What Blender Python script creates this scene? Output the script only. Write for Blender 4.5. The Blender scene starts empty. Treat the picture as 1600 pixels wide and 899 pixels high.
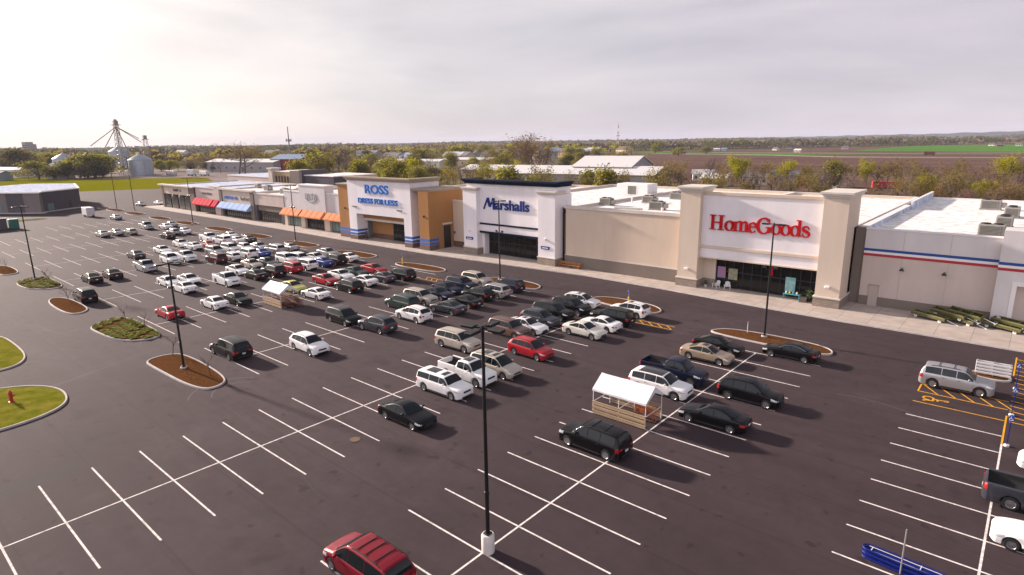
import bpy, bmesh, math, random
from mathutils import Vector, Matrix
R = math.radians
S = bpy.context.scene
COL = S.collection

# ------------------------------------------------------------------ camera
def look_camera():
    pit, roll, yaw = 0.2365, -0.0135, -0.716
    F = Vector((math.sin(yaw)*math.cos(pit), math.cos(yaw)*math.cos(pit), -math.sin(pit)))
    rt = Vector((math.cos(yaw), -math.sin(yaw), 0)); up = rt.cross(F)
    r = math.cos(roll)*rt + math.sin(roll)*up
    u = -math.sin(roll)*rt + math.cos(roll)*up
    cd = bpy.data.cameras.new('camera'); co = bpy.data.objects.new('camera', cd); COL.objects.link(co)
    m = Matrix((r, u, -F)).transposed().to_4x4(); m.translation = Vector((18.4771, -18.9519, 19.8039))
    co.matrix_world = m
    cd.sensor_width = 36; cd.lens = 36*953.63/1600; cd.clip_start = .3; cd.clip_end = 30000
    S.camera = co
look_camera()
S.render.engine = 'CYCLES'
S.cycles.use_denoising = True
S.cycles.volume_bounces = 0
S.cycles.max_bounces = 6
S.cycles.volume_step_rate = 4
S.view_settings.view_transform = 'Standard'; S.view_settings.look = 'None'
S.view_settings.gamma = 1; S.view_settings.use_curve_mapping = False
S.view_settings.exposure = 1.12

# ------------------------------------------------------------------ sky and sun
SUN_EL, SUN_AZ = R(19.5), R(186.5)          # azimuth measured from +X, towards the sun
SUND = Vector((math.cos(SUN_EL)*math.cos(SUN_AZ), math.cos(SUN_EL)*math.sin(SUN_AZ), math.sin(SUN_EL)))
sl = bpy.data.lights.new('sun', 'SUN'); sl.energy = 4.5; sl.angle = R(2.4); sl.color = (1, .84, .74)
so = bpy.data.objects.new('sun', sl); COL.objects.link(so); so.rotation_euler = (-SUND).to_track_quat('-Z', 'Y').to_euler()

def build_world():
    w = bpy.data.worlds.new('World'); S.world = w; w.use_nodes = True
    nt = w.node_tree; nt.nodes.clear(); N = nt.nodes.new; K = nt.links.new
    out = N('ShaderNodeOutputWorld'); bg = N('ShaderNodeBackground')
    sky = N('ShaderNodeTexSky'); sky.sky_type = 'NISHITA'; sky.sun_disc = False
    sky.sun_elevation = SUN_EL; sky.sun_rotation = R(90) - SUN_AZ
    tc = N('ShaderNodeTexCoord'); sep = N('ShaderNodeSeparateXYZ'); K(tc.outputs['Generated'], sep.inputs[0])
    # thin cloud sheet: pale at the horizon, greyer overhead, brighter round the sun
    zr = N('ShaderNodeValToRGB'); K(sep.outputs['Z'], zr.inputs[0])
    e = zr.color_ramp.elements
    e[0].position = 0; e[0].color = (.318, .300, .335, 1)
    e[1].position = 1; e[1].color = (.085, .088, .112, 1)
    for p, c in ((.12, (.305, .283, .306)), (.26, (.292, .276, .290)), (.45, (.165, .156, .175))):
        x = zr.color_ramp.elements.new(p); x.color = (*c, 1)
    dot = N('ShaderNodeVectorMath'); dot.operation = 'DOT_PRODUCT'; K(tc.outputs['Generated'], dot.inputs[0])
    dot.inputs[1].default_value = SUND
    gr = N('ShaderNodeValToRGB'); K(dot.outputs['Value'], gr.inputs[0])
    g = gr.color_ramp.elements
    g[0].position = .30; g[0].color = (0, 0, 0, 1); g[1].position = 1; g[1].color = (.29, .255, .17, 1)
    x = gr.color_ramp.elements.new(.72); x.color = (.050, .052, .028, 1)
    # added glow low in the unseen sky behind the camera, fill for the facades
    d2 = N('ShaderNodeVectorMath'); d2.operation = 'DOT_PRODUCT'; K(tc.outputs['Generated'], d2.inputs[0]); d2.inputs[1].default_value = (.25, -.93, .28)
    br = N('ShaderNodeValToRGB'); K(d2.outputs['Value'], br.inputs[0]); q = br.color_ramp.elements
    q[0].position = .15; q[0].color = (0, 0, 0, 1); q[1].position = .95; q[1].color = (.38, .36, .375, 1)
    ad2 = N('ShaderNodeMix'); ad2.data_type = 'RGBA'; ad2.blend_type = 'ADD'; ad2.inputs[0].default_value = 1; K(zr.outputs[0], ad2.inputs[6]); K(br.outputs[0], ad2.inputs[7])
    add = N('ShaderNodeMix'); add.data_type = 'RGBA'; add.blend_type = 'ADD'; add.inputs[0].default_value = 1
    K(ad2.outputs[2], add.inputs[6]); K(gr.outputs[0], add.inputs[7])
    # broad soft streaks of cloud, flattened towards the horizon
    mp = N('ShaderNodeMapping'); mp.inputs['Scale'].default_value = (1.1, 1.6, 6.5); mp.inputs['Rotation'].default_value = (R(8), R(-5), R(20))
    K(tc.outputs['Generated'], mp.inputs[0])
    no = N('ShaderNodeTexNoise'); no.inputs['Scale'].default_value = 1.9; no.inputs['Detail'].default_value = 5; no.inputs['Roughness'].default_value = .52
    no.inputs['Distortion'].default_value = .4
    K(mp.outputs[0], no.inputs[0])
    nr = N('ShaderNodeValToRGB'); K(no.outputs[0], nr.inputs[0])
    n = nr.color_ramp.elements; n[0].position = .32; n[0].color = (.80, .81, .84, 1); n[1].position = .68; n[1].color = (1.08, 1.07, 1.06, 1)
    mul = N('ShaderNodeMix'); mul.data_type = 'RGBA'; mul.blend_type = 'MULTIPLY'; mul.inputs[0].default_value = 1
    K(add.outputs[2], mul.inputs[6]); K(nr.outputs[0], mul.inputs[7])
    sc = N('ShaderNodeMix'); sc.data_type = 'RGBA'; sc.blend_type = 'MULTIPLY'; sc.inputs[0].default_value = 1
    K(mul.outputs[2], sc.inputs[6]); sc.inputs[7].default_value = (10.3, 9.95, 10.2, 1)
    mix = N('ShaderNodeMix'); mix.data_type = 'RGBA'; mix.inputs[0].default_value = .9
    K(sky.outputs[0], mix.inputs[6]); K(sc.outputs[2], mix.inputs[7])
    K(mix.outputs[2], bg.inputs[0]); bg.inputs[1].default_value = .1
    K(bg.outputs[0], out.inputs[0])
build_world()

# ------------------------------------------------------------------ materials
MATS = {}
def mat(name, col, rough=.7, metal=0, noise=None, bump=None, spec=.5, coat=0, emit=None, trans=0):
    """noise = (scale, amount, detail) lightens/darkens the colour; bump = (scale, strength)"""
    if name in MATS: return MATS[name]
    m = bpy.data.materials.new(name); m.use_nodes = True; nt = m.node_tree
    b = nt.nodes['Principled BSDF']; N = nt.nodes.new; K = nt.links.new
    b.inputs['Roughness'].default_value = rough; b.inputs['Metallic'].default_value = metal
    b.inputs['Specular IOR Level'].default_value = spec
    b.inputs['Coat Weight'].default_value = coat; b.inputs['Coat Roughness'].default_value = .06
    b.inputs['Transmission Weight'].default_value = trans
    b.inputs['Base Color'].default_value = (*col, 1)
    tc = N('ShaderNodeTexCoord')
    if noise:
        no = N('ShaderNodeTexNoise'); no.inputs['Scale'].default_value = noise[0]; no.inputs['Detail'].default_value = noise[2] if len(noise) > 2 else 4
        K(tc.outputs['Object'], no.inputs[0])
        rp = N('ShaderNodeMapRange'); rp.inputs[1].default_value = .25; rp.inputs[2].default_value = .75
        rp.inputs[3].default_value = 1-noise[1]; rp.inputs[4].default_value = 1+noise[1]; K(no.outputs[0], rp.inputs[0])
        mx = N('ShaderNodeMix'); mx.data_type = 'RGBA'; mx.blend_type = 'MULTIPLY'; mx.inputs[0].default_value = 1
        mx.inputs[6].default_value = (*col, 1); K(rp.outputs[0], mx.inputs[7]); K(mx.outputs[2], b.inputs['Base Color'])
    if bump:
        no = N('ShaderNodeTexNoise'); no.inputs['Scale'].default_value = bump[0]; no.inputs['Detail'].default_value = 3
        K(tc.outputs['Object'], no.inputs[0])
        bp = N('ShaderNodeBump'); bp.inputs['Strength'].default_value = bump[1]; bp.inputs['Distance'].default_value = .02
        K(no.outputs[0], bp.inputs['Height']); K(bp.outputs[0], b.inputs['Normal'])
    if emit:
        b.inputs['Emission Color'].default_value = (*emit[:3], 1); b.inputs['Emission Strength'].default_value = emit[3]
    MATS[name] = m
    return m

def nodes_of(m):
    nt = m.node_tree
    return nt, nt.nodes['Principled BSDF'], nt.nodes.new, nt.links.new

def asphalt_mat(name, base, dirt):
    m = mat(name, base, .82, spec=.17); nt, b, N, K = nodes_of(m)
    tc = N('ShaderNodeTexCoord')
    def noise(sc, det, rough=.55, dist=0, stretch=None):
        n = N('ShaderNodeTexNoise'); n.inputs['Scale'].default_value = sc; n.inputs['Detail'].default_value = det
        n.inputs['Roughness'].default_value = rough; n.inputs['Distortion'].default_value = dist
        if stretch:
            mp = N('ShaderNodeMapping'); mp.inputs['Scale'].default_value = stretch; K(tc.outputs['Object'], mp.inputs[0]); K(mp.outputs[0], n.inputs[0])
        else: K(tc.outputs['Object'], n.inputs[0])
        return n.outputs[0]
    def rng(v, a, bb, c, d):
        r = N('ShaderNodeMapRange'); r.inputs[1].default_value = a; r.inputs[2].default_value = bb
        r.inputs[3].default_value = c; r.inputs[4].default_value = d; K(v, r.inputs[0]); return r.outputs[0]
    def mult(a, bb):
        x = N('ShaderNodeMath'); x.operation = 'MULTIPLY'; K(a, x.inputs[0]); K(bb, x.inputs[1]); return x.outputs[0]
    big = rng(noise(.045, 5, .6, .6), .3, .7, .80, 1.22)
    streak = rng(noise(.5, 4, .6, 1.2, (.12, 1.0, 1)), .3, .7, .91, 1.10)      # lanes worn along the driving direction
    mid = rng(noise(.8, 6, .7), .3, .7, .88, 1.12)
    fine = rng(noise(38, 2, .6), .25, .75, .80, 1.22)
    stain = rng(noise(.33, 3, .5, .3), .62, .74, 1.0, .74)                      # oil stains
    spot = rng(noise(.95, 2, .45), .66, .72, 1.0, .66)                          # drips under parked engines
    v = mult(mult(mult(mult(big, mid), mult(fine, stain)), streak), spot)
    # hairline joints between the paving passes
    wv = N('ShaderNodeTexWave'); wv.wave_type = 'BANDS'; wv.bands_direction = 'Y'; wv.inputs['Scale'].default_value = .062
    wv.inputs['Distortion'].default_value = .15; wv.inputs['Detail'].default_value = 2; K(tc.outputs['Object'], wv.inputs[0])
    v = mult(v, rng(wv.outputs[1], .0, .0035, .84, 1.0))
    mx = N('ShaderNodeMix'); mx.data_type = 'RGBA'; mx.inputs[6].default_value = (*base, 1); mx.inputs[7].default_value = (*dirt, 1)
    K(rng(noise(.1, 6, .62, 1), .55, .78, 0, .7), mx.inputs[0])
    m2 = N('ShaderNodeMix'); m2.data_type = 'RGBA'; m2.blend_type = 'MULTIPLY'; m2.inputs[0].default_value = 1
    K(mx.outputs[2], m2.inputs[6]); K(v, m2.inputs[7]); K(m2.outputs[2], b.inputs['Base Color'])
    b.inputs['Roughness'].default_value = .86
    bp = N('ShaderNodeBump'); bp.inputs['Strength'].default_value = .35; bp.inputs['Distance'].default_value = .01
    K(noise(60, 2), bp.inputs['Height']); K(bp.outputs[0], b.inputs['Normal'])
    return m

def two_tone(name, a, c, scale, lo=.4, hi=.6, rough=.9, detail=5, stretch=(1, 1, 1), fine=None):
    m = mat(name, a, rough, spec=0); nt, b, N, K = nodes_of(m)
    tc = N('ShaderNodeTexCoord'); mp = N('ShaderNodeMapping'); mp.inputs['Scale'].default_value = stretch; K(tc.outputs['Object'], mp.inputs[0])
    n = N('ShaderNodeTexNoise'); n.inputs['Scale'].default_value = scale; n.inputs['Detail'].default_value = detail; n.inputs['Roughness'].default_value = .6
    K(mp.outputs[0], n.inputs[0])
    r = N('ShaderNodeValToRGB'); r.color_ramp.elements[0].position = lo; r.color_ramp.elements[0].color = (*a, 1)
    r.color_ramp.elements[1].position = hi; r.color_ramp.elements[1].color = (*c, 1); K(n.outputs[0], r.inputs[0])
    last = r.outputs[0]
    if fine:
        n2 = N('ShaderNodeTexNoise'); n2.inputs['Scale'].default_value = fine; n2.inputs['Detail'].default_value = 3; K(tc.outputs['Object'], n2.inputs[0])
        rr = N('ShaderNodeMapRange'); rr.inputs[1].default_value = .3; rr.inputs[2].default_value = .7; rr.inputs[3].default_value = .7; rr.inputs[4].default_value = 1.3
        K(n2.outputs[0], rr.inputs[0])
        mx = N('ShaderNodeMix'); mx.data_type = 'RGBA'; mx.blend_type = 'MULTIPLY'; mx.inputs[0].default_value = 1
        K(last, mx.inputs[6]); K(rr.outputs[0], mx.inputs[7]); last = mx.outputs[2]
    K(last, b.inputs['Base Color'])
    return m

def brick_mat(name, c1, c2, mortar, w, h, gap=.02, rough=.85, offset=.5, axis='xz', bump=.4):
    """blocks laid in object space; axis says which plane the courses run in"""
    m = mat(name, c1, rough); nt, b, N, K = nodes_of(m)
    tc = N('ShaderNodeTexCoord'); sp = N('ShaderNodeSeparateXYZ'); K(tc.outputs['Object'], sp.inputs[0])
    cb = N('ShaderNodeCombineXYZ')
    if axis == 'xz':
        ad = N('ShaderNodeMath'); ad.operation = 'ADD'; K(sp.outputs['X'], ad.inputs[0]); K(sp.outputs['Y'], ad.inputs[1])
        K(ad.outputs[0], cb.inputs[0]); K(sp.outputs['Z'], cb.inputs[1])
    else: K(sp.outputs['X'], cb.inputs[0]); K(sp.outputs['Y'], cb.inputs[1])
    br = N('ShaderNodeTexBrick'); br.inputs['Scale'].default_value = 1; br.inputs['Brick Width'].default_value = w; br.inputs['Row Height'].default_value = h
    br.inputs['Mortar Size'].default_value = gap; br.offset = offset
    br.inputs['Color1'].default_value = (*c1, 1); br.inputs['Color2'].default_value = (*c2, 1); br.inputs['Mortar'].default_value = (*mortar, 1)
    K(cb.outputs[0], br.inputs[0])
    n = N('ShaderNodeTexNoise'); n.inputs['Scale'].default_value = .7; n.inputs['Detail'].default_value = 6; K(tc.outputs['Object'], n.inputs[0])
    rr = N('ShaderNodeMapRange'); rr.inputs[1].default_value = .3; rr.inputs[2].default_value = .7; rr.inputs[3].default_value = .86; rr.inputs[4].default_value = 1.12
    K(n.outputs[0], rr.inputs[0])
    mx = N('ShaderNodeMix'); mx.data_type = 'RGBA'; mx.blend_type = 'MULTIPLY'; mx.inputs[0].default_value = 1
    K(br.outputs[0], mx.inputs[6]); K(rr.outputs[0], mx.inputs[7]); K(mx.outputs[2], b.inputs['Base Color'])
    bp = N('ShaderNodeBump'); bp.inputs['Strength'].default_value = bump; bp.inputs['Distance'].default_value = .02; bp.invert = True
    K(br.outputs[1], bp.inputs['Height']); K(bp.outputs[0], b.inputs['Normal'])
    return m

def stucco(name, c):
    m = mat(name, c, .9, bump=(55, .25), spec=.15); nt, b, N, K = nodes_of(m)
    tc = N('ShaderNodeTexCoord'); mp = N('ShaderNodeMapping'); mp.inputs['Scale'].default_value = (1, 1, .25); K(tc.outputs['Object'], mp.inputs[0])
    n = N('ShaderNodeTexNoise'); n.inputs['Scale'].default_value = .45; n.inputs['Detail'].default_value = 7; n.inputs['Roughness'].default_value = .62; K(mp.outputs[0], n.inputs[0])
    rr = N('ShaderNodeMapRange'); rr.inputs[1].default_value = .3; rr.inputs[2].default_value = .7; rr.inputs[3].default_value = .92; rr.inputs[4].default_value = 1.06
    K(n.outputs[0], rr.inputs[0])
    mx = N('ShaderNodeMix'); mx.data_type = 'RGBA'; mx.blend_type = 'MULTIPLY'; mx.inputs[0].default_value = 1
    mx.inputs[6].default_value = (*c, 1); K(rr.outputs[0], mx.inputs[7]); K(mx.outputs[2], b.inputs['Base Color'])
    return m

M_ASPHALT = asphalt_mat('asphalt', (.0495, .0343, .0382), (.067, .0495, .0540))
M_LINE = two_tone('white_paint', (.78, .73, .70), (.44, .39, .37), 3.0, .46, .70, .7, 6, fine=30)
M_YLINE = two_tone('yellow_paint', (.72, .36, .035), (.42, .22, .05), 3.5, .45, .75, .7, 6, fine=30)
M_WALK = brick_mat('sidewalk_concrete', (.42, .36, .31), (.38, .325, .285), (.24, .2, .18), 3.0, 2.4, .03, .9, 0, 'xy', .2)
M_KERB = mat('kerb_concrete', (.46, .42, .40), .9, noise=(1.2, .18, 6))
M_MULCH = two_tone('mulch', (.064, .028, .012), (.142, .066, .027), 9, .35, .65, .95, 6, fine=60)
M_GRASS = two_tone('grass_turf', (.115, .130, .010), (.21, .185, .030), .9, .35, .66, .95, 7, fine=18)
M_LAND = two_tone('rough_land', (.085, .082, .035), (.19, .15, .085), .012, .38, .62, .95, 9, fine=.15)
M_LAWN = two_tone('lawn', (.150, .158, .002), (.185, .165, .003), .05, .35, .65, .95, 6, stretch=(1, .35, 1), fine=1.4)
M_FIELD = two_tone('ploughed_field', (.105, .062, .052), (.150, .098, .080), .02, .35, .65, .95, 7, stretch=(.22, 1, 1), fine=.3)
M_CROP = two_tone('crop_field', (.055, .16, .022), (.10, .22, .035), .01, .35, .65, .95, 6, stretch=(.25, 1, 1), fine=.2)
M_TRACK = mat('gravel_track', (.30, .25, .20), .95, noise=(.2, .25, 6))
M_YARD = two_tone('gravel_yard', (.22, .18, .165), (.30, .26, .24), .05, .35, .65, .95, 7, fine=1.0)
M_HILL = two_tone('hill_wood', (.030, .038, .050), (.055, .060, .055), .004, .35, .65, .95, 7)

# ------------------------------------------------------------------ mesh helpers
class MB:
    def __init__(s): s.v = []; s.f = []; s.mi = []; s.mats = []; s.cur = 0
    def use(s, m):
        if m not in s.mats: s.mats.append(m)
        s.cur = s.mats.index(m); return s
    def face(s, pts):
        i = len(s.v); s.v += [tuple(p) for p in pts]; s.f.append(tuple(range(i, i+len(pts)))); s.mi.append(s.cur)
    def idx(s, vs, fs):
        i = len(s.v); s.v += [tuple(p) for p in vs]
        for f in fs: s.f.append(tuple(i+k for k in f)); s.mi.append(s.cur)
    def box(s, x0, x1, y0, y1, z0, z1, M=None):
        vs = [Vector((x, y, z)) for z in (z0, z1) for y in (y0, y1) for x in (x0, x1)]
        if M: vs = [M @ p for p in vs]
        s.idx(vs, [(0, 2, 3, 1), (4, 5, 7, 6), (0, 1, 5, 4), (2, 6, 7, 3), (0, 4, 6, 2), (1, 3, 7, 5)])
        return s
    def bbox(s, x0, x1, y0, y1, z0, z1, b=.02, M=None):
        """box with chamfered vertical and top edges"""
        def ring(z, i): return [(x0+i, y0, z), (x1-i, y0, z), (x1, y0+i, z), (x1, y1-i, z), (x1-i, y1, z), (x0+i, y1, z), (x0, y1-i, z), (x0, y0+i, z)]
        def ins(z, i, q): return [(min(max(x, x0+q), x1-q), min(max(y, y0+q), y1-q), z) for x, y, z in ring(z, i)]
        rs = [ins(z0, b, b*.999), ring(z0+b, b), ring(z1-b, b), ins(z1, b, b*.999)]
        vs = [Vector(p) for r in rs for p in r]
        if M: vs = [M @ p for p in vs]
        fs = [tuple(reversed(range(8))), tuple(range(24, 32))]
        for k in range(3):
            for j in range(8): fs.append((k*8+j, k*8+(j+1) % 8, (k+1)*8+(j+1) % 8, (k+1)*8+j))
        s.idx(vs, fs); return s
    def tube(s, pts, rad, n=8, cap=True):
        pts = [Vector(p) for p in pts]
        rads = rad if isinstance(rad, (list, tuple)) else [rad]*len(pts)
        vs = []; fs = []
        for k, p in enumerate(pts):
            d = (pts[min(k+1, len(pts)-1)]-pts[max(k-1, 0)]).normalized()
            a = Vector((0, 0, 1)) if abs(d.z) < .9 else Vector((1, 0, 0))
            u = d.cross(a).normalized(); w = d.cross(u)
            for j in range(n):
                t = 2*math.pi*j/n; vs.append(p+(u*math.cos(t)+w*math.sin(t))*rads[k])
        for k in range(len(pts)-1):
            for j in range(n): fs.append((k*n+j, k*n+(j+1) % n, (k+1)*n+(j+1) % n, (k+1)*n+j))
        if cap: fs += [tuple(reversed(range(n))), tuple(range((len(pts)-1)*n, len(pts)*n))]
        s.idx(vs, fs); return s
    def lathe(s, prof, n=16, M=None, close=True):
        vs = []; fs = []
        for r, z in prof:
            for j in range(n): t = 2*math.pi*j/n; vs.append(Vector((r*math.cos(t), r*math.sin(t), z)))
        if M: vs = [M @ p for p in vs]
        L = len(prof)
        for k in range(L-1):
            for j in range(n): fs.append((k*n+j, k*n+(j+1) % n, (k+1)*n+(j+1) % n, (k+1)*n+j))
        if close: fs += [tuple(reversed(range(n))), tuple(range((L-1)*n, L*n))]
        s.idx(vs, fs); return s
    def prism(s, poly, z0, z1):
        n = len(poly)
        vs = [(x, y, z0) for x, y in poly]+[(x, y, z1) for x, y in poly]
        s.idx(vs, [tuple(reversed(range(n))), tuple(range(n, 2*n))]+[(j, (j+1) % n, n+(j+1) % n, n+j) for j in range(n)]); return s
    def build(s, name, m=None, parent=None, smooth=None, loc=None, rz=0):
        me = bpy.data.meshes.new(name); me.from_pydata(s.v, [], s.f)
        ms = s.mats if s.mats else [m]
        for x in ms: me.materials.append(x)
        if len(ms) > 1: me.polygons.foreach_set('material_index', s.mi)
        if smooth is not None:
            me.polygons.foreach_set('use_smooth', [True]*len(me.polygons)); me.set_sharp_from_angle(angle=R(smooth))
        me.update()
        o = bpy.data.objects.new(name, me); COL.objects.link(o)
        if parent: o.parent = parent
        if loc: o.location = loc
        o.rotation_euler.z = rz
        return o

def tag(o, label=None, cat=None, group=None, kind=None):
    if label: o['label'] = label
    if cat: o['category'] = cat
    if group: o['group'] = group
    if kind: o['kind'] = kind
    return o
def empty(name, loc=(0, 0, 0), rz=0, label=None, cat=None, group=None):
    o = bpy.data.objects.new(name, None); COL.objects.link(o); o.location = loc; o.rotation_euler.z = rz
    o.empty_display_size = .3
    return tag(o, label, cat, group)
def kids(o): return [c for c in KID.get(o.name, [])]
KID = {}
def index_children():
    KID.clear()
    for o in bpy.data.objects:
        if o.parent: KID.setdefault(o.parent.name, []).append(o)
def copy_tree(o, parent=None):
    c = o.copy(); COL.objects.link(c)
    if parent: c.parent = parent
    for ch in KID.get(o.name, []): copy_tree(ch, c)
    return c
def struct(o): o['kind'] = 'structure'; return o
def sheet(name, poly, z, m):
    b = MB(); b.face([(x, y, z) for x, y in poly]); return struct(b.build(name, m))

# ------------------------------------------------------------------ ground, lot and markings
sheet('ground', [(-9500, -9500), (9500, -9500), (9500, 9500), (-9500, 9500)], -.12, M_LAND)
sheet('parking_lot', [(-222, -70), (75, -70), (75, 60), (-285, 60), (-300, 40), (-230, 18)], 0, M_ASPHALT)
sheet('service_road', [(-300, 40.5), (-285, 60.2), (-205, 60.2), (-205, 128), (80, 128), (80, 113), (60, 113), (60, 60.2), (74, 60.2), (74, 56), (-290, 40.2)], -.01, M_ASPHALT)
sheet('access_road', [(-310, 62), (-296, 40), (-285, 60), (-210, 60), (-210, 95), (-296, 92)], -.02, M_ASPHALT)
sheet('lawn', [(-520, 40), (-440, 52), (-305, 60), (-298, 94), (-290, 112), (-331, 132), (-372, 146), (-436, 98), (-520, 76)], -.06, M_LAWN)
sheet('gravel_yard', [(-700, 30), (-520, 76), (-436, 98), (-372, 146), (-331, 132), (-280, 130), (-290, 210), (-420, 230), (-700, 160)], -.09, M_YARD)
sheet('ploughed_field', [(-205, 330), (-340, 640), (-395, 740), (-345, 800), (-215, 925), (-66, 892), (700, 930), (700, 230), (0, 205), (-130, 250)], -.08, M_FIELD)
sheet('crop_field', [(-190, 924), (-185, 1300), (-113, 1400), (-20, 1490), (1500, 1700), (1500, 965), (700, 930.5), (-66, 893)], -.09, M_CROP)
sheet('ploughed_field', [(-345, 815), (-425, 830), (-420, 960), (-300, 1180), (-185.5, 1300), (-190.5, 924), (-215, 926)], -.085, M_FIELD)
sheet('crop_field', [(-430, 745), (-426, 828), (-346, 812), (-396, 742)], -.085, M_CROP)
sheet('field_track', [(-395, 742), (-215, 690), (-141, 640), (1, 656), (700, 700), (700, 707), (1, 668), (-138, 660), (-213, 706), (-390, 760)], -.04, M_TRACK)
sheet('field_lane', [(-345, 800), (-114, 795), (-4, 836), (700, 900), (700, 912), (-4, 846), (-112, 806), (-345, 815)], -.05, M_TRACK)
sheet('meadow', [(-213, 706), (-114, 770), (-4, 800), (-4, 835), (-114, 794), (-345, 799), (-390, 760)], -.06, M_CROP)

def chaikin(p, n=2, closed=True):
    for _ in range(n):
        q = []
        L = len(p)
        for i in range(L if closed else L-1):
            a, b = p[i], p[(i+1) % L]
            q.append(tuple(a[k]*.75+b[k]*.25 for k in range(len(a)))); q.append(tuple(a[k]*.25+b[k]*.75 for k in range(len(a))))
        p = q if closed else [p[0]]+q+[p[-1]]
    return p
def area(p): return sum(p[i][0]*p[(i+1) % len(p)][1]-p[(i+1) % len(p)][0]*p[i][1] for i in range(len(p)))/2
def inset(p, d):
    n = len(p); s = 1 if area(p) > 0 else -1; out = []
    for i in range(n):
        a, b, c = Vector(p[i-1]), Vector(p[i]), Vector(p[(i+1) % n])
        t = ((b-a).normalized()+(c-b).normalized()).normalized(); out.append((b.x-t.y*d*s, b.y+t.x*d*s))
    return out

random.seed(3)
def leaf_mat(name, c, tr=.58):
    m = mat(name, c, .75, noise=(.9, .3, 4), spec=.12); nt, b, N, K = nodes_of(m)
    t = N('ShaderNodeBsdfTranslucent'); mx = N('ShaderNodeMixShader'); mx.inputs[0].default_value = tr
    src = b.inputs['Base Color'].links[0].from_socket; K(src, t.inputs[0])
    out = [n for n in nt.nodes if n.type == 'OUTPUT_MATERIAL'][0]; K(b.outputs[0], mx.inputs[1]); K(t.outputs[0], mx.inputs[2]); K(mx.outputs[0], out.inputs[0]); return m
M_LEAF_G = leaf_mat('groundcover_leaf', (.24, .26, .016))
def bed(poly, surface, name, plants=None):
    p = chaikin(poly, 3)
    if area(p) < 0: p.reverse()
    q = inset(p, .17); n = len(p); k = MB()
    rings = [[(x, y, -.02) for x, y in p], [(x, y, .12) for x, y in inset(p, .02)], [(x, y, .14) for x, y in inset(p, .05)], [(x, y, .14) for x, y in inset(p, .15)], [(x, y, .05) for x, y in q]]
    vs = [v for rr in rings for v in rr]; fs = []
    for a in range(4):
        for j in range(n): fs.append((a*n+j, a*n+(j+1) % n, (a+1)*n+(j+1) % n, (a+1)*n+j))
    k.idx(vs, fs); struct(k.build('island_kerb', M_KERB))
    # bedding, gently mounded and lumpy
    m = MB(); cx = sum(x for x, y in q)/n; cy = sum(y for x, y in q)/n; levels = 7; vs = []; fs = []
    for a in range(levels):
        t = a/levels
        for x, y in q:
            h = .09+.10*math.sin(t*math.pi/2)+(random.uniform(-.03, .03) if 0 < a else 0)
            vs.append((x+(cx-x)*t, y+(cy-y)*t, h))
    vs.append((cx, cy, .2)); c = len(vs)-1
    for a in range(levels-1):
        for j in range(n): fs.append((a*n+j, a*n+(j+1) % n, (a+1)*n+(j+1) % n, (a+1)*n+j))
    for j in range(n): fs.append(((levels-1)*n+j, (levels-1)*n+(j+1) % n, c))
    m.idx(vs, fs); struct(m.build(name, surface, smooth=60))
    if plants:
        g = MB(); x0 = min(x for x, y in q); x1 = max(x for x, y in q); y0 = min(y for x, y in q); y1 = max(y for x, y in q)
        def inside(x, y):
            r = False
            for i in range(n):
                (xa, ya), (xb, yb) = q[i-1], q[i]
                if (ya > y) != (yb > y) and x < (xb-xa)*(y-ya)/(yb-ya)+xa: r = not r
            return r
        rows = 4
        for i in range(plants):
            ry = random.randrange(rows); y = y0+(y1-y0)*(ry+.5+random.gauss(0, .16))/rows; x = random.uniform(x0, x1)
            if not inside(x, y) or (math.sin(x*2.3+ry*2)+math.sin(x*.9+ry)) < -1.0: continue
            sz = random.uniform(.13, .27); hz = .17+random.uniform(.02, .12)
            a = random.uniform(0, 6.28); u = Vector((math.cos(a), math.sin(a), random.uniform(-.25, .25)))*sz; w = Vector((-math.sin(a), math.cos(a), random.uniform(-.25, .25)))*sz*.7
            o = Vector((x, y, hz)); g.face([o-u, o+w*.8, o+u, o-w*.8])
        o = g.build('ground_cover', M_LEAF_G); o['kind'] = 'stuff'; o['label'] = 'low green planting in rows on the kerbed island'; o['category'] = 'ground cover'

bed([(-43.4, -.8), (-43.8, 1.4), (-42.3, 2.7), (-33.2, 2.5), (-31.4, 1.2), (-32.0, -.6), (-41.1, -.9)], M_MULCH, 'mulch_bed')
bed([(-60.7, -.6), (-62.4, 2.4), (-61.3, 3.8), (-51.5, 3.9), (-49.8, 2.5), (-51.7, -.2), (-58.2, -.8)], M_MULCH, 'mulch_bed', 3800)
bed([(-79.9, -.6), (-79.8, 1.9), (-70, 2.2), (-67.9, .8), (-68.9, -.8)], M_MULCH, 'mulch_bed')
bed([(-97.0, -.6), (-98.3, 3.0), (-96, 3.8), (-87.6, 3.9), (-86.4, 1.9), (-89.8, -.6)], M_MULCH, 'mulch_bed', 4200)
bed([(-115.2, -.6), (-114.8, 2.1), (-105, 2.1), (-104.2, .2), (-105.3, -.8)], M_MULCH, 'mulch_bed')
bed([(-133.2, -.6), (-132.8, 2.6), (-124, 2.6), (-122.6, .8), (-124, -.6)], M_MULCH, 'mulch_bed', 2500)
bed([(-75, -40), (-52, -20), (-45.9, -11.4), (-44.7, -9.3), (-42.5, -7.9), (-40, -7.6), (-37.3, -8.3), (-35.9, -10.6), (-35.7, -14), (-36.5, -24), (-38, -40)], M_GRASS, 'grass_bed')
bed([(-69, -10.5), (-64.6, -7.6), (-59.6, -7.3), (-54.3, -7.4), (-51.6, -8.4), (-50.9, -10.4), (-52.5, -14), (-58, -24), (-80, -24)], M_GRASS, 'grass_bed')
bed([(-6.4, 41.1), (-4.6, 43.3), (2.9, 43.4), (5.7, 42.3), (5.6, 40.0), (-.6, 40.0), (-5.2, 40.3)], M_MULCH, 'mulch_bed')
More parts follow.
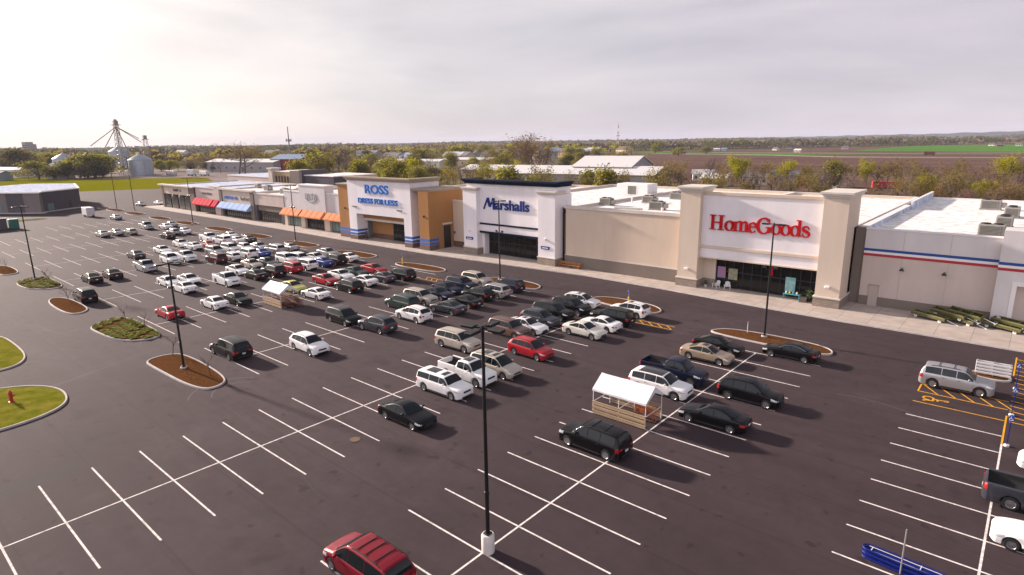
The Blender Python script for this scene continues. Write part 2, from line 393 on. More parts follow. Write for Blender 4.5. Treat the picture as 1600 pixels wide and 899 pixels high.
bed([(-24.0, 43.8), (-22.6, 46.9), (-16, 46.7), (-13.5, 45.1), (-13.6, 43.1), (-16, 42.7)], M_MULCH, 'mulch_bed')
bed([(-62.6, 43.0), (-61.3, 45.9), (-52.8, 46.3), (-50.4, 44.9), (-51.6, 42.9)], M_MULCH, 'mulch_bed')
bed([(-42.6, 43.8), (-41.2, 47.1), (-34, 46.9), (-31.9, 45.3), (-32.2, 43.2)], M_MULCH, 'mulch_bed')
for x in (-75, -93.5, -112, -130.5, -149, -167, -186, -203):
    bed([(x-5.6, 43.4), (x-5, 46.8), (x+4.4, 47.0), (x+5.8, 45.2), (x+5.2, 43.2)], M_MULCH, 'mulch_bed')
bed([(15.8, 42.5), (16.0, 44.7), (18.6, 44.7), (18.7, 42.4)], M_MULCH, 'mulch_bed')
bed([(-196, 18), (-196.5, 25), (-193, 25.5), (-191.5, 18)], M_GRASS, 'grass_bed')
bed([(-217, 43.5), (-216, 47), (-210, 46), (-209, 43)], M_MULCH, 'mulch_bed')
# store pavement and its kerb
WK = [(-206, 54.3), (-120, 54.0), (-92, 53.3), (-64, 53.1), (-45, 54.3), (-31, 55.2), (-18, 54.6), (-5, 53.4), (4, 52.9), (12, 52.9), (19, 52.7), (62, 52.6)]
back = [(62, 66), (-206, 66)]
b = MB(); b.face([(x, y, .15) for x, y in WK+back]); struct(b.build('store_pavement', M_WALK))
b = MB()
for (xa, ya), (xb, yb) in zip(WK, WK[1:]):
    b.face([(xa, ya-.02, -.02), (xb, yb-.02, -.02), (xb, yb, .154), (xa, ya, .154)]); b.face([(xa, ya, .154), (xb, yb, .154), (xb, yb+.16, .154), (xa, ya+.16, .154)])
struct(b.build('pavement_kerb', M_KERB))

# painted bays
PL = MB(); Zm = .004
def line(x0, y0, x1, y1, w=.105, mb=None, z=Zm):
    d = Vector((x1-x0, y1-y0)).normalized()*w/2; n = Vector((-d.y, d.x))
    (mb or PL).face([(x0+n.x, y0+n.y, z), (x1+n.x, y1+n.y, z), (x1-n.x, y1-n.y, z), (x0-n.x, y0-n.y, z)])
P = 2.745
def row(x, y0, k0, k1, L, sides=(-1, 1), grow=0., skip=()):
    P = 2.865 if x > 15 else 2.745
    y = y0
    ya = y0+k0*P
    ys = []
    for k in range(k0, k1+1):
        ys.append(y0+k*P+grow*max(0, k)**2)
    for k, y in zip(range(k0, k1+1), ys):
        if k in skip: continue
        if -1 in sides: line(x-L, y, x-.06, y)
        if 1 in sides: line(x+.06, y, x+L, y)
    line(x, ys[0], x, ys[-1]+.05, .11, None, Zm)
row(0, -.2, -3, 13, 5.65, grow=.0105)
row(-19.05, -12.87, -7, 19, 5.65, grow=.003)
row(-37.35, 4.6, 0, 13, 5.55, grow=.014)
for x in (-55.8, -73.9, -92.2, -110, -128.5, -147): row(x, 4.6, 0, 13, 5.5, grow=.012)
row(-166, 20, 0, 8, 5.5)
row(18.7, 30.9, -13, 0, 5.6, sides=(-1,))
for k in range(-13, -1): line(18.76, 30.9+k*2.865, 24.3, 30.9+k*2.865)
struct(PL.build('parking_markings', M_LINE))
# accessible bays, yellow
YL = MB()
def yl(x0, y0, x1, y1, w=.11): line(x0, y0, x1, y1, w, YL, .008)
yl(13.1, 33.9, 18.7, 33.9); yl(13.1, 36.3, 18.7, 36.3); yl(13.1, 38.1, 18.7, 38.1); yl(13.1, 36.3, 13.1, 38.1)
for i in range(5): yl(13.3+i*1.15, 38.05, 14.4+i*1.15, 36.35)
yl(18.7, 29.5, 18.7, 35); yl(18.7, 44.9, 18.7, 50.6); yl(18.9, 33.9, 24, 33.9)
for i in range(14): yl(18.8, 35.0+i*1.15, 24, 33.9+i*1.15)
yl(-14.0, 38.9, -9.6, 38.9); yl(-14.0, 40.0, -9.6, 40.0)
for i in range(4): yl(-13.9+i*1.1, 39.98, -12.8+i*1.1, 38.95)
yl(-50, 39.0, -46.4, 39.0); yl(-50, 40.3, -46.4, 40.3)
for i in range(3): yl(-49.8+i*1.1, 40.2, -48.8+i*1.1, 39.1)
def wheelchair(x, y, s, rz):
    c, sn = math.cos(rz), math.sin(rz)
    def T(a, b): return (x+(a*c-b*sn)*s, y+(a*sn+b*c)*s)
    def st(pts, w=.13*s):
        for a, b in zip(pts, pts[1:]): line(*T(*a), *T(*b), w, YL, .008)
    st([(.28*math.cos(t)-.05, .28*math.sin(t)-.28) for t in [R(a) for a in range(100, 400, 25)]])
    st([(-.08, .45), (-.06, -.02), (.28, -.02), (.40, -.48), (.55, -.44)]); st([(-.07, .22), (.22, .20)])
    st([(.09*math.cos(R(a))-.09, .09*math.sin(R(a))+.62) for a in range(0, 361, 45)], .16*s)
wheelchair(14.3, 35.1, 1.25, R(-90)); wheelchair(13.6, 39.3, 1.1, R(-90))
struct(YL.build('accessible_markings', M_YLINE))
# darker repair patches and tar seams in the lot
M_PATCH = asphalt_mat('asphalt_patch', (.046, .038, .040), (.060, .050, .052))
PT = MB()
for x0, x1, y0, y1 in ((-26.4, -24.6, -16.2, -10.6), (-30.5, -24.5, -33, -31)): PT.face([(x0, y0, .002), (x1, y0, .002), (x1, y1, .002), (x0, y1, .002)])
struct(PT.build('asphalt_patch', M_PATCH))
M_PALE = mat('worn_asphalt', (.075, .064, .066), .85, noise=(2, .15, 5))
TR = MB()
for (cx, cy, r0, a0, a1) in ((-28.9, 1.6, 2.6, 130, 250), (-28.5, 1.2, 4.4, 130, 240), (10.2, 27.5, 5.5, 40, 110)):
    n = 26
    for i in range(n):
        t0 = R(a0+(a1-a0)*i/n); t1 = R(a0+(a1-a0)*(i+1)/n)
        TR.face([(cx+r*math.cos(t), cy+r*math.sin(t)*.8, .003) for r, t in ((r0, t0), (r0, t1), (r0+.09, t1), (r0+.09, t0))])
struct(TR.build('tyre_marks', M_PALE))

# sealed cracks wandering through the paving, and drain grates
M_SEAL = mat('crack_sealant', (.016, .014, .015), .7)
ck = random.Random(11); CR = MB()
for k in range(17):
    x, y = ck.uniform(-70, 16), ck.uniform(-18, 44); a = ck.choice((0, 0, math.pi/2))+ck.gauss(0, .12); w = ck.uniform(.018, .034); pts = []
    for s in range(ck.randrange(14, 40)):
        pts.append((x, y)); a += ck.gauss(0, .10); x += .55*math.cos(a); y += .55*math.sin(a)+ck.gauss(0, .03)
    for (xa, ya), (xb, yb) in zip(pts, pts[1:]):
        d = Vector((xb-xa, yb-ya)).normalized()*w; CR.face([(xa-d.y, ya+d.x, .0022), (xb-d.y, yb+d.x, .0022), (xb+d.y, yb-d.x, .0022), (xa+d.y, ya-d.x, .0022)])
struct(CR.build('crack_seals', M_SEAL))

# ------------------------------------------------------------------ stores
ST_WHITE = stucco('white_stucco', (.80, .76, .77)); ST_CREAM = stucco('cream_stucco', (.63, .53, .43)); ST_TAN = stucco('tan_stucco', (.37, .185, .070))
ST_TANB = stucco('dull_tan_stucco', (.40, .28, .16)); ST_BEIGE = stucco('beige_stucco', (.62, .505, .40)); ST_TAUPE = stucco('taupe_stucco', (.20, .165, .14)); ST_PINK = stucco('rose_beige_stucco', (.55, .465, .42))
ST_GREY = stucco('pale_grey_stucco', (.62, .59, .59)); ST_KHAKI = stucco('khaki_trim', (.38, .31, .25)); ST_LIGHT = stucco('light_trim', (.62, .57, .51)); ST_NAVY = mat('navy_trim', (.005, .012, .034), .8, spec=.12)
ST_DKGREY = stucco('charcoal_stucco', (.10, .088, .10)); ST_GREYB = stucco('warm_grey_stucco', (.21, .175, .165))
STONE = brick_mat('stone_veneer', (.33, .265, .21), (.25, .205, .165), (.16, .135, .11), .45, .2, .02)
BRICK = brick_mat('brown_brick', (.17, .085, .055), (.13, .065, .045), (.12, .09, .075), .35, .11, .012)
M_ROOF = two_tone('roof_membrane', (.76, .74, .72), (.68, .655, .635), .16, .5, .8, .75, 7, fine=.8)
M_ROOFG = two_tone('grey_roof_membrane', (.52, .57, .68), (.43, .47, .56), .16, .5, .8, .75, 7, fine=.8)
M_GLASS = mat('shop_glass', (.007, .007, .008), .07, spec=.3); M_FRAME = mat('dark_frame', (.018, .017, .017), .4)
M_DARKIN = mat('entrance_interior', (.03, .026, .024), .8); M_BLUE = mat('stripe_blue', (.02, .12, .42), .6, noise=(2, .1, 4)); M_SBLUE = mat('sign_blue', (.0, .15, .55), .6, spec=.15)
M_NBLUE = mat('sign_navy', (.006, .030, .19), .6, spec=.15); M_RED = mat('sign_red', (.46, .004, .007), .6, spec=.12); M_ONBLUE = mat('band_blue', (.006, .055, .25), .6); M_ONRED = mat('band_red', (.38, .012, .025), .6)
M_WHITE = mat('white_trim', (.75, .73, .72), .6); M_GSIGN = mat('sign_grey', (.16, .15, .17), .5); M_GSIGN2 = mat('sign_mid_grey', (.27, .26, .29), .5); M_METAL = mat('galvanised_metal', (.42, .41, .40), .45, .6, noise=(3, .15, 4))
M_AWR = mat('awning_red', (.50, .016, .036), .8, spec=.05, noise=(2, .1, 4)); M_AWB = mat('awning_blue', (.30, .42, .62), .8, spec=.05, noise=(2, .1, 4)); M_AWO = mat('awning_orange', (.62, .25, .12), .8, spec=.05, noise=(2, .1, 4))
M_DOORP = mat('painted_door', (.42, .36, .32), .6)
M_GREENG = mat('pale_green_glass', (.16, .24, .22), .15)

# --- lettering -------------------------------------------------
def text_mesh(body, size, depth, bold=0., sx=1., shear=0., space=1.):
    cu = bpy.data.curves.new('text', 'FONT'); cu.body = body; cu.size = size; cu.extrude = depth/2; cu.offset = bold; cu.shear = shear; cu.space_character = space
    cu.align_x = 'CENTER'; cu.align_y = 'CENTER'; cu.resolution_u = 4
    o = bpy.data.objects.new('text', cu); COL.objects.link(o)
    dg = bpy.context.evaluated_depsgraph_get(); me = bpy.data.meshes.new_from_object(o.evaluated_get(dg)); bpy.data.objects.remove(o); bpy.data.curves.remove(cu)
    # stand it upright facing -Y
    me.transform(Matrix.Diagonal((sx, 1, 1, 1))); me.transform(Matrix.Rotation(R(90), 4, 'X')); return me
def text(name, body, m, x, y, z, w, h, depth=.14, bold=0, parent=None, shear=0, space=1.):
    me = text_mesh(body, 1, depth, bold, 1, shear, space)
    xs = [v.co.x for v in me.vertices]; zs = [v.co.z for v in me.vertices]
    sx = w/(max(xs)-min(xs)); sz = h/(max(zs)-min(zs)); cx = (max(xs)+min(xs))/2; cz = (max(zs)+min(zs))/2
    me.transform(Matrix.Translation((-cx, 0, -cz))); me.transform(Matrix.Diagonal((sx, 1, sz, 1)))
    me.name = name; me.materials.clear(); me.materials.append(m)
    o = bpy.data.objects.new(name, me); COL.objects.link(o); o.location = (x, y, z)
    if parent: o.parent = parent
    return o
class Glyphs:
    """serif capitals and lower case laid as thick and thin pen strokes, each stroke a raised bar"""
    def __init__(s, depth): s.mb = MB(); s.k = 0; s.d = depth
    def stroke(s, pts, ws, ox, n=4, smooth=True, vert=False):
        if smooth and len(pts) > 2:
            p = chaikin([(*a, w) for a, w in zip(pts, ws)], 2, False)
        else: p = [(*a, w) for a, w in zip(pts, ws)]
        L = []; Rr = []
        for i, (x, z, w) in enumerate(p):
            a = p[max(i-1, 0)]; b = p[min(i+1, len(p)-1)]; d = Vector((b[0]-a[0], b[1]-a[1])).normalized()
            L.append((x+ox-d.y*w/2, z+d.x*w/2)); Rr.append((x+ox+d.y*w/2, z-d.x*w/2))
        s.k += 1; d = s.d+(s.k % 5)*.004; m = len(L)
        vs = [(x, -d, z) for x, z in L]+[(x, -d, z) for x, z in Rr]+[(x, 0, z) for x, z in L]+[(x, 0, z) for x, z in Rr]; fs = []
        for i in range(m-1):
            fs += [(i, i+1, m+i+1, m+i), (i, 2*m+i, 2*m+i+1, i+1), (m+i, m+i+1, 3*m+i+1, 3*m+i)]
        fs += [(0, m, 3*m, 2*m), (m-1, 3*m-1, 4*m-1, 2*m-1)]
        s.mb.idx(vs, fs)
    def stem(s, x, z0, z1, ox, w=.17, serif=(1, 1), sl=.13):
        s.stroke([(x, z0), (x, z1)], [w, w], ox, smooth=False)
        if serif[0]: s.stroke([(x-w/2-sl, z0+.025), (x+w/2+sl, z0+.025)], [.05, .05], ox, smooth=False)
        if serif[1] == 1: s.stroke([(x-w/2-sl, z1-.025), (x+w/2+sl, z1-.025)], [.05, .05], ox, smooth=False)
        if serif[1] == 2: s.stroke([(x-w/2-sl*.9, z1-.03), (x, z1-.03)], [.055, .055], ox, smooth=False)
    def bowl(s, cx, cz, rx, rz, a0, a1, ox, thick=.17, thin=.06, n=26, tilt=0):
        pts = []; ws = []
        for i in range(n+1):
            a = R(a0+(a1-a0)*i/n); pts.append((cx+rx*math.cos(a), cz+rz*math.sin(a))); ws.append(thin+(thick-thin)*abs(math.cos(a-R(tilt)))**1.3)
        s.stroke(pts, ws, ox, smooth=False)
    def put(s, ch, ox):
        if ch == 'H':
            s.stem(.20, 0, 1, ox, .19); s.stem(.80, 0, 1, ox, .19); s.stroke([(.2, .51), (.8, .51)], [.08, .08], ox, smooth=False); return 1.08
        if ch == 'o': s.bowl(.31, .33, .25, .32, 0, 360, ox, tilt=10); return .60
        if ch == 'm':
            s.stem(.15, 0, .64, ox, .16, (1, 2)); s.stem(.52, 0, .48, ox, .16, (1, 0)); s.stem(.89, 0, .48, ox, .16, (1, 0))
            s.stroke([(.17, .46), (.26, .62), (.44, .68), (.53, .58), (.52, .44)], [.05, .08, .11, .16, .16], ox)
            s.stroke([(.54, .46), (.63, .62), (.81, .68), (.90, .58), (.89, .44)], [.05, .08, .11, .16, .16], ox); return 1.02
        if ch == 'e':
            s.bowl(.30, .33, .24, .32, 0, 318, ox, tilt=15); s.stroke([(.08, .37), (.55, .37)], [.06, .06], ox, smooth=False); return .56
        if ch == 'G':
            s.bowl(.48, .5, .40, .50, 40, 330, ox, .2, .07, tilt=8); s.stem(.82, .08, .44, ox, .18, (0, 1), .12); s.stroke([(.82, .66), (.80, .96)], [.06, .05], ox, smooth=False); return .98
        if ch == 'd':
            s.bowl(.29, .33, .23, .32, 0, 360, ox, tilt=10); s.stem(.55, 0, 1.02, ox, .165, (0, 2)); s.stroke([(.55, .03), (.70, .03)], [.06, .05], ox, smooth=False); return .70
        if ch == 's':
            s.stroke([(.43, .46), (.42, .60), (.25, .68), (.08, .60), (.08, .42), (.28, .34), (.46, .25), (.46, .06), (.26, -.03), (.08, .06), (.07, .20)], [.06, .06, .06, .11, .16, .17, .16, .11, .06, .06, .06], ox); return .52
        return .5
    def word(s, w):
        ox = 0
        for ch in w: ox += s.put(ch, ox)
        return ox

def parapet_cap(b, x0, x1, y0, y1, z0, z1, over, th=.5):
    """moulding along the front and the two returns of a tower that is open behind"""
    for i in range(3):
        o = over*(i+1)/3; za = z0+(z1-z0)*i/3+.002*i; zb = z0+(z1-z0)*(i+1)/3
        b.box(x0-o, x1+o, y0-o, y0+th+.1, za, zb); b.box(x0-o, x0+th+.1, y0+th+.102, y1, za, zb); b.box(x1-th-.1, x1+o, y0+th+.102, y1, za, zb)
def store(name, label): return empty(name, (0, 0, 0), 0, label, 'store')

def cornice(b, x0, x1, y0, y1, z0, z1, over, steps=3):
    """projecting stepped moulding round a box top"""
    for i in range(steps):
        o = over*(i+1)/steps; za = z0+(z1-z0)*i/steps+.002*i; zb = z0+(z1-z0)*(i+1)/steps
        b.box(x0-o, x1+o, y0-o, y1+o, za, zb)

def doors_front(parent, x0, x1, y, z0, z1, pane=1.35, name='storefront_window', rail=(2.35,), g=None, door=None):
    """glazed shop front: frame grid with panes set back inside it"""
    f = MB(); n = max(1, round((x1-x0)/pane)); w = (x1-x0)/n
    for i in range(n+1): f.box(x0+i*w-.035, x0+i*w+.035, y-.06, y+.06, z0, z1)
    for zz in [z0+.06, z1-.05]+[z for z in rail if z < z1-.2]: f.box(x0+.036, x1-.036, y-.055, y+.055, zz-.05, zz+.05)
    fo = f.build(name, M_FRAME, parent)
    p = MB(); p.box(x0, x1, y-.01, y+.01, z0+.003, z1-.003); p.build('pane', g or M_GLASS, fo)
    return fo

def roof_slab(parent, x0, x1, y0, y1, z, par, m=M_ROOF, wall=ST_BEIGE, para_h=.45, front=False):
    b = MB(); b.box(x0, x1, y0, y1, z-.25, z); b.build('roof', m, parent)
    w = MB().use(wall); w.box(x0, x0+.3, y0, y1, 0, z+para_h); w.box(x1-.3, x1, y0, y1, 0, z+para_h); w.box(x0+.3, x1-.3, y1-.3, y1, 0, z+para_h)
    w.use(M_WHITE)
    w.box(x0-.02, x0+.34, y0, y1+.02, z+para_h, z+para_h+.06); w.box(x1-.34, x1+.02, y0, y1+.02, z+para_h, z+para_h+.06); w.box(x0+.35, x1-.35, y1-.34, y1+.02, z+para_h, z+para_h+.06)
    w.build('side_wall', None, parent)

# ---- red lettered store (right of centre)
def homegoods():
    t = store('anchor_store', 'white fronted store with red lettering between two tall beige towers')
    for i, (x0, x1, y1) in enumerate(((-18.2, -15.4, 61.5), (-.55, 2.1, 63.3))):
        b = MB().use(ST_CREAM); b.box(x0, x1, 57.8, y1, 1.25, 13.1)
        b.use(ST_LIGHT); cornice(b, x0, x1, 57.8, y1, 12.95, 13.62, .42)
        p = b.build('tower', None, t)
        s = MB().use(STONE); s.box(x0-.12, x1+.12, 57.68, y1+.05, .14, 1.2); s.use(ST_LIGHT); s.box(x0-.18, x1+.18, 57.62, y1+.1, 1.2, 1.36); s.build('stone_base', None, p)
        l = MB(); l.bbox((x0+x1)/2-.28, (x0+x1)/2+.28, 57.5, 57.8, 2.45, 2.75, .06); l.build('wall_light', M_WHITE, p)
        for k in (0, 1):   # stucco reveal lines
            pass
    b = MB().use(ST_WHITE); b.box(-15.4, -.55, 58.6, 59.0, 4.2, 12.75)
    b.use(ST_CREAM); b.box(-15.4, -.55, 58.42, 58.6, 5.62, 5.92); b.box(-15.4, -.55, 58.5, 58.6, 5.92, 5.98); b.box(-15.4, -.55, 58.45, 58.6, 4.2, 4.36)
    b.use(ST_BEIGE); b.box(-15.4, -.55, 58.45, 59.1, 12.6, 12.95)
    b.build('sign_panel', None, t)
    c = MB().use(ST_CREAM); c.box(-15.4, -13.7, 60.0, 60.5, 1.15, 4.25); c.use(STONE); c.box(-15.4, -13.65, 59.9, 60.5, .14, 1.15); c.build('wall', None, t)
    s = MB(); s.box(-15.4, -.55, 59.0, 60.6, 4.2, 4.35); s.build('soffit', ST_CREAM, t)
    doors_front(t, -13.7, -.55, 60.3, .15, 4.2, 1.2)
    b = MB(); b.box(-13.6, -.6, 63.8, 63.9, .15, 4.2); b.build('interior_wall', M_DARKIN, t)
    g = Glyphs(.22); w = g.word('HomeGoods'); sg = g.mb.build('sign_lettering', M_RED, t)
    sg.scale = (12.35/w, 1, 1.92); sg.location = (-14.25, 58.59, 8.12)
    # return walls and flat roof
    roof_slab(t, -18.2, 2.1, 61.5, 107, 8.9, 0)
    b = MB(); b.box(-15.4, -.55, 59.0, 61.4, 8.85, 9.0); b.build('roof', M_ROOF, t)
    # braces seen behind the tall panel
    for x in (-12, -8, -4): k = MB(); k.tube([(x, 59.0, 12.3), (x, 62.4, 8.95)], .06, 6); k.build('panel_brace', M_METAL, t)
    return t
homegoods()

# ---- long beige wall between the red and the navy lettered stores
def link():
    t = store('store_wing', 'long plain beige wall wing with taupe base and bench, left of the red lettered store')
    b = MB().use(ST_BEIGE); b.box(-37.9, -18.55, 59.0, 59.4, 2.0, 9.35)
    b.use(ST_LIGHT); b.box(-38.2, -18.5, 58.85, 59.5, 9.35, 9.8); b.box(-38.0, -18.6, 58.93, 59.0, 1.95, 2.12)
    b.use(ST_TAUPE); b.box(-38.0, -18.5, 58.88, 59.4, .14, 1.95)
    b.box(-38.9, -38.0, 59.5, 60.0, .14, 9.4)
    b.build('wall', None, t)
    roof_slab(t, -38.8, -18.3, 59.5, 107, 8.9, 0)
    for x, y in ((-24, 64), (-29, 88), (-36, 76)):
        v = MB(); v.lathe([(.12, 0), (.12, .7), (.2, .72), (.2, .9), (.05, .95)], 10); v.build('roof_vent', M_WHITE, t, 40, (x, y, 8.9))
link()

# ---- navy lettered store
def marshalls():
    t = store('anchor_store', 'white store with navy cornice and navy lettering, centre of the mall')
    for x0, x1 in ((-59.4, -56.1), (-42.4, -39.0)):
        b = MB().use(ST_WHITE); b.box(x0, x1, 57.6, 62, 1.35, 11.42); b.use(ST_LIGHT); cornice(b, x0, x1, 57.6, 60.0, 11.4, 11.95, .28)
        p = b.build('tower', None, t)
        s = MB().use(STONE); s.box(x0-.1, x1+.1, 57.5, 62.0, .14, 1.3); s.use(ST_LIGHT); s.box(x0-.15, x1+.15, 57.45, 62.0, 1.3, 1.44); s.build('stone_base', None, p)
        xm = (x0+x1)/2-.2
        q = MB(); q.box(xm-.85, xm+.85, 57.5, 57.6, 2.75, 3.2); pl = q.build('plaque', M_NBLUE, p)
        w = MB(); w.box(xm-.6, xm+.6, 57.47, 57.5, 2.88, 3.02); w.build('plaque_text', M_WHITE, pl)
        l = MB(); l.bbox(xm-.2, xm+.2, 57.35, 57.6, 4.2, 4.5, .05); l.build('wall_light', M_WHITE, p)
    b = MB().use(ST_WHITE); b.box(-56.1, -42.4, 58.4, 58.9, 4.05, 12.6); b.box(-59.2, -56.1, 58.4, 58.9, 11.95, 12.6); b.box(-42.4, -39.2, 58.4, 58.9, 11.95, 12.6); b.box(-59.2, -58.7, 58.9, 62, 11.45, 12.6); b.box(-39.7, -39.2, 58.9, 62, 11.45, 12.6)
    b.use(ST_NAVY); b.box(-56.1, -42.4, 58.28, 58.4, 5.55, 5.85); b.box(-56.1, -42.4, 58.25, 58.4, 4.05, 4.4)
    b.build('sign_panel', None, t)
    c = MB(); parapet_cap(c, -59.2, -39.2, 58.2, 62.0, 12.6, 13.4, .6); c.build('cornice', ST_NAVY, t)
    r = MB(); r.box(-56.0, -42.5, 58.9, 62.0, 8.7, 8.9); r.build('tower_roof', M_ROOF, t)
    s = MB().use(ST_WHITE); s.box(-56.1, -55.6, 59.0, 60.6, .14, 4.05); s.build('wall', None, t)
    doors_front(t, -55.6, -42.4, 60.2, .15, 4.05, 1.25)
    b = MB(); b.box(-55.5, -42.5, 63.4, 63.5, .15, 4.05); b.build('interior_wall', M_DARKIN, t)
    text('sign_lettering', 'arshalls', M_NBLUE, -48.55, 58.3, 9.20, 7.5, 1.72, .2, .014, t)
    g = Glyphs(.18); g.stroke([(-.10, 0), (.30, 1)], [.10, .10], 0, smooth=False); g.stroke([(.30, 1), (.52, .22)], [.21, .19], 0, smooth=False); g.stroke([(.52, .22), (.86, 1)], [.10, .10], 0, smooth=False); g.stroke([(.86, 1), (.94, 0)], [.21, .21], 0, smooth=False)
    sg = g.mb.build('sign_lettering', M_NBLUE, t); sg.scale = (2.35, 1, 1.95); sg.location = (-54.75, 58.39, 8.30)
    b = MB().use(ST_TAUPE); b.box(-39.0, -38.2, 60.2, 60.7, .14, 9.3); b.build('side_wall', None, t)
    roof_slab(t, -59.3, -38.9, 62.1, 107, 8.9, 0)
marshalls()

# ---- beige infill between navy and blue lettered stores
def infill():
    t = store('store_wing', 'narrow set back beige wall between the tan tower and the navy corniced store')
    b = MB().use(ST_BEIGE); b.box(-70.5, -59.5, 61.5, 61.9, 1.25, 8.7); b.use(ST_LIGHT); b.box(-70.5, -59.5, 61.38, 62.0, 8.7, 9.05); b.use(BRICK); b.box(-70.5, -59.5, 61.4, 61.9, .14, 1.25)
    b.build('wall', None, t)
    q = MB(); q.box(-67.0, -65.6, 61.42, 61.5, 2.6, 3.1); q.build('wall_plaque', M_BLUE, t)
    roof_slab(t, -70.6, -59.4, 62.0, 107, 8.4, 0)
infill()

# ---- blue lettered store with tan wings
def ross():
    t = store('anchor_store', 'store with blue lettering on white front flanked by tan towers with blue stripes')
    def bands(b, x0, x1, y0, y1):
        b.use(BRICK); b.box(x0-.06, x1+.06, y0-.06, y1, .14, 1.0)
        b.use(M_BLUE); b.box(x0-.03, x1+.03, y0-.03, y1, 1.1, 1.55); b.box(x0-.03, x1+.03, y0-.03, y1, 1.8, 2.25)
    b = MB().use(ST_WHITE); b.box(-91.0, -88.4, 55.3, 57.9, .14, 5.6); b.box(-73.2, -71.0, 55.3, 57.9, .14, 5.6); b.box(-91.0, -71.0, 55.3, 55.8, 5.6, 12.35); b.box(-91.0, -90.5, 55.8, 62.6, 5.6, 12.35); b.box(-71.5, -71.0, 55.8, 62.6, 5.6, 12.35); b.box(-91.0, -90.5, 57.9, 62.6, .14, 5.6); b.box(-71.5, -71.0, 57.9, 62.6, .14, 5.6)
    bands(b, -91.0, -88.4, 55.3, 57.8); bands(b, -73.2, -71.0, 55.3, 57.8)
    b.build('front_wall', None, t)
    c = MB(); parapet_cap(c, -91, -71, 55.3, 62.6, 12.35, 13.15, .6); c.build('cornice', ST_KHAKI, t)
    r = MB(); r.box(-90.5, -71.5, 55.8, 62.5, 8.6, 8.8); r.build('tower_roof', M_ROOF, t)
    w = MB().use(ST_TAN); w.box(-95.4, -91.05, 55.9, 62, .14, 11.0); bands(w, -95.4, -91.1, 55.9, 58); w.use(ST_KHAKI); cornice(w, -95.4, -91.2, 55.9, 62, 11.0, 11.5, .35); w.build('tan_tower', None, t)
    w = MB().use(ST_TAN); w.box(-68.8, -66.1, 55.3, 64.2, .14, 10.9); w.box(-70.95, -68.8, 57.2, 62, .14, 10.9); bands(w, -68.8, -66.1, 55.3, 57.6)
    w.use(ST_KHAKI); cornice(w, -70.6, -66.1, 55.6, 64.2, 10.9, 11.4, .32)
    w.use(ST_LIGHT); w.box(-70.9, -68.9, 57.0, 57.2, 4.0, 4.3); w.box(-66.1, -65.9, 58.6, 61.0, 4.6, 4.9); w.use(M_FRAME); w.box(-66.1, -66.06, 58.9, 60.7, .14, 4.4); w.build('tan_tower', None, t)
    s = MB().use(ST_TAN); s.box(-88.3, -73.3, 57.0, 57.4, 4.55, 5.6); s.use(ST_LIGHT); s.box(-88.3, -73.3, 56.9, 57.4, 4.1, 4.55); s.use(ST_TAN); s.box(-88.3, -81.2, 59.0, 59.3, 1.2, 4.2); s.use(BRICK); s.box(-88.3, -81.2, 58.95, 59.3, .14, 1.2); s.build('entrance_wall', None, t)
    f = MB(); f.box(-88.3, -73.3, 57.4, 61.5, 4.2, 4.4); f.build('soffit', ST_CREAM, t)
    doors_front(t, -81.2, -73.3, 59.0, .15, 4.2, 1.3)
    b = MB(); b.box(-81.1, -73.4, 61.6, 61.7, .15, 4.2); b.build('interior_wall', M_DARKIN, t)
    text('sign_lettering', 'ROSS', M_SBLUE, -81.1, 55.2, 10.75, 7.4, 1.75, .2, .012, t)
    for wd, xc, ww in (('DRESS', -84.9, 4.8), ('FOR', -80.45, 2.75), ('LESS', -76.7, 3.85)): text('sign_lettering', wd, M_SBLUE, xc, 55.2, 8.4, ww, 1.05, .2, .005, t)
    for x in (-88.9, -74.4): d = MB(); d.bbox(x-.75, x+.75, 55.12, 55.3, 6.95, 7.12, .03); d.build('light_bar', M_FRAME, t)
    for x in (-93.2, -67.4):
        l = MB(); l.bbox(x-.16, x+.16, 55.1 if x > -80 else 55.7, 55.3 if x > -80 else 55.9, 6.2, 6.6, .04); l.build('wall_light', M_FRAME, t)
    roof_slab(t, -95.3, -70.7, 62.4, 107, 8.4, 0)
ross()

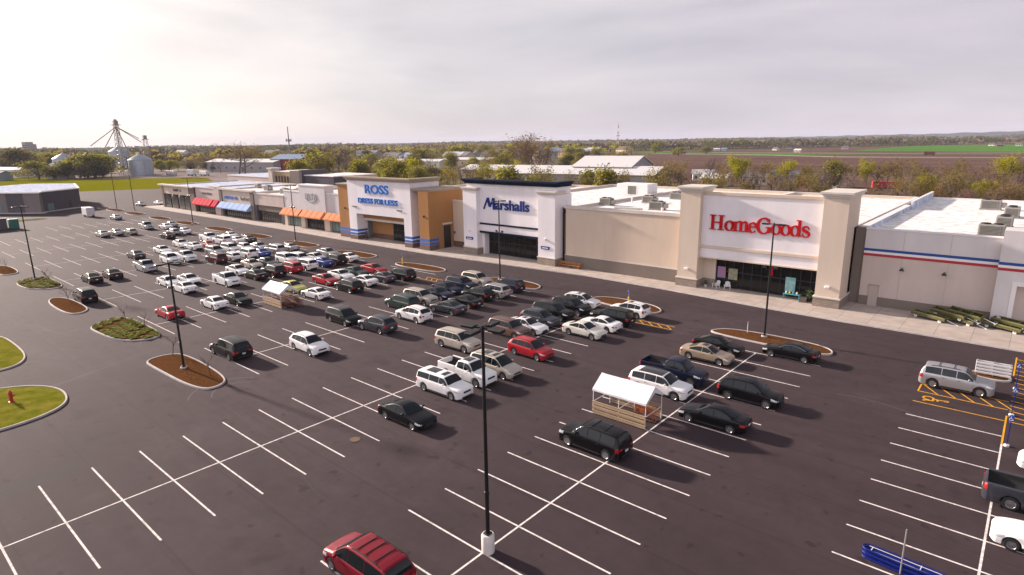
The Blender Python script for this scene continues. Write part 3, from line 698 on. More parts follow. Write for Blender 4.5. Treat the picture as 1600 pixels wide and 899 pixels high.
# ---- grey store with orange awnings
def awning(parent, x0, x1, y, z0, z1, out, m, panels=4):
    b = MB(); b.face([(x0, y, z1), (x1, y, z1), (x1, y-out, z0+.25), (x0, y-out, z0+.25)]); b.face([(x0, y-out, z0+.25), (x1, y-out, z0+.25), (x1, y-out, z0), (x0, y-out, z0)])
    b.face([(x0, y, z1), (x0, y-out, z0+.25), (x0, y-out, z0), (x0, y, z0)]); b.face([(x1, y, z1), (x1, y, z0), (x1, y-out, z0), (x1, y-out, z0+.25)]); b.face([(x0, y-.02, z0+.1), (x1, y-.02, z0+.1), (x1, y-out+.02, z0+.1), (x0, y-out+.02, z0+.1)])
    o = b.build('awning', m, parent)
    for i in range(panels+1):
        x = x0+(x1-x0)*i/panels; f = MB(); f.tube([(x, y, z1+.02), (x, y-out, z0+.27)], .03, 5); f.build('awning_rib', m, o)
def ulta():
    t = store('shop', 'pale grey shop front with three orange awnings')
    b = MB().use(ST_GREY); b.box(-122.9, -115.2, 58.6, 59.0, 4.3, 8.5); b.box(-115.2, -104.3, 58.2, 60.6, 3.9, 10.2); b.box(-104.3, -95.9, 58.6, 59.0, 4.3, 8.6)
    b.use(M_WHITE); b.box(-123.0, -115.2, 58.5, 59.1, 8.5, 8.75); b.box(-115.4, -104.1, 58.05, 60.7, 10.2, 10.45); b.box(-104.1, -95.9, 58.5, 59.1, 8.6, 8.85)
    b.use(ST_CREAM)
    for x0, x1 in ((-122.9, -121.6), (-115.4, -113.6), (-105.4, -103.2), (-96.8, -95.5)): b.box(x0, x1, 58.25, 59.0, .14, 4.3 if x0 < -120 or x0 > -100 else 3.9)
    b.build('front_wall', None, t)
    for x0, x1, y in ((-123.0, -114.6, 58.2), (-114.0, -104.8, 58.15), (-103.9, -96.0, 58.2)): awning(t, x0, x1, y, 2.9, 4.5, 1.3, M_AWO)
    doors_front(t, -121.6, -115.4, 58.9, .15, 4.3, 1.2, g=M_GREENG); doors_front(t, -113.6, -105.4, 58.9, .15, 3.9, 1.3); doors_front(t, -103.2, -96.8, 58.9, .15, 4.3, 1.2, g=M_GREENG)
    text('sign_lettering', 'ULTA', M_GSIGN2, -109.9, 58.12, 7.75, 5.0, 1.45, .08, -.012, t, 0, 1.1)
    a = MB()
    for i in range(14):
        t0 = R(215+110*i/14); t1 = R(215+110*(i+1)/14)
        a.idx([(-109.9+r*math.cos(q), y, 8.6+r*.75*math.sin(q)) for q in (t0, t1) for r in (2.75, 3.0) for y in (58.19, 58.08)], [(0, 2, 6, 4), (1, 5, 7, 3), (0, 1, 3, 2), (4, 6, 7, 5), (0, 4, 5, 1), (2, 3, 7, 6)])
    a.build('sign_lettering', M_GSIGN2, t)
    roof_slab(t, -123.1, -95.6, 59.2, 84, 7.9, 0)
ulta()

def scribble(parent, m, x, y, z, w, h, seed):
    """small lettering too far off to read: a row of short raised strokes"""
    r = random.Random(seed); b = MB(); n = int(w/(h*.62))
    for i in range(n):
        if r.random() < .12: continue
        xa = x-w/2+w*i/n; hh = h*r.uniform(.6, 1)
        b.box(xa, xa+w/n*.22, y-.08, y, z-h/2, z-h/2+hh); b.box(xa+w/n*.24, xa+w/n*.7, y-.075, y, z-h/2+hh*r.choice((.1, .45, .8)), z-h/2+hh*r.choice((.85, .95))+.12)
    b.build('sign_lettering', m, parent)
def brownfront():
    t = store('shop', 'vacant beige shop with dark brown lower front, left of the orange awnings')
    b = MB().use(ST_PINK); b.box(-138.0, -123.2, 58.5, 59.0, 4.35, 7.1); b.use(ST_LIGHT); b.box(-138.1, -123.15, 58.4, 59.1, 7.1, 7.4); b.use(ST_DKGREY); b.box(-138.0, -136.9, 58.3, 59.0, .14, 4.35); b.box(-124.4, -123.2, 58.3, 59.0, .14, 4.35)
    b.use(ST_TAUPE); b.box(-136.9, -124.4, 58.8, 59.2, 2.9, 4.35); b.build('front_wall', None, t)
    doors_front(t, -136.9, -124.4, 59.0, .15, 2.9, 1.15, g=mat('bronze_glass', (.03, .022, .016), .15))
    roof_slab(t, -138.1, -123.2, 59.2, 84, 7.0, 0, para_h=.3)
def bluefront():
    t = store('shop', 'cream shop with one wide pale blue awning')
    b = MB().use(ST_CREAM); b.box(-157.5, -138.1, 58.5, 59.0, 3.9, 7.5); b.use(ST_TAUPE)
    for x0, x1 in ((-157.8, -156.4), (-139.8, -138.1)): b.box(x0, x1, 58.2, 58.98, .14, 7.45)
    b.use(ST_LIGHT); b.box(-158.0, -138.1, 58.0, 59.1, 7.5, 7.95); b.box(-156.4, -139.8, 58.4, 58.5, 6.6, 6.75); b.build('front_wall', None, t)
    awning(t, -157.2, -139.4, 58.2, 2.5, 4.2, 1.5, M_AWB, 6); doors_front(t, -156.4, -139.8, 58.8, .15, 3.9, 1.2)
    scribble(t, M_SBLUE, -150.8, 58.48, 5.5, 8.5, .95, 4); scribble(t, M_GSIGN, -143, 58.48, 5.5, 5.2, .9, 8)
    roof_slab(t, -157.7, -138.2, 59.2, 84, 7.2, 0, para_h=.3)
def redfront():
    t = store('shop', 'beige shop with red awnings left of the pale blue awning')
    b = MB().use(ST_PINK); b.box(-174.5, -161.4, 58.6, 59.0, 3.9, 7.4); b.box(-161.4, -158.2, 58.3, 59.0, .14, 7.9); b.use(ST_LIGHT); b.box(-174.6, -158.1, 58.45, 59.1, 7.4, 7.65); b.box(-161.5, -158.1, 58.2, 59.15, 7.9, 8.2)
    b.build('front_wall', None, t)
    awning(t, -174.6, -162.2, 58.3, 2.5, 4.4, 1.4, M_AWR, 5); awning(t, -161.2, -158.4, 58.2, 2.5, 4.4, 1.4, M_AWR, 2); doors_front(t, -174.3, -161.6, 58.9, .15, 3.9, 1.2)
    scribble(t, M_GSIGN, -166.5, 58.58, 5.9, 6.5, .6, 12)
    roof_slab(t, -174.6, -158.2, 59.2, 84, 7.0, 0, M_ROOFG, para_h=.3)
def cornerfront():
    t = store('shop', 'cream corner shop with four arched dark windows at the far end of the mall')
    b = MB().use(ST_CREAM); b.box(-200, -174.8, 58.5, 59.0, 4.6, 7.2); b.use(ST_TAUPE); b.box(-200.1, -198.6, 58.3, 59.1, .14, 7.2); b.box(-178.4, -174.8, 58.2, 59.0, .14, 7.2); b.use(ST_CREAM)
    for i in range(3): b.box(-192.6+i*5.4, -191.4+i*5.4, 58.5, 59.0, .14, 4.6)
    b.use(ST_LIGHT); b.box(-200.8, -174.2, 57.6, 59.2, 7.2, 7.6); b.build('front_wall', None, t)
    for i in range(4):
        x = -195.6+i*5.4 if i < 3 else -181.0
        w = MB(); pts = [(x-2.1, .3), (x+2.1, .3), (x+2.1, 3.2)]+[(x+2.1*math.cos(R(a)), 3.2+1.35*math.sin(R(a))) for a in range(20, 180, 20)]+[(x-2.1, 3.2)]
        n = len(pts); w.idx([(a, 58.42, c) for a, c in pts]+[(a, 58.6, c) for a, c in pts], [tuple(reversed(range(n))), tuple(range(n, 2*n))]+[(k, (k+1) % n, n+(k+1) % n, n+k) for k in range(n)]); w.build('arched_window', mat('dim_glass', (.05, .05, .045), .2), t)
    scribble(t, M_FRAME, -187.5, 58.48, 6.0, 6.0, .9, 21)
    roof_slab(t, -200.2, -174.9, 59.2, 84, 7.0, 0, M_ROOFG, wall=ST_CREAM, para_h=.3)
for f_ in (brownfront, bluefront, redfront, cornerfront): f_()

# ---- store with the red, white and blue band at the right
def oldnavy():
    t = store('anchor_store', 'rose beige store with blue white and red wall band at the right end')
    b = MB().use(ST_PINK); b.box(3.3, 15.95, 62.0, 62.5, 1.25, 6.08); b.use(ST_GREY); b.box(3.3, 15.95, 62.0, 62.5, 6.95, 9.2)
    b.use(ST_TAUPE); b.box(2.15, 3.3, 62.3, 62.9, .14, 9.25); b.box(3.3, 15.95, 61.95, 62.5, .14, 1.25)
    b.build('front_wall', None, t)
    b = MB().use(M_ONBLUE); b.box(3.3, 15.95, 61.96, 62.5, 6.65, 6.95); b.use(M_WHITE); b.box(3.3, 15.95, 61.96, 62.5, 6.37, 6.65); b.use(M_ONRED); b.box(3.3, 15.95, 61.96, 62.5, 6.08, 6.37); b.build('colour_band', None, t)
    b = MB().use(ST_GREY); b.box(15.95, 40, 60.8, 64, 5.0, 6.08); b.box(15.95, 40, 60.8, 64, 6.95, 10.2); b.box(15.95, 17.3, 60.8, 64, .14, 5.0); b.use(ST_PINK); b.box(17.3, 40, 61.6, 64, .9, 4.6); b.use(ST_TAUPE); b.box(17.6, 40, 61.5, 64, .14, .9)
    b.use(M_WHITE); b.box(17.3, 17.7, 60.7, 61.6, .14, 5.0); b.box(17.7, 40, 60.7, 61.6, 4.6, 5.0); b.build('entrance_wall', None, t)
    b = MB().use(M_ONBLUE); b.box(15.91, 40, 60.76, 64, 6.65, 6.95); b.use(M_WHITE); b.box(15.91, 40, 60.76, 64, 6.37, 6.65); b.use(M_ONRED); b.box(15.91, 40, 60.76, 64, 6.08, 6.37); b.build('colour_band', None, t)
    d = MB(); d.box(4.3, 5.25, 61.86, 61.95, .15, 2.55); dd = d.build('side_door', M_DOORP, t); h = MB(); h.box(5.05, 5.12, 61.78, 61.86, 1.2, 1.35); h.build('handle', M_METAL, dd)
    w = MB(); w.box(4.22, 5.33, 61.82, 61.95, 2.55, 2.68); w.build('door_hood', ST_KHAKI, t)
    for x in (7.4, 11.4):
        l = MB(); l.lathe([(.1, .3), (.14, .25), (.26, 0)], 10); l.tube([(0, .16, .28), (0, .62, .28)], .04, 6); l.build('wall_light', M_FRAME, t, 40, (x, 61.45, 4.75))
    g = MB()
    for x in (7.2, 11.6): g = MB(); g.box(x-.012, x+.012, 61.985, 62.0, 1.25, 6.08); g.build('wall_joint', ST_KHAKI, t); g = MB(); g.box(x-.012, x+.012, 61.985, 62.0, 6.96, 9.2); g.build('wall_joint', ST_KHAKI, t)
    b = MB(); b.box(3.0, 60, 62.6, 113, 8.45, 8.7); b.build('roof', M_ROOF, t)
    w = MB().use(M_ROOFG); w.box(2.5, 3.2, 62.95, 92, 0, 9.3); w.box(3.2, 3.5, 92, 113, 0, 9.9); w.use(M_WHITE); w.box(2.45, 3.25, 62.95, 92, 9.3, 9.37); w.box(3.15, 3.55, 92, 113.3, 9.9, 9.97); w.box(3.5, 60, 112.7, 113.1, 0, 9.0)
    w.use(ST_GREY); w.box(3.3, 40, 62.55, 62.9, 8.7, 9.24); w.use(M_WHITE); w.box(3.25, 15.9, 61.93, 62.95, 9.2, 9.29); w.build('parapet', None, t)
oldnavy()

# ---- buildings behind the strip of shops
def backbuilding(name, label, x0, x1, y0, y1, h, wall, roofm=M_ROOFG, cap=True, windows=0):
    t = empty(name, (0, 0, 0), 0, label, 'building')
    b = MB().use(wall); b.box(x0, x1, y0, y1, -.1, h); b.build('wall', None, t)
    r = MB().use(M_WHITE); r.box(x0-.15, x1+.15, y0-.15, y1+.15, h, h+.25); r.use(roofm); r.box(x0+.3, x1-.3, y0+.3, y1-.3, h+.2, h+.3); r.build('roof', None, t)
    for i in range(windows):
        x = x0+(x1-x0)*(i+.5)/windows; w = MB(); w.box(x-.55, x+.55, y0-.06, y0+.02, h*.62, h*.86); w.build('window', M_FRAME, t)
    return t
backbuilding('rear_block', 'low grey roofed rear block behind the red awning shop', -232, -195.5, 95, 112, 7.6, ST_PINK)
tw = backbuilding('tower_block', 'square tan tower with a row of small windows behind the shop roofs', -194.2, -182.4, 95, 108, 9.9, ST_TANB, M_ROOF, windows=6)
backbuilding('rear_block', 'dark grey rear block right of the square tan tower', -174.2, -156.7, 95, 112, 9.0, ST_DKGREY, M_ROOF)
b = MB().use(ST_CREAM); b.box(-197.0, -194.3, 94, 97, 0, 10.8); b.use(ST_LIGHT); b.box(-197.4, -193.9, 93.6, 97.4, 10.8, 11.3); b.build('pier', None, tw)
b = MB().use(ST_TAUPE); b.box(-182.3, -176, 94.2, 104, 0, 10.5); b.use(ST_DKGREY); b.box(-176, -174.3, 94, 104, 0, 10.9); b.build('pier', None, tw)

# ---- dark grey building at the left
def leftbuilding():
    t = empty('retail_building', (0, 0, 0), 0, 'dark grey low building with pale parapet at the left edge', 'building')
    P0, P1, P2, P3, P4, P5 = (-226.3, 42.1), (-217.4, 29.9), (-213.5, 28.4), (-217.7, 25.2), (-222.2, 21.8), (-232, 14.5)
    poly = [P0, P1, P2, P3, P4, P5, (-255, 12), (-270, 38), (-256, 48.5)]
    wallm = [ST_DKGREY, ST_GREYB, ST_GREYB, ST_DKGREY, ST_GREYB, ST_DKGREY, ST_DKGREY, ST_DKGREY, ST_DKGREY]
    b = MB()
    for i, (a, c) in enumerate(zip(poly, poly[1:]+poly[:1])):
        b.use(wallm[i]); b.face([(*a, -.1), (*c, -.1), (*c, 6.0), (*a, 6.0)])
    b.build('wall', None, t)
    s = 1 if area(poly) > 0 else -1
    r = MB().use(M_ROOFG); q = inset(poly, -.35); n = len(q)
    r.use(M_WHITE); r.prism(q, 6.0, 6.35); r.use(M_ROOFG); r.prism(inset(poly, .5), 6.3, 6.42); r.build('roof', None, t)
    d = Vector((P1[0]-P0[0], P1[1]-P0[1], 0)).normalized(); nn = Vector((d.y, -d.x, 0))
    if nn.x < 0: nn = -nn
    for k, m_, z1 in ((.78, M_GREENG, 2.4), (.86, M_GREENG, 2.4), (.3, M_FRAME, 2.6)):
        c = Vector((P0[0], P0[1], 0))+d*(15.1*k); w = MB()
        for a in (-.55,): 
            p = [c+d*a2+nn*o for o in (.06,) for a2 in (-.55, .55)]
            w.face([p[0]+Vector((0, 0, .3)), p[1]+Vector((0, 0, .3)), p[1]+Vector((0, 0, z1)), p[0]+Vector((0, 0, z1))])
        w.build('window', m_, t)
    for (a, c) in ((P4, P5),):
        w = MB(); da = Vector((c[0]-a[0], c[1]-a[1], 0)); nn2 = Vector((.5, -.85, 0)).normalized()*.08
        for f0, f1, z1 in ((.15, .5, 2.9), (.6, .9, 2.9)):
            p0 = Vector((*a, 0))+da*f0+nn2; p1 = Vector((*a, 0))+da*f1+nn2; w.face([p0+Vector((0, 0, .2)), p1+Vector((0, 0, .2)), p1+Vector((0, 0, z1)), p0+Vector((0, 0, z1))])
        w.build('window', M_GREENG, t)
leftbuilding()
b = MB(); b.prism([(-224, 43), (-215.2, 30.6), (-211.5, 28.6), (-216.2, 24.0), (-221, 20.2), (-232, 12), (-233, 14), (-222, 21.7), (-217.5, 25.3), (-213.6, 28.4), (-217.3, 29.8), (-226, 42.2)], 0, .15); struct(b.build('pavement', M_KERB))
t = empty('bin_enclosure', (0, 0, 0), 0, 'grey walled bin enclosure at the left edge', 'enclosure')
b = MB().use(ST_DKGREY); b.box(-175, -174.6, 2, 13, 0, 2.7); b.box(-185, -175, 12.6, 13, 0, 2.7); b.box(-185, -175, 2, 2.4, 0, 2.7); b.build('wall', None, t); b = MB(); b.box(-175.1, -174.5, 1.9, 13.1, 2.7, 2.82); b.build('coping', M_WHITE, t)

# ------------------------------------------------------------------ vehicles
M_TYRE = mat('tyre_rubber', (.012, .012, .013), .85); M_RIM = mat('alloy_rim', (.48, .48, .50), .3, .9); M_TRIM = mat('black_trim', (.014, .014, .015), .6)
M_CGLASS = mat('car_glass', (.006, .010, .012), .05, spec=.45); M_LAMPF = mat('headlight_lens', (.62, .64, .66), .12, .35); M_LAMPR = mat('tail_light_lens', (.36, .012, .014), .15)
M_PLATE = mat('licence_plate', (.66, .66, .68), .5); M_CHROME = mat('chrome', (.6, .6, .62), .18, 1); M_BED = mat('bed_liner', (.010, .010, .011), .85); M_SUNROOF = mat('sunroof_glass', (.022, .022, .026), .08, spec=.7)
PAINT = {}
for n_, c_, me_ in (('white', (.82, .81, .80), 0), ('pearl', (.66, .64, .56), .1), ('silver', (.42, .42, .43), .55), ('grey', (.050, .052, .066), .25), ('black', (.0035, .003, .0045), 0), ('navy', (.007, .011, .034), .1), ('blue', (.02, .06, .30), .3),
                    ('red', (.42, .010, .022), .15), ('maroon', (.075, .010, .022), .3), ('green', (.025, .05, .042), .3), ('lime', (.52, .50, .13), .15), ('gold', (.44, .35, .25), .45), ('beige', (.50, .45, .38), .3), ('brown', (.17, .095, .075), .4), ('crimson', (.20, .004, .016), .15)):
    PAINT[n_] = mat('car_paint_'+n_, c_, .36, me_, coat=.42 if max(c_) < .06 else .4, spec=.12 if max(c_) < .06 else .25)

def interp(tab, t):
    if t <= tab[0][0]: return tab[0][1]
    for (a, va), (b_, vb) in zip(tab, tab[1:]):
        if t <= b_:
            k = (t-a)/(b_-a) if b_ > a else 1
            return va+(vb-va)*k
    return tab[-1][1]
def smooth_tab(tab, n=2):
    return chaikin(tab, n, False)

SPEC = {
 'sedan': dict(L=4.86, W=1.84, top=[(0, .60), (.015, .72), (.06, .83), (.15, .90), (.25, .955), (.28, .985), (.43, 1.385), (.50, 1.45), (.60, 1.455), (.69, 1.38), (.845, 1.085), (.90, 1.06), (.97, 1.03), (.99, .95), (1, .72)],
    belt=[(0, .58), (.03, .68), (.12, .80), (.28, .90), (.55, .93), (.82, .98), (.95, .98), (1, .70)], wr=.58, ws=(.285, .455), rw=(.675, .835), win=(.315, .80), split=(.545,), gl=.93, wx=(.185, .795), wrad=.335, kind=0),
 'hatchback': dict(L=4.25, W=1.77, top=[(0, .62), (.015, .75), (.07, .88), (.2, .97), (.24, 1.01), (.40, 1.42), (.48, 1.50), (.75, 1.47), (.86, 1.38), (.97, 1.02), (.99, .92), (1, .70)],
    belt=[(0, .60), (.05, .74), (.24, .92), (.6, .97), (.9, 1.02), (1, .72)], wr=.58, ws=(.245, .43), rw=(.86, .965), win=(.28, .88), split=(.53, .74), gl=.95, wx=(.19, .81), wrad=.32, kind=1),
 'suv': dict(L=4.95, W=1.94, top=[(0, .80), (.012, .98), (.05, 1.08), (.2, 1.14), (.25, 1.18), (.36, 1.66), (.43, 1.78), (.70, 1.79), (.90, 1.74), (.945, 1.66), (.985, 1.16), (.995, 1.02), (1, .72)],
    belt=[(0, .78), (.03, .94), (.2, 1.06), (.5, 1.09), (.96, 1.12), (.99, 1.0), (1, .74)], wr=.68, ws=(.255, .40), rw=(.938, .98), win=(.275, .925), split=(.50, .70), gl=.95, wx=(.18, .80), wrad=.38, kind=2),
 'crossover': dict(L=4.68, W=1.88, top=[(0, .70), (.012, .88), (.06, 1.0), (.19, 1.06), (.24, 1.10), (.39, 1.58), (.47, 1.68), (.66, 1.69), (.85, 1.60), (.91, 1.50), (.98, 1.13), (.995, 1.0), (1, .74)],
    belt=[(0, .68), (.04, .86), (.22, .99), (.55, 1.03), (.92, 1.11), (.985, 1.05), (1, .76)], wr=.62, ws=(.245, .43), rw=(.875, .97), win=(.28, .88), split=(.53, .73), gl=.95, wx=(.185, .80), wrad=.36, kind=2),
 'minivan': dict(L=5.1, W=1.98, top=[(0, .64), (.012, .80), (.06, .94), (.16, 1.05), (.20, 1.10), (.36, 1.66), (.43, 1.74), (.70, 1.75), (.90, 1.69), (.945, 1.60), (.985, 1.10), (.995, .98), (1, .66)],
    belt=[(0, .62), (.04, .80), (.2, .98), (.6, 1.03), (.96, 1.05), (.99, .96), (1, .68)], wr=.68, ws=(.205, .395), rw=(.935, .98), win=(.235, .925), split=(.44, .68), gl=.95, wx=(.175, .78), wrad=.34, kind=3),
 'wagon': dict(L=5.12, W=1.93, top=[(0, .78), (.008, .95), (.03, 1.03), (.2, 1.10), (.25, 1.13), (.345, 1.62), (.39, 1.71), (.70, 1.72), (.93, 1.70), (.965, 1.64), (.985, 1.10), (.995, .98), (1, .70)],
    belt=[(0, .76), (.02, .94), (.2, 1.05), (.6, 1.08), (.97, 1.09), (.99, 1.0), (1, .72)], wr=.72, ws=(.255, .37), rw=(.958, .982), win=(.275, .955), split=(.46, .68), gl=.98, wx=(.185, .80), wrad=.36, kind=4),
 'pickup': dict(L=5.75, W=2.0, top=[(0, .86), (.01, 1.05), (.04, 1.14), (.19, 1.20), (.225, 1.23), (.31, 1.74), (.36, 1.88), (.50, 1.89), (.565, 1.82), (.60, 1.36), (.603, 1.33), (.985, 1.33), (.995, 1.25), (1, .78)],
    belt=[(0, .84), (.03, 1.02), (.2, 1.14), (.58, 1.20), (.605, 1.30), (.985, 1.30), (1, .80)], wr=.70, ws=(.23, .34), rw=(.575, .598), win=(.25, .565), split=(.43,), gl=.96, wx=(.165, .775), wrad=.40, kind=5),
}
ZB = .22
def section(sp, t, za):
    L, W = sp['L'], sp['W']; h = W/2
    pf = 1-.30*max(0, 1-t/.055)**2 if t < .055 else (1-.20*max(0, 1-(1-t)/.045)**2 if t > .955 else 1)
    pf -= .035*max(0, 1-t/.22)**1.5
    w = h*pf; top = interp(sp['_top'], t); belt = min(interp(sp['_belt'], t), top)
    zb = ZB+(.10*max(0, 1-t/.05) if t < .05 else .12*max(0, 1-(1-t)/.05))
    za = max(za, zb)
    if sp['kind'] == 5 and .612 < t < .968:     # open load bed
        return [(0, zb), (w-.34, zb), (w-.32, za), (w*.965, za), (w, max(za+.02, .62)), (w*.99, 1.26), (w*.965, 1.33), (w*.86, 1.335), (w*.84, .86), (w*.5, .85), (0, .85)]
    g = min(1, max(0, (top-belt-.04)/.16)); wr = w*sp['wr']/.92 if False else sp['wr']*h/.92*.98
    k = min(1, (top-belt)/max(.01, max(v for _, v in sp['top'])-.95*belt)) if g > 0 else 0
    wl = w*.925
    wtop = wl+(wr-wl)*min(1, (top-belt)/.55) if g > 0 else wl
    lerp = lambda a, c: (a[0]+(c[0]-a[0])*g, a[1]+(c[1]-a[1])*g)
    return [(0, zb), (w-.34, zb), (w-.32, za), (w*.965, za), (w, max(za+.02, belt*.62)), (w*.985, belt-.07), (w*.945, max(belt, min(belt+.01, top))),
            lerp((w*.72, top-.012), (wl, belt+.035)), lerp((w*.48, top-.006), (wtop, top-.075)), lerp((w*.24, top-.002), (wtop*.84, top-.018)), (0, top)]
def smooth_section(pts):
    return pts[:3]+chaikin(pts[3:], 2, False)
def arch(sp, t):
    z = 0
    for wt in sp['wx']:
        dx = (t-wt)*sp['L']; r = sp['wrad']+.07
        if abs(dx) < r: z = max(z, sp['wrad']+math.sqrt(r*r-dx*dx)*.98)
    return z
def car_body(sp):
    ts = {0, .004, .012, .02, .03, .045, .06, .08, 1, .996, .99, .982, .97, .955, .94, .92, .90}
    ts |= {i/52 for i in range(53)}
    for wt in sp['wx']:
        r = (sp['wrad']+.07)/sp['L']
        ts |= {wt+r*math.cos(R(a)) for a in range(0, 181, 15)} | {wt-r*1.001, wt+r*1.001}
    if sp['kind'] == 5: ts |= {.611, .613, .967, .969}
    ts = sorted(x for x in ts if 0 <= x <= 1); ts = [t for i, t in enumerate(ts) if i == 0 or t-ts[i-1] > .0012]
    b = MB(); b.use('paint'); b.use('trim'); b.use('bed')
    secs = []
    for t in ts:
        x = sp['L']/2-t*sp['L']
        secs.append([(x, y, z) for y, z in smooth_section(section(sp, t, arch(sp, t)))])
    n = len(secs[0]); m = len(secs); vs = []
    for s in secs: vs += s
    for s in secs: vs += [(x, -y, z) for x, y, z in s]
    P_, T_, BD = [], [], []
    for i in range(m-1):
        for j in range(n-1):
            a, bb, c, d = i*n+j, i*n+j+1, (i+1)*n+j+1, (i+1)*n+j; o = m*n
            q1 = (a, bb, c, d); q2 = (o+d, o+c, o+bb, o+a)
            kind = 'trim' if j < 2 else 'paint'
            if sp['kind'] == 5 and .612 < (ts[i]+ts[i+1])/2 < .968 and vs[a][2] < 1.30 and vs[bb][2] < 1.31 and j > n*.55: kind = 'bed'
            {'trim': T_, 'paint': P_, 'bed': BD}[kind].append((q1, q2))
    i0 = len(b.v); b.v += vs
    for lst, nm in ((P_, 'paint'), (T_, 'trim'), (BD, 'bed')):
        b.use(nm)
        for q1, q2 in lst:
            for q in (q1, q2): b.f.append(q); b.mi.append(b.cur)
    b.use('paint')
    for i in (0, m-1):
        loop = [i*n+j for j in range(n)]+[m*n+i*n+j for j in range(n-1, -1, -1)]
        b.f.append(tuple(loop if i == 0 else reversed(loop))); b.mi.append(b.cur)
    return b
def surf(sp, t, f0, out=0.012):
    """point on the glasshouse side, fraction f0 between the belt and the roof edge"""
    s = section(sp, t, 0); a, c = s[7], s[8]
    y = a[0]+(c[0]-a[0])*f0; z = a[1]+(c[1]-a[1])*f0
    return Vector((sp['L']/2-t*sp['L'], y+out, z+out*.4))
def side_pts(sp, t, z):
    """half width of the flank at height z"""
    s = smooth_section(section(sp, t, arch(sp, t)))[3:]
    for (y0, z0), (y1, z1) in zip(s, s[1:]):
        if z0 <= z <= z1 and z1 > z0: return y0+(y1-y0)*(z-z0)/(z1-z0)
    return s[0][0] if z < s[0][1] else s[2][0]
def flank_patch(b, sp, t0, t1, z0, z1, side, out, nt=6, nz=5, zf=None):
    grid = []
    for i in range(nt+1):
        t = t0+(t1-t0)*i/nt
        for j in range(nz+1):
            zz = z0+(z1-z0)*j/nz if zf is None else zf(t, j/nz)
            grid.append((sp['L']/2-t*sp['L'], side*(side_pts(sp, t, zz)+out), zz))
    fs = [((i*(nz+1)+j), (i*(nz+1)+j+1), ((i+1)*(nz+1)+j+1), ((i+1)*(nz+1)+j)) for i in range(nt) for j in range(nz)]
    if side > 0: fs = [tuple(reversed(f)) for f in fs]
    b.idx(grid, fs)
def top_patch(b, sp, t0, t1, wf, out=.012, nt=6, ny=8, z_off=None):
    grid = []
    for i in range(nt+1):
        t = t0+(t1-t0)*i/nt
        s = smooth_section(section(sp, t, 0))[3:]; s2 = section(sp, t, 0); hw = s2[8][0]*wf(i/nt)
        for j in range(ny+1):
            y = -hw+2*hw*j/ny; ay = abs(y); z = s[-1][1]
            for (y0, z0), (y1, z1) in zip(s, s[1:]):
                if y1 <= ay <= y0 and z0 > .6*s[-1][1]: z = z0+(z1-z0)*((ay-y0)/(y1-y0) if y1 != y0 else 0)
            grid.append((sp['L']/2-t*sp['L']+out*.8*(1 if t < .5 else -1), y, z+out))
    b.idx(grid, [(i*(ny+1)+j, (i+1)*(ny+1)+j, (i+1)*(ny+1)+j+1, i*(ny+1)+j+1) for i in range(nt) for j in range(ny)])

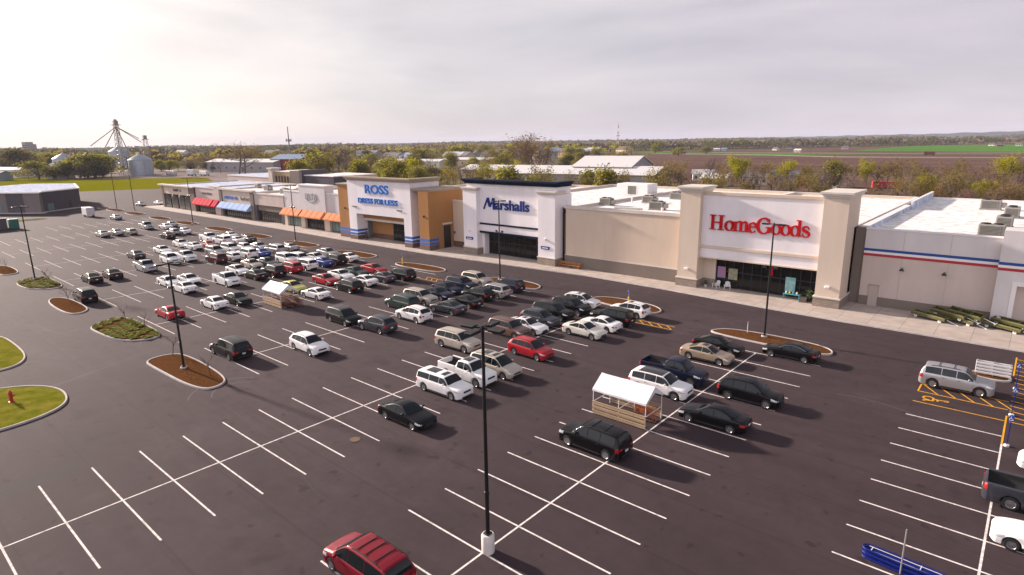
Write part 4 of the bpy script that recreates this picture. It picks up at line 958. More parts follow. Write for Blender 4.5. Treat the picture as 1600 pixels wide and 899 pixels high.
def make_car(typ, far=False):
    sp = SPEC[typ]
    sp['_top'] = [sp['top'][0]]+[p for p in chaikin(sp['top'], 1, False)][1:]; sp['_belt'] = chaikin(sp['belt'], 2, False)
    L, W = sp['L'], sp['W']
    root = empty('parked_car' if typ not in ('pickup', 'minivan') else {'pickup': 'pickup_truck', 'minivan': 'minivan'}[typ])
    X = lambda t: L/2-t*L
    b = car_body(sp); b.mats = [PAINT['white'], M_TRIM, M_BED]
    body = b.build('body', None, root, 35)
    bm = bmesh.new(); bm.from_mesh(body.data); bmesh.ops.remove_doubles(bm, verts=bm.verts, dist=.0004); bmesh.ops.recalc_face_normals(bm, faces=bm.faces); bm.to_mesh(body.data); bm.free(); body.data.set_sharp_from_angle(angle=R(35))
    t0, t1 = sp['ws']; m = MB(); top_patch(m, sp, t0, t1-.008, lambda k: .93+.05*(1-k)); m.build('windshield', M_CGLASS, root, 60)
    t0, t1 = sp['rw']; m = MB(); top_patch(m, sp, t0, t1, lambda k: .86, nt=4); m.build('rear_window', M_CGLASS, root, 60)
    wa, wb = sp['win']; cuts = [wa]+list(sp['split'])+[wb]
    if sp['kind'] == 5: cuts = [wa, .42, wb]
    for side in (1, -1):
        if far:
            m = MB(); gp = []; n = 10
            for i in range(n+1):
                t = wa+(wb-wa)*i/n
                for f in (.06, .92): p = surf(sp, t, f, .014); gp.append((p.x, side*p.y, p.z))
            fs = [(2*i, 2*i+1, 2*i+3, 2*i+2) for i in range(n)]; m.idx(gp, fs if side < 0 else [tuple(reversed(f)) for f in fs]); m.build('side_window', M_CGLASS, root, 60)
        else:
            for a, c in zip(cuts, cuts[1:]):
                a2, c2 = a+.006, c-.006; m = MB(); gp = []; n = 7
                for i in range(n+1):
                    t = a2+(c2-a2)*i/n
                    for f in (.04, .35, .65, .93): p = surf(sp, t, f, .012); gp.append((p.x, side*p.y, p.z))
                fs = [(4*i+j, 4*i+j+1, 4*i+j+5, 4*i+j+4) for i in range(n) for j in range(3)]; m.idx(gp, fs if side < 0 else [tuple(reversed(f)) for f in fs]); m.build('side_window', M_CGLASS, root, 60)
    # wheels
    wr = sp['wrad']
    for t in sp['wx']:
        for side in (1, -1):
            M = Matrix.Rotation(R(-90*side), 4, 'X')
            q = MB(); q.lathe([(wr*.62, -.11), (wr*.93, -.11), (wr, -.075), (wr, .075), (wr*.93, .11), (wr*.62, .11), (wr*.6, .05)], 22, M, False)
            o = q.build('wheel', M_TYRE, root, 40, (X(t), side*(W/2-.125), wr))
            rm = MB(); rm.lathe([(wr*.66, .085), (wr*.62, .10), (wr*.58, .085), (wr*.56, .03), (.02, .035)], 20, M)
            if not far:
                for k in range(5):
                    a = 2*math.pi*k/5; MM = M @ Matrix.Rotation(a, 4, 'Z'); rm.box(.0, wr*.6, -.035, .035, .04, .092, MM)
                rm.lathe([(.07, .05), (.07, .1), (.03, .105)], 10, M)
            rm.build('rim', M_RIM, o, 30)
    # lights, grille, plates
    topf = interp(sp['_top'], .012); zl = interp(sp['_belt'], .05)
    for side in (1, -1):
        m = MB(); flank_patch(m, sp, .012, .115, 0, 0, side, .010, 5, 3, lambda t, k: (zl-.155)+(.10+.7*t)*k+.25*t); m.build('headlight', M_LAMPF, root, 50)
        m = MB(); zr = interp(sp['_belt'], .96)
        if sp['kind'] in (2, 3, 4): flank_patch(m, sp, .945, .992, zr-.32, zr-.02, side, .010, 4, 4)
        elif sp['kind'] == 5: flank_patch(m, sp, .965, .995, .92, 1.24, side, .010, 4, 4)
        else: flank_patch(m, sp, .93, .992, zr-.20, zr-.04, side, .010, 4, 4)
        wl = W/2*.78
        m.bbox(-L/2-.012, -L/2+.03, side*wl*.62 if side > 0 else side*wl*.98, side*wl*.98 if side > 0 else side*wl*.62, zr-.24, zr-.10, .01)
        m.build('tail_light', M_LAMPR, root, 50)
    m = MB(); gw = W/2*.44; m.bbox(L/2-.03, L/2+.012, -gw, gw, topf-.30, topf-.13, .02)
    gr = m.build('grille', M_TRIM, root)
    if not far:
        c = MB()
        for k in range(3): c.box(L/2+.012, L/2+.018, -gw*.96, gw*.96, topf-.28+.05*k, topf-.265+.05*k)
        c.build('grille_bar', M_CHROME, gr)
    m = MB(); m.bbox(L/2-.04, L/2+.014, -W*.31, W*.31, .30, .42, .02); m.build('bumper_intake', M_TRIM, root)
    m = MB(); m.bbox(-L/2-.014, -L/2+.04, -W*.30, W*.30, .34, .47, .02); m.build('rear_bumper', M_TRIM, root)
    zp = interp(sp['_top'], .99)
    m = MB(); m.box(-L/2-.025, -L/2, -.155, .155, .62, .76); m.build('licence_plate', M_PLATE, root)
    tm = sp['ws'][0]+.055
    for side in (1, -1):
        m = MB(); p = surf(sp, tm+.02, .05, .0); y = side*(p.y+.02); y2 = side*(p.y+.24)
        m.bbox(p.x-.07, p.x+.05, min(y, y2), max(y, y2), p.z-.0, p.z+.15, .03); o = m.build('side_mirror', PAINT['white'], root, 50)
    if not far:
        # doors stand a hair proud so that their shut lines read
        dc = {0: (.315, .545, .765), 1: (.28, .53, .74), 2: (.275, .50, .71), 3: (.235, .44, .71), 4: (.275, .46, .70), 5: (.255, .42, .575)}[sp['kind']]
        for side in (1, -1):
            for a, c in zip(dc, dc[1:]):
                m = MB(); lo = .36
                zt = lambda t: interp(sp['_belt'], t)-.03
                flank_patch(m, sp, a+.003, c-.003, 0, 0, side, .007, 8, 6, lambda t, k: max(lo, arch(sp, t)+.04)+(zt(t)-max(lo, arch(sp, t)+.04))*k)
                d = m.build('door', PAINT['white'], root, 50)
                h = MB(); th = c-.04; zz = zt(th)-.10; yy = side_pts(sp, th, zz)+.012
                h.bbox(X(th)-.09, X(th)+.09, min(side*yy, side*(yy+.03)), max(side*yy, side*(yy+.03)), zz, zz+.03, .008); h.build('door_handle', PAINT['white'] if typ != 'suv' else M_TRIM, d)
            m = MB(); ts_, te = sp['wx'][0]+.09, sp['wx'][1]-.09
            flank_patch(m, sp, ts_, te, ZB+.02, ZB+.13, side, .014, 6, 2); m.build('sill_trim', M_TRIM, root)
    if sp['kind'] in (2, 3):
        for side in (1, -1):
            m = MB(); pts = []
            for t in (.46, .49, .6, .72, .82, .85):
                p = surf(sp, t, 1.0, 0); pts.append((p.x, side*(p.y-.06), p.z+(.05 if .47 < t < .84 else .0)+.045))
            m.tube(pts, .02, 6); m.build('roof_rail', M_TRIM, root)
    return root

def paint_tree(o, pm):
    for c in KID.get(o.name, []):
        if c.name.split('.')[0] in ('body', 'side_mirror', 'door', 'door_handle') and not (c.name.startswith('door_handle') and c.data.materials[0] == M_TRIM):
            c.material_slots[0].link = 'OBJECT'; c.material_slots[0].material = pm

CARS = [
 (-174.5,36.7,179.2,'sedan','silver','silver sedan farthest out, alone beside the far end island'),
 (-140.0,23.6,179.8,'sedan','silver','silver sedan, left of three parked together far left'),
 (-140.0,26.3,182.2,'sedan','silver','silver sedan, middle of three parked together far left'),
 (-138.7,28.8,180.9,'hatchback','beige','beige hatchback, right of three parked together far left'),
 (-145.8,34.6,-2.1,'pickup','silver','silver pickup truck, front showing, alone far left of the rows'),
 (-104.2,18.6,180.0,'sedan','grey','grey sedan directly behind the silver pickup truck'),
 (-90.4,15.5,-0.8,'pickup','silver','silver pickup truck, front showing, in front of a grey sedan'),
 (-87.7,7.2,180.2,'sedan','black','black sedan, left of the two black sedans far left'),
 (-88.3,10.1,177.9,'sedan','black','black sedan, right of the two black sedans far left'),
 (-141.8,37.5,180.3,'sedan','white','white sedan, rear showing, between silver pickup and silver sedan, ninth row from right'),
 (-144.6,39.7,180.3,'sedan','silver','silver sedan, rear showing, store end, beside white sedan, ninth row from right'),
 (-129.1,36.7,182.0,'sedan','white','white sedan, rear showing, store end, beside silver hatchback, eighth row from right'),
 (-129.8,34.7,180.4,'hatchback','silver','silver hatchback, rear showing, near end, beside white sedan, eighth row from right'),
 (-125.2,31.7,180.7,'sedan','black','black sedan, rear showing, near end, beside white sedan, eighth row from right'),
 (-110.8,29.0,-1.9,'sedan','white','white sedan, front showing, near end, beside white pickup, seventh row from right'),
 (-105.3,29.1,182.9,'sedan','white','white sedan, rear showing, between white sedan and red sedan, seventh row from right'),
 (-113.8,35.7,-2.5,'pickup','white','white pickup truck, front showing, between white sedan and white sedan, seventh row from right'),
 (-105.2,31.7,181.4,'sedan','red','red sedan, rear showing, between white sedan and white SUV, seventh row from right'),
 (-105.7,23.7,-0.4,'sedan','white','white sedan, front showing, between grey sedan and white sedan, seventh row from right'),
 (-94.2,20.7,-1.1,'suv','white','white SUV, front showing, between silver pickup and white pickup, sixth row from right'),
 (-94.6,23.4,-0.9,'pickup','white','white pickup truck, front showing, between white SUV and silver SUV, sixth row from right'),
 (-75.7,13.6,-0.9,'sedan','white','white sedan, front showing, near end, beside white sedan, fifth row from right'),
 (-74.9,16.1,0.5,'sedan','white','white sedan, front showing, store end, beside white sedan, fifth row from right'),
 (-69.8,13.4,179.9,'sedan','white','white sedan, rear showing, near end, beside white pickup, fifth row from right'),
 (-107.6,35.7,181.9,'suv','white','white SUV, rear showing, between red sedan and white sedan, seventh row from right'),
 (-113.5,40.0,177.6,'sedan','white','white sedan, rear showing, store end, beside white pickup, seventh row from right'),
 (-106.2,37.9,180.0,'sedan','white','white sedan, rear showing, between white SUV and grey sedan, seventh row from right'),
 (-105.8,40.2,178.8,'sedan','grey','grey sedan, rear showing, store end, beside white sedan, seventh row from right'),
 (-96.1,32.1,1.0,'suv','white','white SUV, front showing, between silver SUV and white hatchback, sixth row from right'),
 (-95.5,34.7,-2.8,'hatchback','white','white hatchback, front showing, between white SUV and silver sedan, sixth row from right'),
 (-94.7,37.0,-0.4,'sedan','silver','silver sedan, front showing, store end, beside white hatchback, sixth row from right'),
 (-88.7,37.0,180.3,'minivan','silver','silver minivan, rear showing, between blue sedan and silver sedan, sixth row from right'),
 (-88.8,40.0,178.1,'sedan','silver','silver sedan, rear showing, store end, beside silver minivan, sixth row from right'),
 (-95.2,28.9,1.3,'suv','silver','silver SUV, front showing, between white pickup and white SUV, sixth row from right'),
 (-88.1,25.9,180.2,'suv','maroon','maroon SUV, rear showing, near end, beside white hatchback, sixth row from right'),
 (-88.0,28.5,181.3,'hatchback','white','white hatchback, rear showing, between maroon SUV and white SUV, sixth row from right'),
 (-88.2,31.4,181.2,'suv','white','white SUV, rear showing, between white hatchback and blue sedan, sixth row from right'),
 (-87.6,33.6,178.7,'sedan','blue','blue sedan, rear showing, between white SUV and silver minivan, sixth row from right'),
 (-78.4,27.4,-1.0,'sedan','beige','beige sedan, front showing, between white sedan and grey sedan, fifth row from right'),
 (-77.7,29.7,-0.3,'sedan','grey','grey sedan, front showing, between beige sedan and white SUV, fifth row from right'),
 (-75.7,23.7,1.0,'sedan','white','white sedan, front showing, near end, beside beige sedan, fifth row from right'),
 (-70.1,23.7,181.1,'sedan','black','black sedan, rear showing, between white pickup and black SUV, fifth row from right'),
 (-69.8,26.5,179.1,'suv','black','black SUV, rear showing, between black sedan and red SUV, fifth row from right'),
 (-69.6,19.2,-0.8,'pickup','white','white pickup truck, front showing, alone before the crowded rows'),
 (-77.7,33.2,-1.0,'suv','white','white SUV, front showing, between grey sedan and white SUV, fifth row from right'),
 (-70.4,29.7,179.2,'suv','red','red SUV, rear showing, between black SUV and white SUV, fifth row from right'),
 (-75.9,34.7,-0.3,'suv','white','white SUV, front showing, between white SUV and white sedan, fifth row from right'),
 (-70.4,32.4,179.8,'suv','white','white SUV, rear showing, between red SUV and blue sedan, fifth row from right'),
 (-75.2,37.2,2.7,'sedan','white','white sedan, front showing, between white SUV and silver sedan, fifth row from right'),
 (-70.6,35.5,179.3,'sedan','blue','blue sedan, rear showing, between white SUV and black SUV, fifth row from right'),
 (-70.2,37.7,179.6,'suv','black','black SUV, rear showing, between blue sedan and white sedan, fifth row from right'),
 (-77.6,41.1,0.6,'sedan','silver','silver sedan, front showing, store end, beside white sedan, fifth row from right'),
 (-70.7,40.6,178.8,'sedan','white','white sedan, rear showing, store end, beside black SUV, fifth row from right'),
 (-58.4,28.4,-0.5,'sedan','red','red sedan, front showing, at the near end of its crowded line'),
 (-59.5,31.7,0.0,'sedan','white','white sedan, front showing, between red sedan and green sedan, fourth row from right'),
 (-59.5,34.3,1.0,'sedan','green','green sedan, front showing, between white sedan and red sedan, fourth row from right'),
 (-52.0,27.9,178.3,'suv','black','black SUV, rear showing, between white sedan and white sedan, fourth row from right'),
 (-53.5,31.4,181.8,'sedan','white','white sedan, rear showing, between black SUV and grey sedan, fourth row from right'),
 (-59.2,37.5,-0.5,'sedan','red','red sedan, front showing, at the store end beside the black minivan'),
 (-53.2,34.5,180.2,'sedan','grey','grey sedan, rear showing, between white sedan and black minivan, fourth row from right'),
 (-52.1,37.1,181.1,'minivan','black','black minivan at the store end beside the long mulch island'),
 (-58.2,23.1,0.9,'sedan','lime','lime yellow sedan behind the far cart tent'),
 (-52.3,23.0,181.4,'sedan','white','white sedan, rear showing, right of the far cart tent'),
 (-57.6,15.1,0.2,'sedan','black','black sedan, front showing, left of the far cart tent'),
 (-58.0,12.3,180.0,'sedan','white','white sedan, rear showing, beside the black sedan left of the tent'),
 (-57.9,7.0,180.4,'sedan','red','red sedan, rear showing, alone behind the tall thin lamp pole'),
 (-75.1,3.0,178.7,'suv','black','black SUV, rear showing, beside the small brown island'),
 (-38.8,5.4,181.6,'minivan','black','black minivan, tail lights showing, beside the near mulch island lamp'),
 (-33.9,10.9,-1.0,'crossover','white','white crossover alone in the open bays right of the black minivan'),
 (-39.6,18.7,-1.6,'minivan','black','black minivan, front showing, alone, third row from right'),
 (-34.1,19.2,182.7,'crossover','grey','grey crossover, rear showing, near end, beside white crossover, third row from right'),
 (-34.1,24.3,179.8,'crossover','white','white crossover, rear showing, between grey crossover and grey sedan, third row from right'),
 (-39.2,26.8,178.5,'minivan','green','green minivan, rear showing, near end, beside beige SUV, third row from right'),
 (-39.3,29.8,2.4,'suv','beige','beige SUV, front showing, between green minivan and navy sedan, third row from right'),
 (-39.4,32.9,-0.4,'sedan','navy','navy sedan, front showing, between beige SUV and navy sedan, third row from right'),
 (-33.4,29.0,181.4,'sedan','grey','grey sedan, rear showing, between white crossover and black sedan, third row from right'),
 (-40.4,35.5,-1.1,'sedan','navy','navy sedan, front showing, between navy sedan and navy SUV, third row from right'),
 (-33.8,32.3,179.7,'sedan','black','black sedan, rear showing, between grey sedan and black crossover, third row from right'),
 (-40.4,38.2,-2.2,'suv','navy','navy SUV, front showing, between navy sedan and beige SUV, third row from right'),
 (-40.6,41.4,-2.5,'suv','beige','beige SUV, front showing, store end, beside navy SUV, third row from right'),
 (-34.8,35.6,178.7,'crossover','black','black crossover, rear showing, between black sedan and silver SUV, third row from right'),
 (-34.3,38.0,179.9,'suv','silver','silver SUV, rear showing, between black crossover and navy SUV, third row from right'),
 (-34.8,41.4,181.0,'suv','navy','navy SUV, rear showing, store end, beside silver SUV, third row from right'),
 (-22.4,40.9,3.2,'crossover','white','white crossover, front showing, store end, beside black SUV, second row from right'),
 (-21.8,37.9,-1.3,'suv','black','black SUV, front showing, between black SUV and white crossover, second row from right'),
 (-22.1,34.8,1.3,'suv','black','black SUV, front showing, between grey crossover and black SUV, second row from right'),
 (-21.7,31.9,-0.8,'crossover','grey','grey crossover, front showing, between white sedan and black SUV, second row from right'),
 (-21.3,29.1,-0.2,'sedan','white','white sedan, front showing, between brown SUV and grey crossover, second row from right'),
 (-21.8,26.8,-1.9,'suv','brown','brown SUV at the near end beside a white sedan'),
 (-16.1,23.4,-1.9,'crossover','red','red crossover with nose towards us behind the beige minivan'),
 (-15.6,31.6,-1.0,'sedan','pearl','pearl white older sedan, front showing, nearest of its short line'),
 (-15.6,34.6,178.4,'sedan','white','white sedan, rear showing, between pearl sedan and black SUV, second row from right'),
 (-15.8,37.3,180.0,'suv','black','black SUV, rear showing, between white sedan and white crossover, second row from right'),
 (-15.8,41.1,179.1,'crossover','white','white crossover, rear showing, store end, beside black SUV, second row from right'),
 (-23.1,20.7,1.6,'suv','beige','beige SUV behind the head of the nearest lamp'),
 (-15.8,18.1,0.2,'minivan','beige','beige minivan with sunroofs behind the white pickup truck'),
 (-16.6,15.4,0.2,'pickup','white','white pickup truck with dark bed between wagon and beige minivan'),
 (-16.1,12.3,1.5,'wagon','white','white boxy wagon with dark windows beside the white pickup'),
 (-14.4,7.0,0.7,'sedan','black','black sedan alone at the near end, below the white wagon'),
 (-2.8,32.6,-0.0,'sedan','gold','pale gold sedan with sunroof beside the navy pickup truck'),
 (-3.0,35.6,-0.1,'sedan','black','black sedan between the gold sedan and the mulch island'),
 (2.9,37.9,179.8,'sedan','black','black sedan with chrome window trim against the mulch island'),
 (-3.1,26.5,1.4,'pickup','navy','dark navy pickup truck parked beside the white SUV'),
 (-2.6,23.2,1.0,'suv','white','white SUV with black roof just behind the near cart tent'),
 (3.5,26.1,0.5,'crossover','black','black crossover alone in its line opposite the navy pickup'),
 (3.0,20.5,181.0,'sedan','black','black sedan showing its tail, right of the near cart tent'),
 (-1.6,12.2,179.3,'suv','black','black SUV with roof rails just in front of the near cart tent'),
 (15.3,38.6,0.7,'suv','silver','silver SUV with roof rack beside the yellow striped area'),
 (21.9,26.9,178.2,'sedan','white','white sedan cut by the picture edge above the grey pickup'),
 (21.0,21.6,1.8,'pickup','grey','dark grey pickup truck at the right picture edge, bed towards us'),
 (21.2,17.3,180.1,'sedan','white','white sedan at the right picture edge below the grey pickup'),
 (-3.0,-4.8,180.2,'minivan','crimson','red minivan with roof bars at the bottom of the picture'),
 (-211.6,55.3,180.8,'sedan','silver','silver sedan on the far drive beyond the parking rows'),
 (-211.1,60.7,180.0,'sedan','white','white sedan on the far drive by the first store'),
]
EXTRA = {}
def place_cars():
    proto = {}
    for typ in SPEC:
        for far in (False, True):
            proto[(typ, far)] = make_car(typ, far)
    index_children()
    used = set()
    seen = {}
    for i, (x, y, a, typ, col, label) in enumerate(CARS):
        far = math.hypot(x-18.5, y+19) > 78
        key = (typ, far)
        if key in used: r = copy_tree(proto[key])
        else: r = proto[key]; used.add(key)
        EXTRA[i] = r
        r.location = (x, y, .0); cr = random.Random(i*7+3); r.scale = (cr.uniform(.965, 1.02), cr.uniform(.97, 1.02), cr.uniform(.965, 1.035)); r.rotation_euler = (0, 0, R(a)); r['label'] = label; r['category'] = {'pickup': 'pickup truck', 'minivan': 'minivan'}.get(typ, 'car'); r['group'] = 'cars parked in the lot'
    for k, r in proto.items():
        if k not in used:
            for c in KID.get(r.name, []):
                for d in KID.get(c.name, []): bpy.data.objects.remove(d)
                bpy.data.objects.remove(c)
            bpy.data.objects.remove(r)
    index_children()
    for i, c in enumerate(CARS):
        col = c[4]
        paint_deep(EXTRA[i], PAINT[col])
def paint_deep(o, pm):
    for c in KID.get(o.name, []):
        nm = c.name.split('.')[0]
        if nm in ('body', 'side_mirror', 'door', 'door_handle') and not (nm == 'door_handle' and c.data.materials[0] == M_TRIM):
            c.material_slots[0].link = 'OBJECT'; c.material_slots[0].material = pm
        paint_deep(c, pm)
place_cars()
def car_extra(i, name, m, mk, off=0):
    b = MB(); mk(b); return b.build(name, m, EXTRA[i])
def sunroof(i, typ, t0, t1, wf=.62):
    sp = SPEC[typ]; b = MB(); top_patch(b, sp, t0, t1, lambda k: wf, .014); b.build('sunroof', M_SUNROOF, EXTRA[i])
def by_label(s): return next(i for i, c in enumerate(CARS) if s in c[5])
i_ = by_label('boxy wagon'); sunroof(i_, 'wagon', .41, .50, .55); sunroof(i_, 'wagon', .60, .82, .62)
i_ = by_label('beige minivan with sunroofs'); sunroof(i_, 'minivan', .44, .52, .6); sunroof(i_, 'minivan', .60, .76, .6)
i_ = by_label('gold sedan with sunroof'); sunroof(i_, 'sedan', .49, .58, .55)
i_ = by_label('white pickup truck with dark bed'); sunroof(i_, 'pickup', .375, .52, .62)
i_ = by_label('white SUV with black roof'); sunroof(i_, 'suv', .42, .82, .9)
for s_, ty in (('white crossover, front showing, store end', 'crossover'), ('white crossover, rear showing, store end', 'crossover'), ('white sedan, front showing, between brown SUV', 'sedan')):
    sunroof(by_label(s_), ty, .50, .60, .55)
def rack(i, typ, ts, m=M_TRIM):
    sp = SPEC[typ]
    for t in ts:
        p = surf(sp, t, 1.0, 0); b = MB(); b.tube([(p.x, -p.y+.05, p.z+.09), (p.x, p.y-.05, p.z+.09)], .022, 6); b.build('roof_bar', m, EXTRA[i])
rack(by_label('red minivan'), 'minivan', (.52, .64, .78)); rack(by_label('silver SUV with roof rack'), 'suv', (.55, .75)); rack(by_label('black SUV with roof rails'), 'suv', (.52, .72))
i_ = by_label('chrome window trim'); sp_ = SPEC['sedan']
for side in (1, -1):
    b = MB(); b.tube([(p.x, side*p.y, p.z) for p in (surf(sp_, .31+.5*k/12, .95, .016) for k in range(13))], .013, 5); b.build('window_trim', M_CHROME, EXTRA[i_])

# ------------------------------------------------------------------ lamps
M_BLACKM = mat('black_metal', (.010, .010, .011), .45, .2); M_LED = mat('lamp_glass', (.35, .34, .32), .3)
M_PEDW = mat('white_painted_concrete', (.66, .62, .58), .8, noise=(3, .12, 5))
def make_lamp(h, pedestal, heads, flood, rz):
    t = empty('street_lamp')
    z0 = .12
    if pedestal:
        b = MB(); b.lathe([(.31, 0), (.33, .05), (.33, .93), (.29, 1.0), (.1, 1.01)], 22); b.build('base', M_PEDW, t, 30); z0 = 1.0
    else:
        b = MB(); b.lathe([(.30, .05), (.30, .28), (.26, .32), (.1, .33)], 18); b.build('base', M_KERB, t, 30); z0 = .32
    b = MB(); b.bbox(-.17, .17, -.17, .17, z0, z0+.1, .02); b.lathe([(.105, z0+.1), (.105, z0+2.2), (.125, z0+2.22), (.125, z0+2.32), (.1, z0+2.34), (.07, h)], 10); b.build('pole', M_BLACKM, t, 40)
    for k in range(heads):
        M = Matrix.Rotation(rz+2*math.pi*k/heads, 4, 'Z')
        a = MB(); a.box(.05, .42, -.035, .035, h-.16, h-.08, M); a.build('arm', M_BLACKM, t)
        q = MB(); q.bbox(.40, 1.12, -.21, .21, h-.19, h-.05, .03, M); hd = q.build('lamp_head', M_BLACKM, t)
        g = MB(); g.box(.50, 1.05, -.15, .15, h-.205, h-.192, M); g.build('lens', M_LED, hd)
    if flood:
        zf = h*.62; b = MB(); b.tube([(-.55, 0, zf-.1), (0, 0, zf-.22), (.55, 0, zf-.1)], .03, 6); b.build('bracket', M_BLACKM, t)
        for s in (-1, 1):
            q = MB(); M = Matrix.Translation((s*.55, 0, zf)) @ Matrix.Rotation(R(-35), 4, 'X'); q.bbox(-.14, .14, -.17, .17, -.1, .13, .03, M); q.build('floodlight', M_BLACKM, t)
    return t
LAMPS = [(.15, .05, 11.7, 1, 4, 0, 8, 'tall black four headed lamp pole on a white concrete base, nearest one'),
 (-38.2, .8, 9.9, 0, 3, 0, 30, 'black lamp pole standing in the near brown mulch island'),
 (-96.2, 2.0, 11.3, 0, 3, 0, 40, 'black lamp pole in the green planted island at far left'),
 (-.9, 42.1, 11.7, 0, 2, 1, 0, 'black lamp pole with twin floodlights in front of the red lettered store'),
 (-39.7, 45.3, 11.6, 0, 2, 1, 75, 'black lamp pole in front of the navy lettered store'),
 (-97.0, 46.0, 11.6, 0, 2, 1, 60, 'black lamp pole in front of the orange awning shop'),
 (-145.1, 45.2, 11.8, 0, 2, 1, 60, 'black lamp pole in front of the cream corner shop'),
 (-200.6, 44.9, 16.5, 0, 3, 0, 20, 'tall thin lamp pole at the far end of the lot, left one of a pair'),
 (-197.5, 48.8, 16.5, 0, 3, 0, 20, 'tall thin lamp pole at the far end of the lot, right one of a pair')]
for x, y, h, ped, n, fl, rz, lb in LAMPS:
    o = make_lamp(h, ped, n, fl, R(rz)); o.location = (x, y, 0); tag(o, lb, 'street lamp', 'lamp poles of the car park')

# ------------------------------------------------------------------ cart shelters
M_WOOD = brick_mat('pale_plank', (.46, .33, .20), (.40, .28, .165), (.10, .06, .03), 2.4, .24, .012, .85); M_TARP = mat('white_tarp', (.78, .77, .78), .7, noise=(1.5, .05, 4))
M_CART = mat('orange_cart', (.40, .095, .02), .5); M_CARTR = mat('rust_brown_cart', (.20, .060, .030), .6); M_WTUBE = mat('white_tube', (.70, .69, .69), .4)
def cart(m):
    t = empty('shopping_cart')
    b = MB()
    for k in range(7):
        z = .52+.36*k/6; b.tube([(-.42, -.22-.05*k/6, z), (.40, -.18-.03*k/6, z), (.40, .18+.03*k/6, z), (-.42, .22+.05*k/6, z)], .012, 4)
    for k in range(6):
        x = -.42+.82*k/5
        b.tube([(x, -.25, .9), (x, -.2, .5), (x, .2, .5), (x, .25, .9)], .011, 4)
    b.build('basket', m, t)
    h = MB(); h.tube([(-.42, -.27, .9), (-.58, -.27, 1.02), (-.58, .27, 1.02), (-.42, .27, .9)], .018, 6); h.build('handle', m, t)
    f = MB(); f.tube([(-.40, -.24, .5), (-.45, -.25, .14), (.38, -.2, .14)], .016, 5); f.tube([(-.40, .24, .5), (-.45, .25, .14), (.38, .2, .14)], .016, 5); f.build('chassis', m, t)
    for x, y in ((-.44, -.25), (-.44, .25), (.36, -.2), (.36, .2)):
        w = MB(); w.lathe([(.06, -.02), (.07, 0), (.06, .02)], 10, Matrix.Translation((x, y, .07)) @ Matrix.Rotation(R(90), 4, 'X')); w.build('wheel', M_TYRE, t)
    return t
def shelter(x, y, label, rz=0):
    t = empty('cart_shelter', (x, y, 0), rz, label, 'cart shelter')
    Lx, Wy, ze, zr = 4.4, 2.35, 2.1, 2.85
    r = MB()
    for s in (-1, 1):
        n = 8
        for i in range(n):       # slightly sagging cover
            x0, x1 = -Lx/2+Lx*i/n, -Lx/2+Lx*(i+1)/n; sg = lambda q: -.04*math.sin(math.pi*(((q+Lx/2)/Lx*2) % 1))
            r.face([(x0, 0, zr+sg(x0)), (x1, 0, zr+sg(x1)), (x1, s*(Wy/2+.08), ze-.12+sg(x1)), (x0, s*(Wy/2+.08), ze-.12+sg(x0))])
            r.face([(x0, s*(Wy/2+.08), ze-.12+sg(x0)), (x1, s*(Wy/2+.08), ze-.12+sg(x1)), (x1, s*(Wy/2+.085), ze-.28), (x0, s*(Wy/2+.085), ze-.28)])
    for s in (-1, 1): r.face([(s*Lx/2, 0, zr), (s*Lx/2, -Wy/2-.08, ze-.12), (s*(Lx/2+.004), -Wy/2-.08, ze-.28), (s*(Lx/2+.004), 0, zr-.45), (s*(Lx/2+.004), Wy/2+.08, ze-.28), (s*Lx/2, Wy/2+.08, ze-.12)])
    r.build('roof', M_TARP, t)
    f = MB()
    for px in (-Lx/2+.05, 0, Lx/2-.05):
        f.tube([(px, -Wy/2, 0), (px, -Wy/2, ze-.15), (px, 0, zr-.05), (px, Wy/2, ze-.15), (px, Wy/2, 0)], .03, 6)
    f.tube([(-Lx/2, 0, zr-.05), (Lx/2, 0, zr-.05)], .03, 6); f.tube([(-Lx/2+.05, -Wy/2, .95), (-Lx/2+.05, Wy/2, .95)], .03, 6); f.tube([(0, -Wy/2, .95), (0, Wy/2, .95)], .03, 6); f.tube([(Lx/2-.05, -Wy/2, .95), (Lx/2-.05, Wy/2, .95)], .03, 6)
    f.build('frame', M_WTUBE, t)
    for s in (-1, 1):
        b = MB()
        for k in range(3): b.bbox(-Lx/2, Lx/2, s*Wy/2-.03+s*.06, s*Wy/2+.03+s*.06, .08+.35*k, .34+.35*k, .01)
        b.build('side_boards', M_WOOD, t)
    return t
shelter(-2.45, 17.75, 'white roofed cart shelter with pale wooden sides, near one')
shelter(-52.7, 18.3, 'white roofed cart shelter filled with brown carts, far one')
index_children()
proto_o = cart(M_CART); proto_r = cart(M_CARTR); index_children()
def put_carts(proto, spots, label, group):
    for i, (x, y, a) in enumerate(spots):
        o = proto if i == 0 else copy_tree(proto)
        o.location = (x, y, 0); o.rotation_euler.z = R(a); tag(o, label, 'shopping cart', group)
put_carts(proto_o, [(-1.5+.30*k, 18.0+.02*k, 182) for k in range(4)], 'orange shopping cart nested inside the near cart shelter', 'orange carts nested in the near shelter')
sp_ = [(-54.2+.33*k, 17.75, 180) for k in range(12)]+[(-54.0+.33*k, 18.4, 180) for k in range(11)]+[(-54.2+.33*k, 19.05, 180) for k in range(15)]
put_carts(proto_r, sp_, 'rust brown shopping cart nested in the far cart shelter', 'brown carts nested in the far shelter')

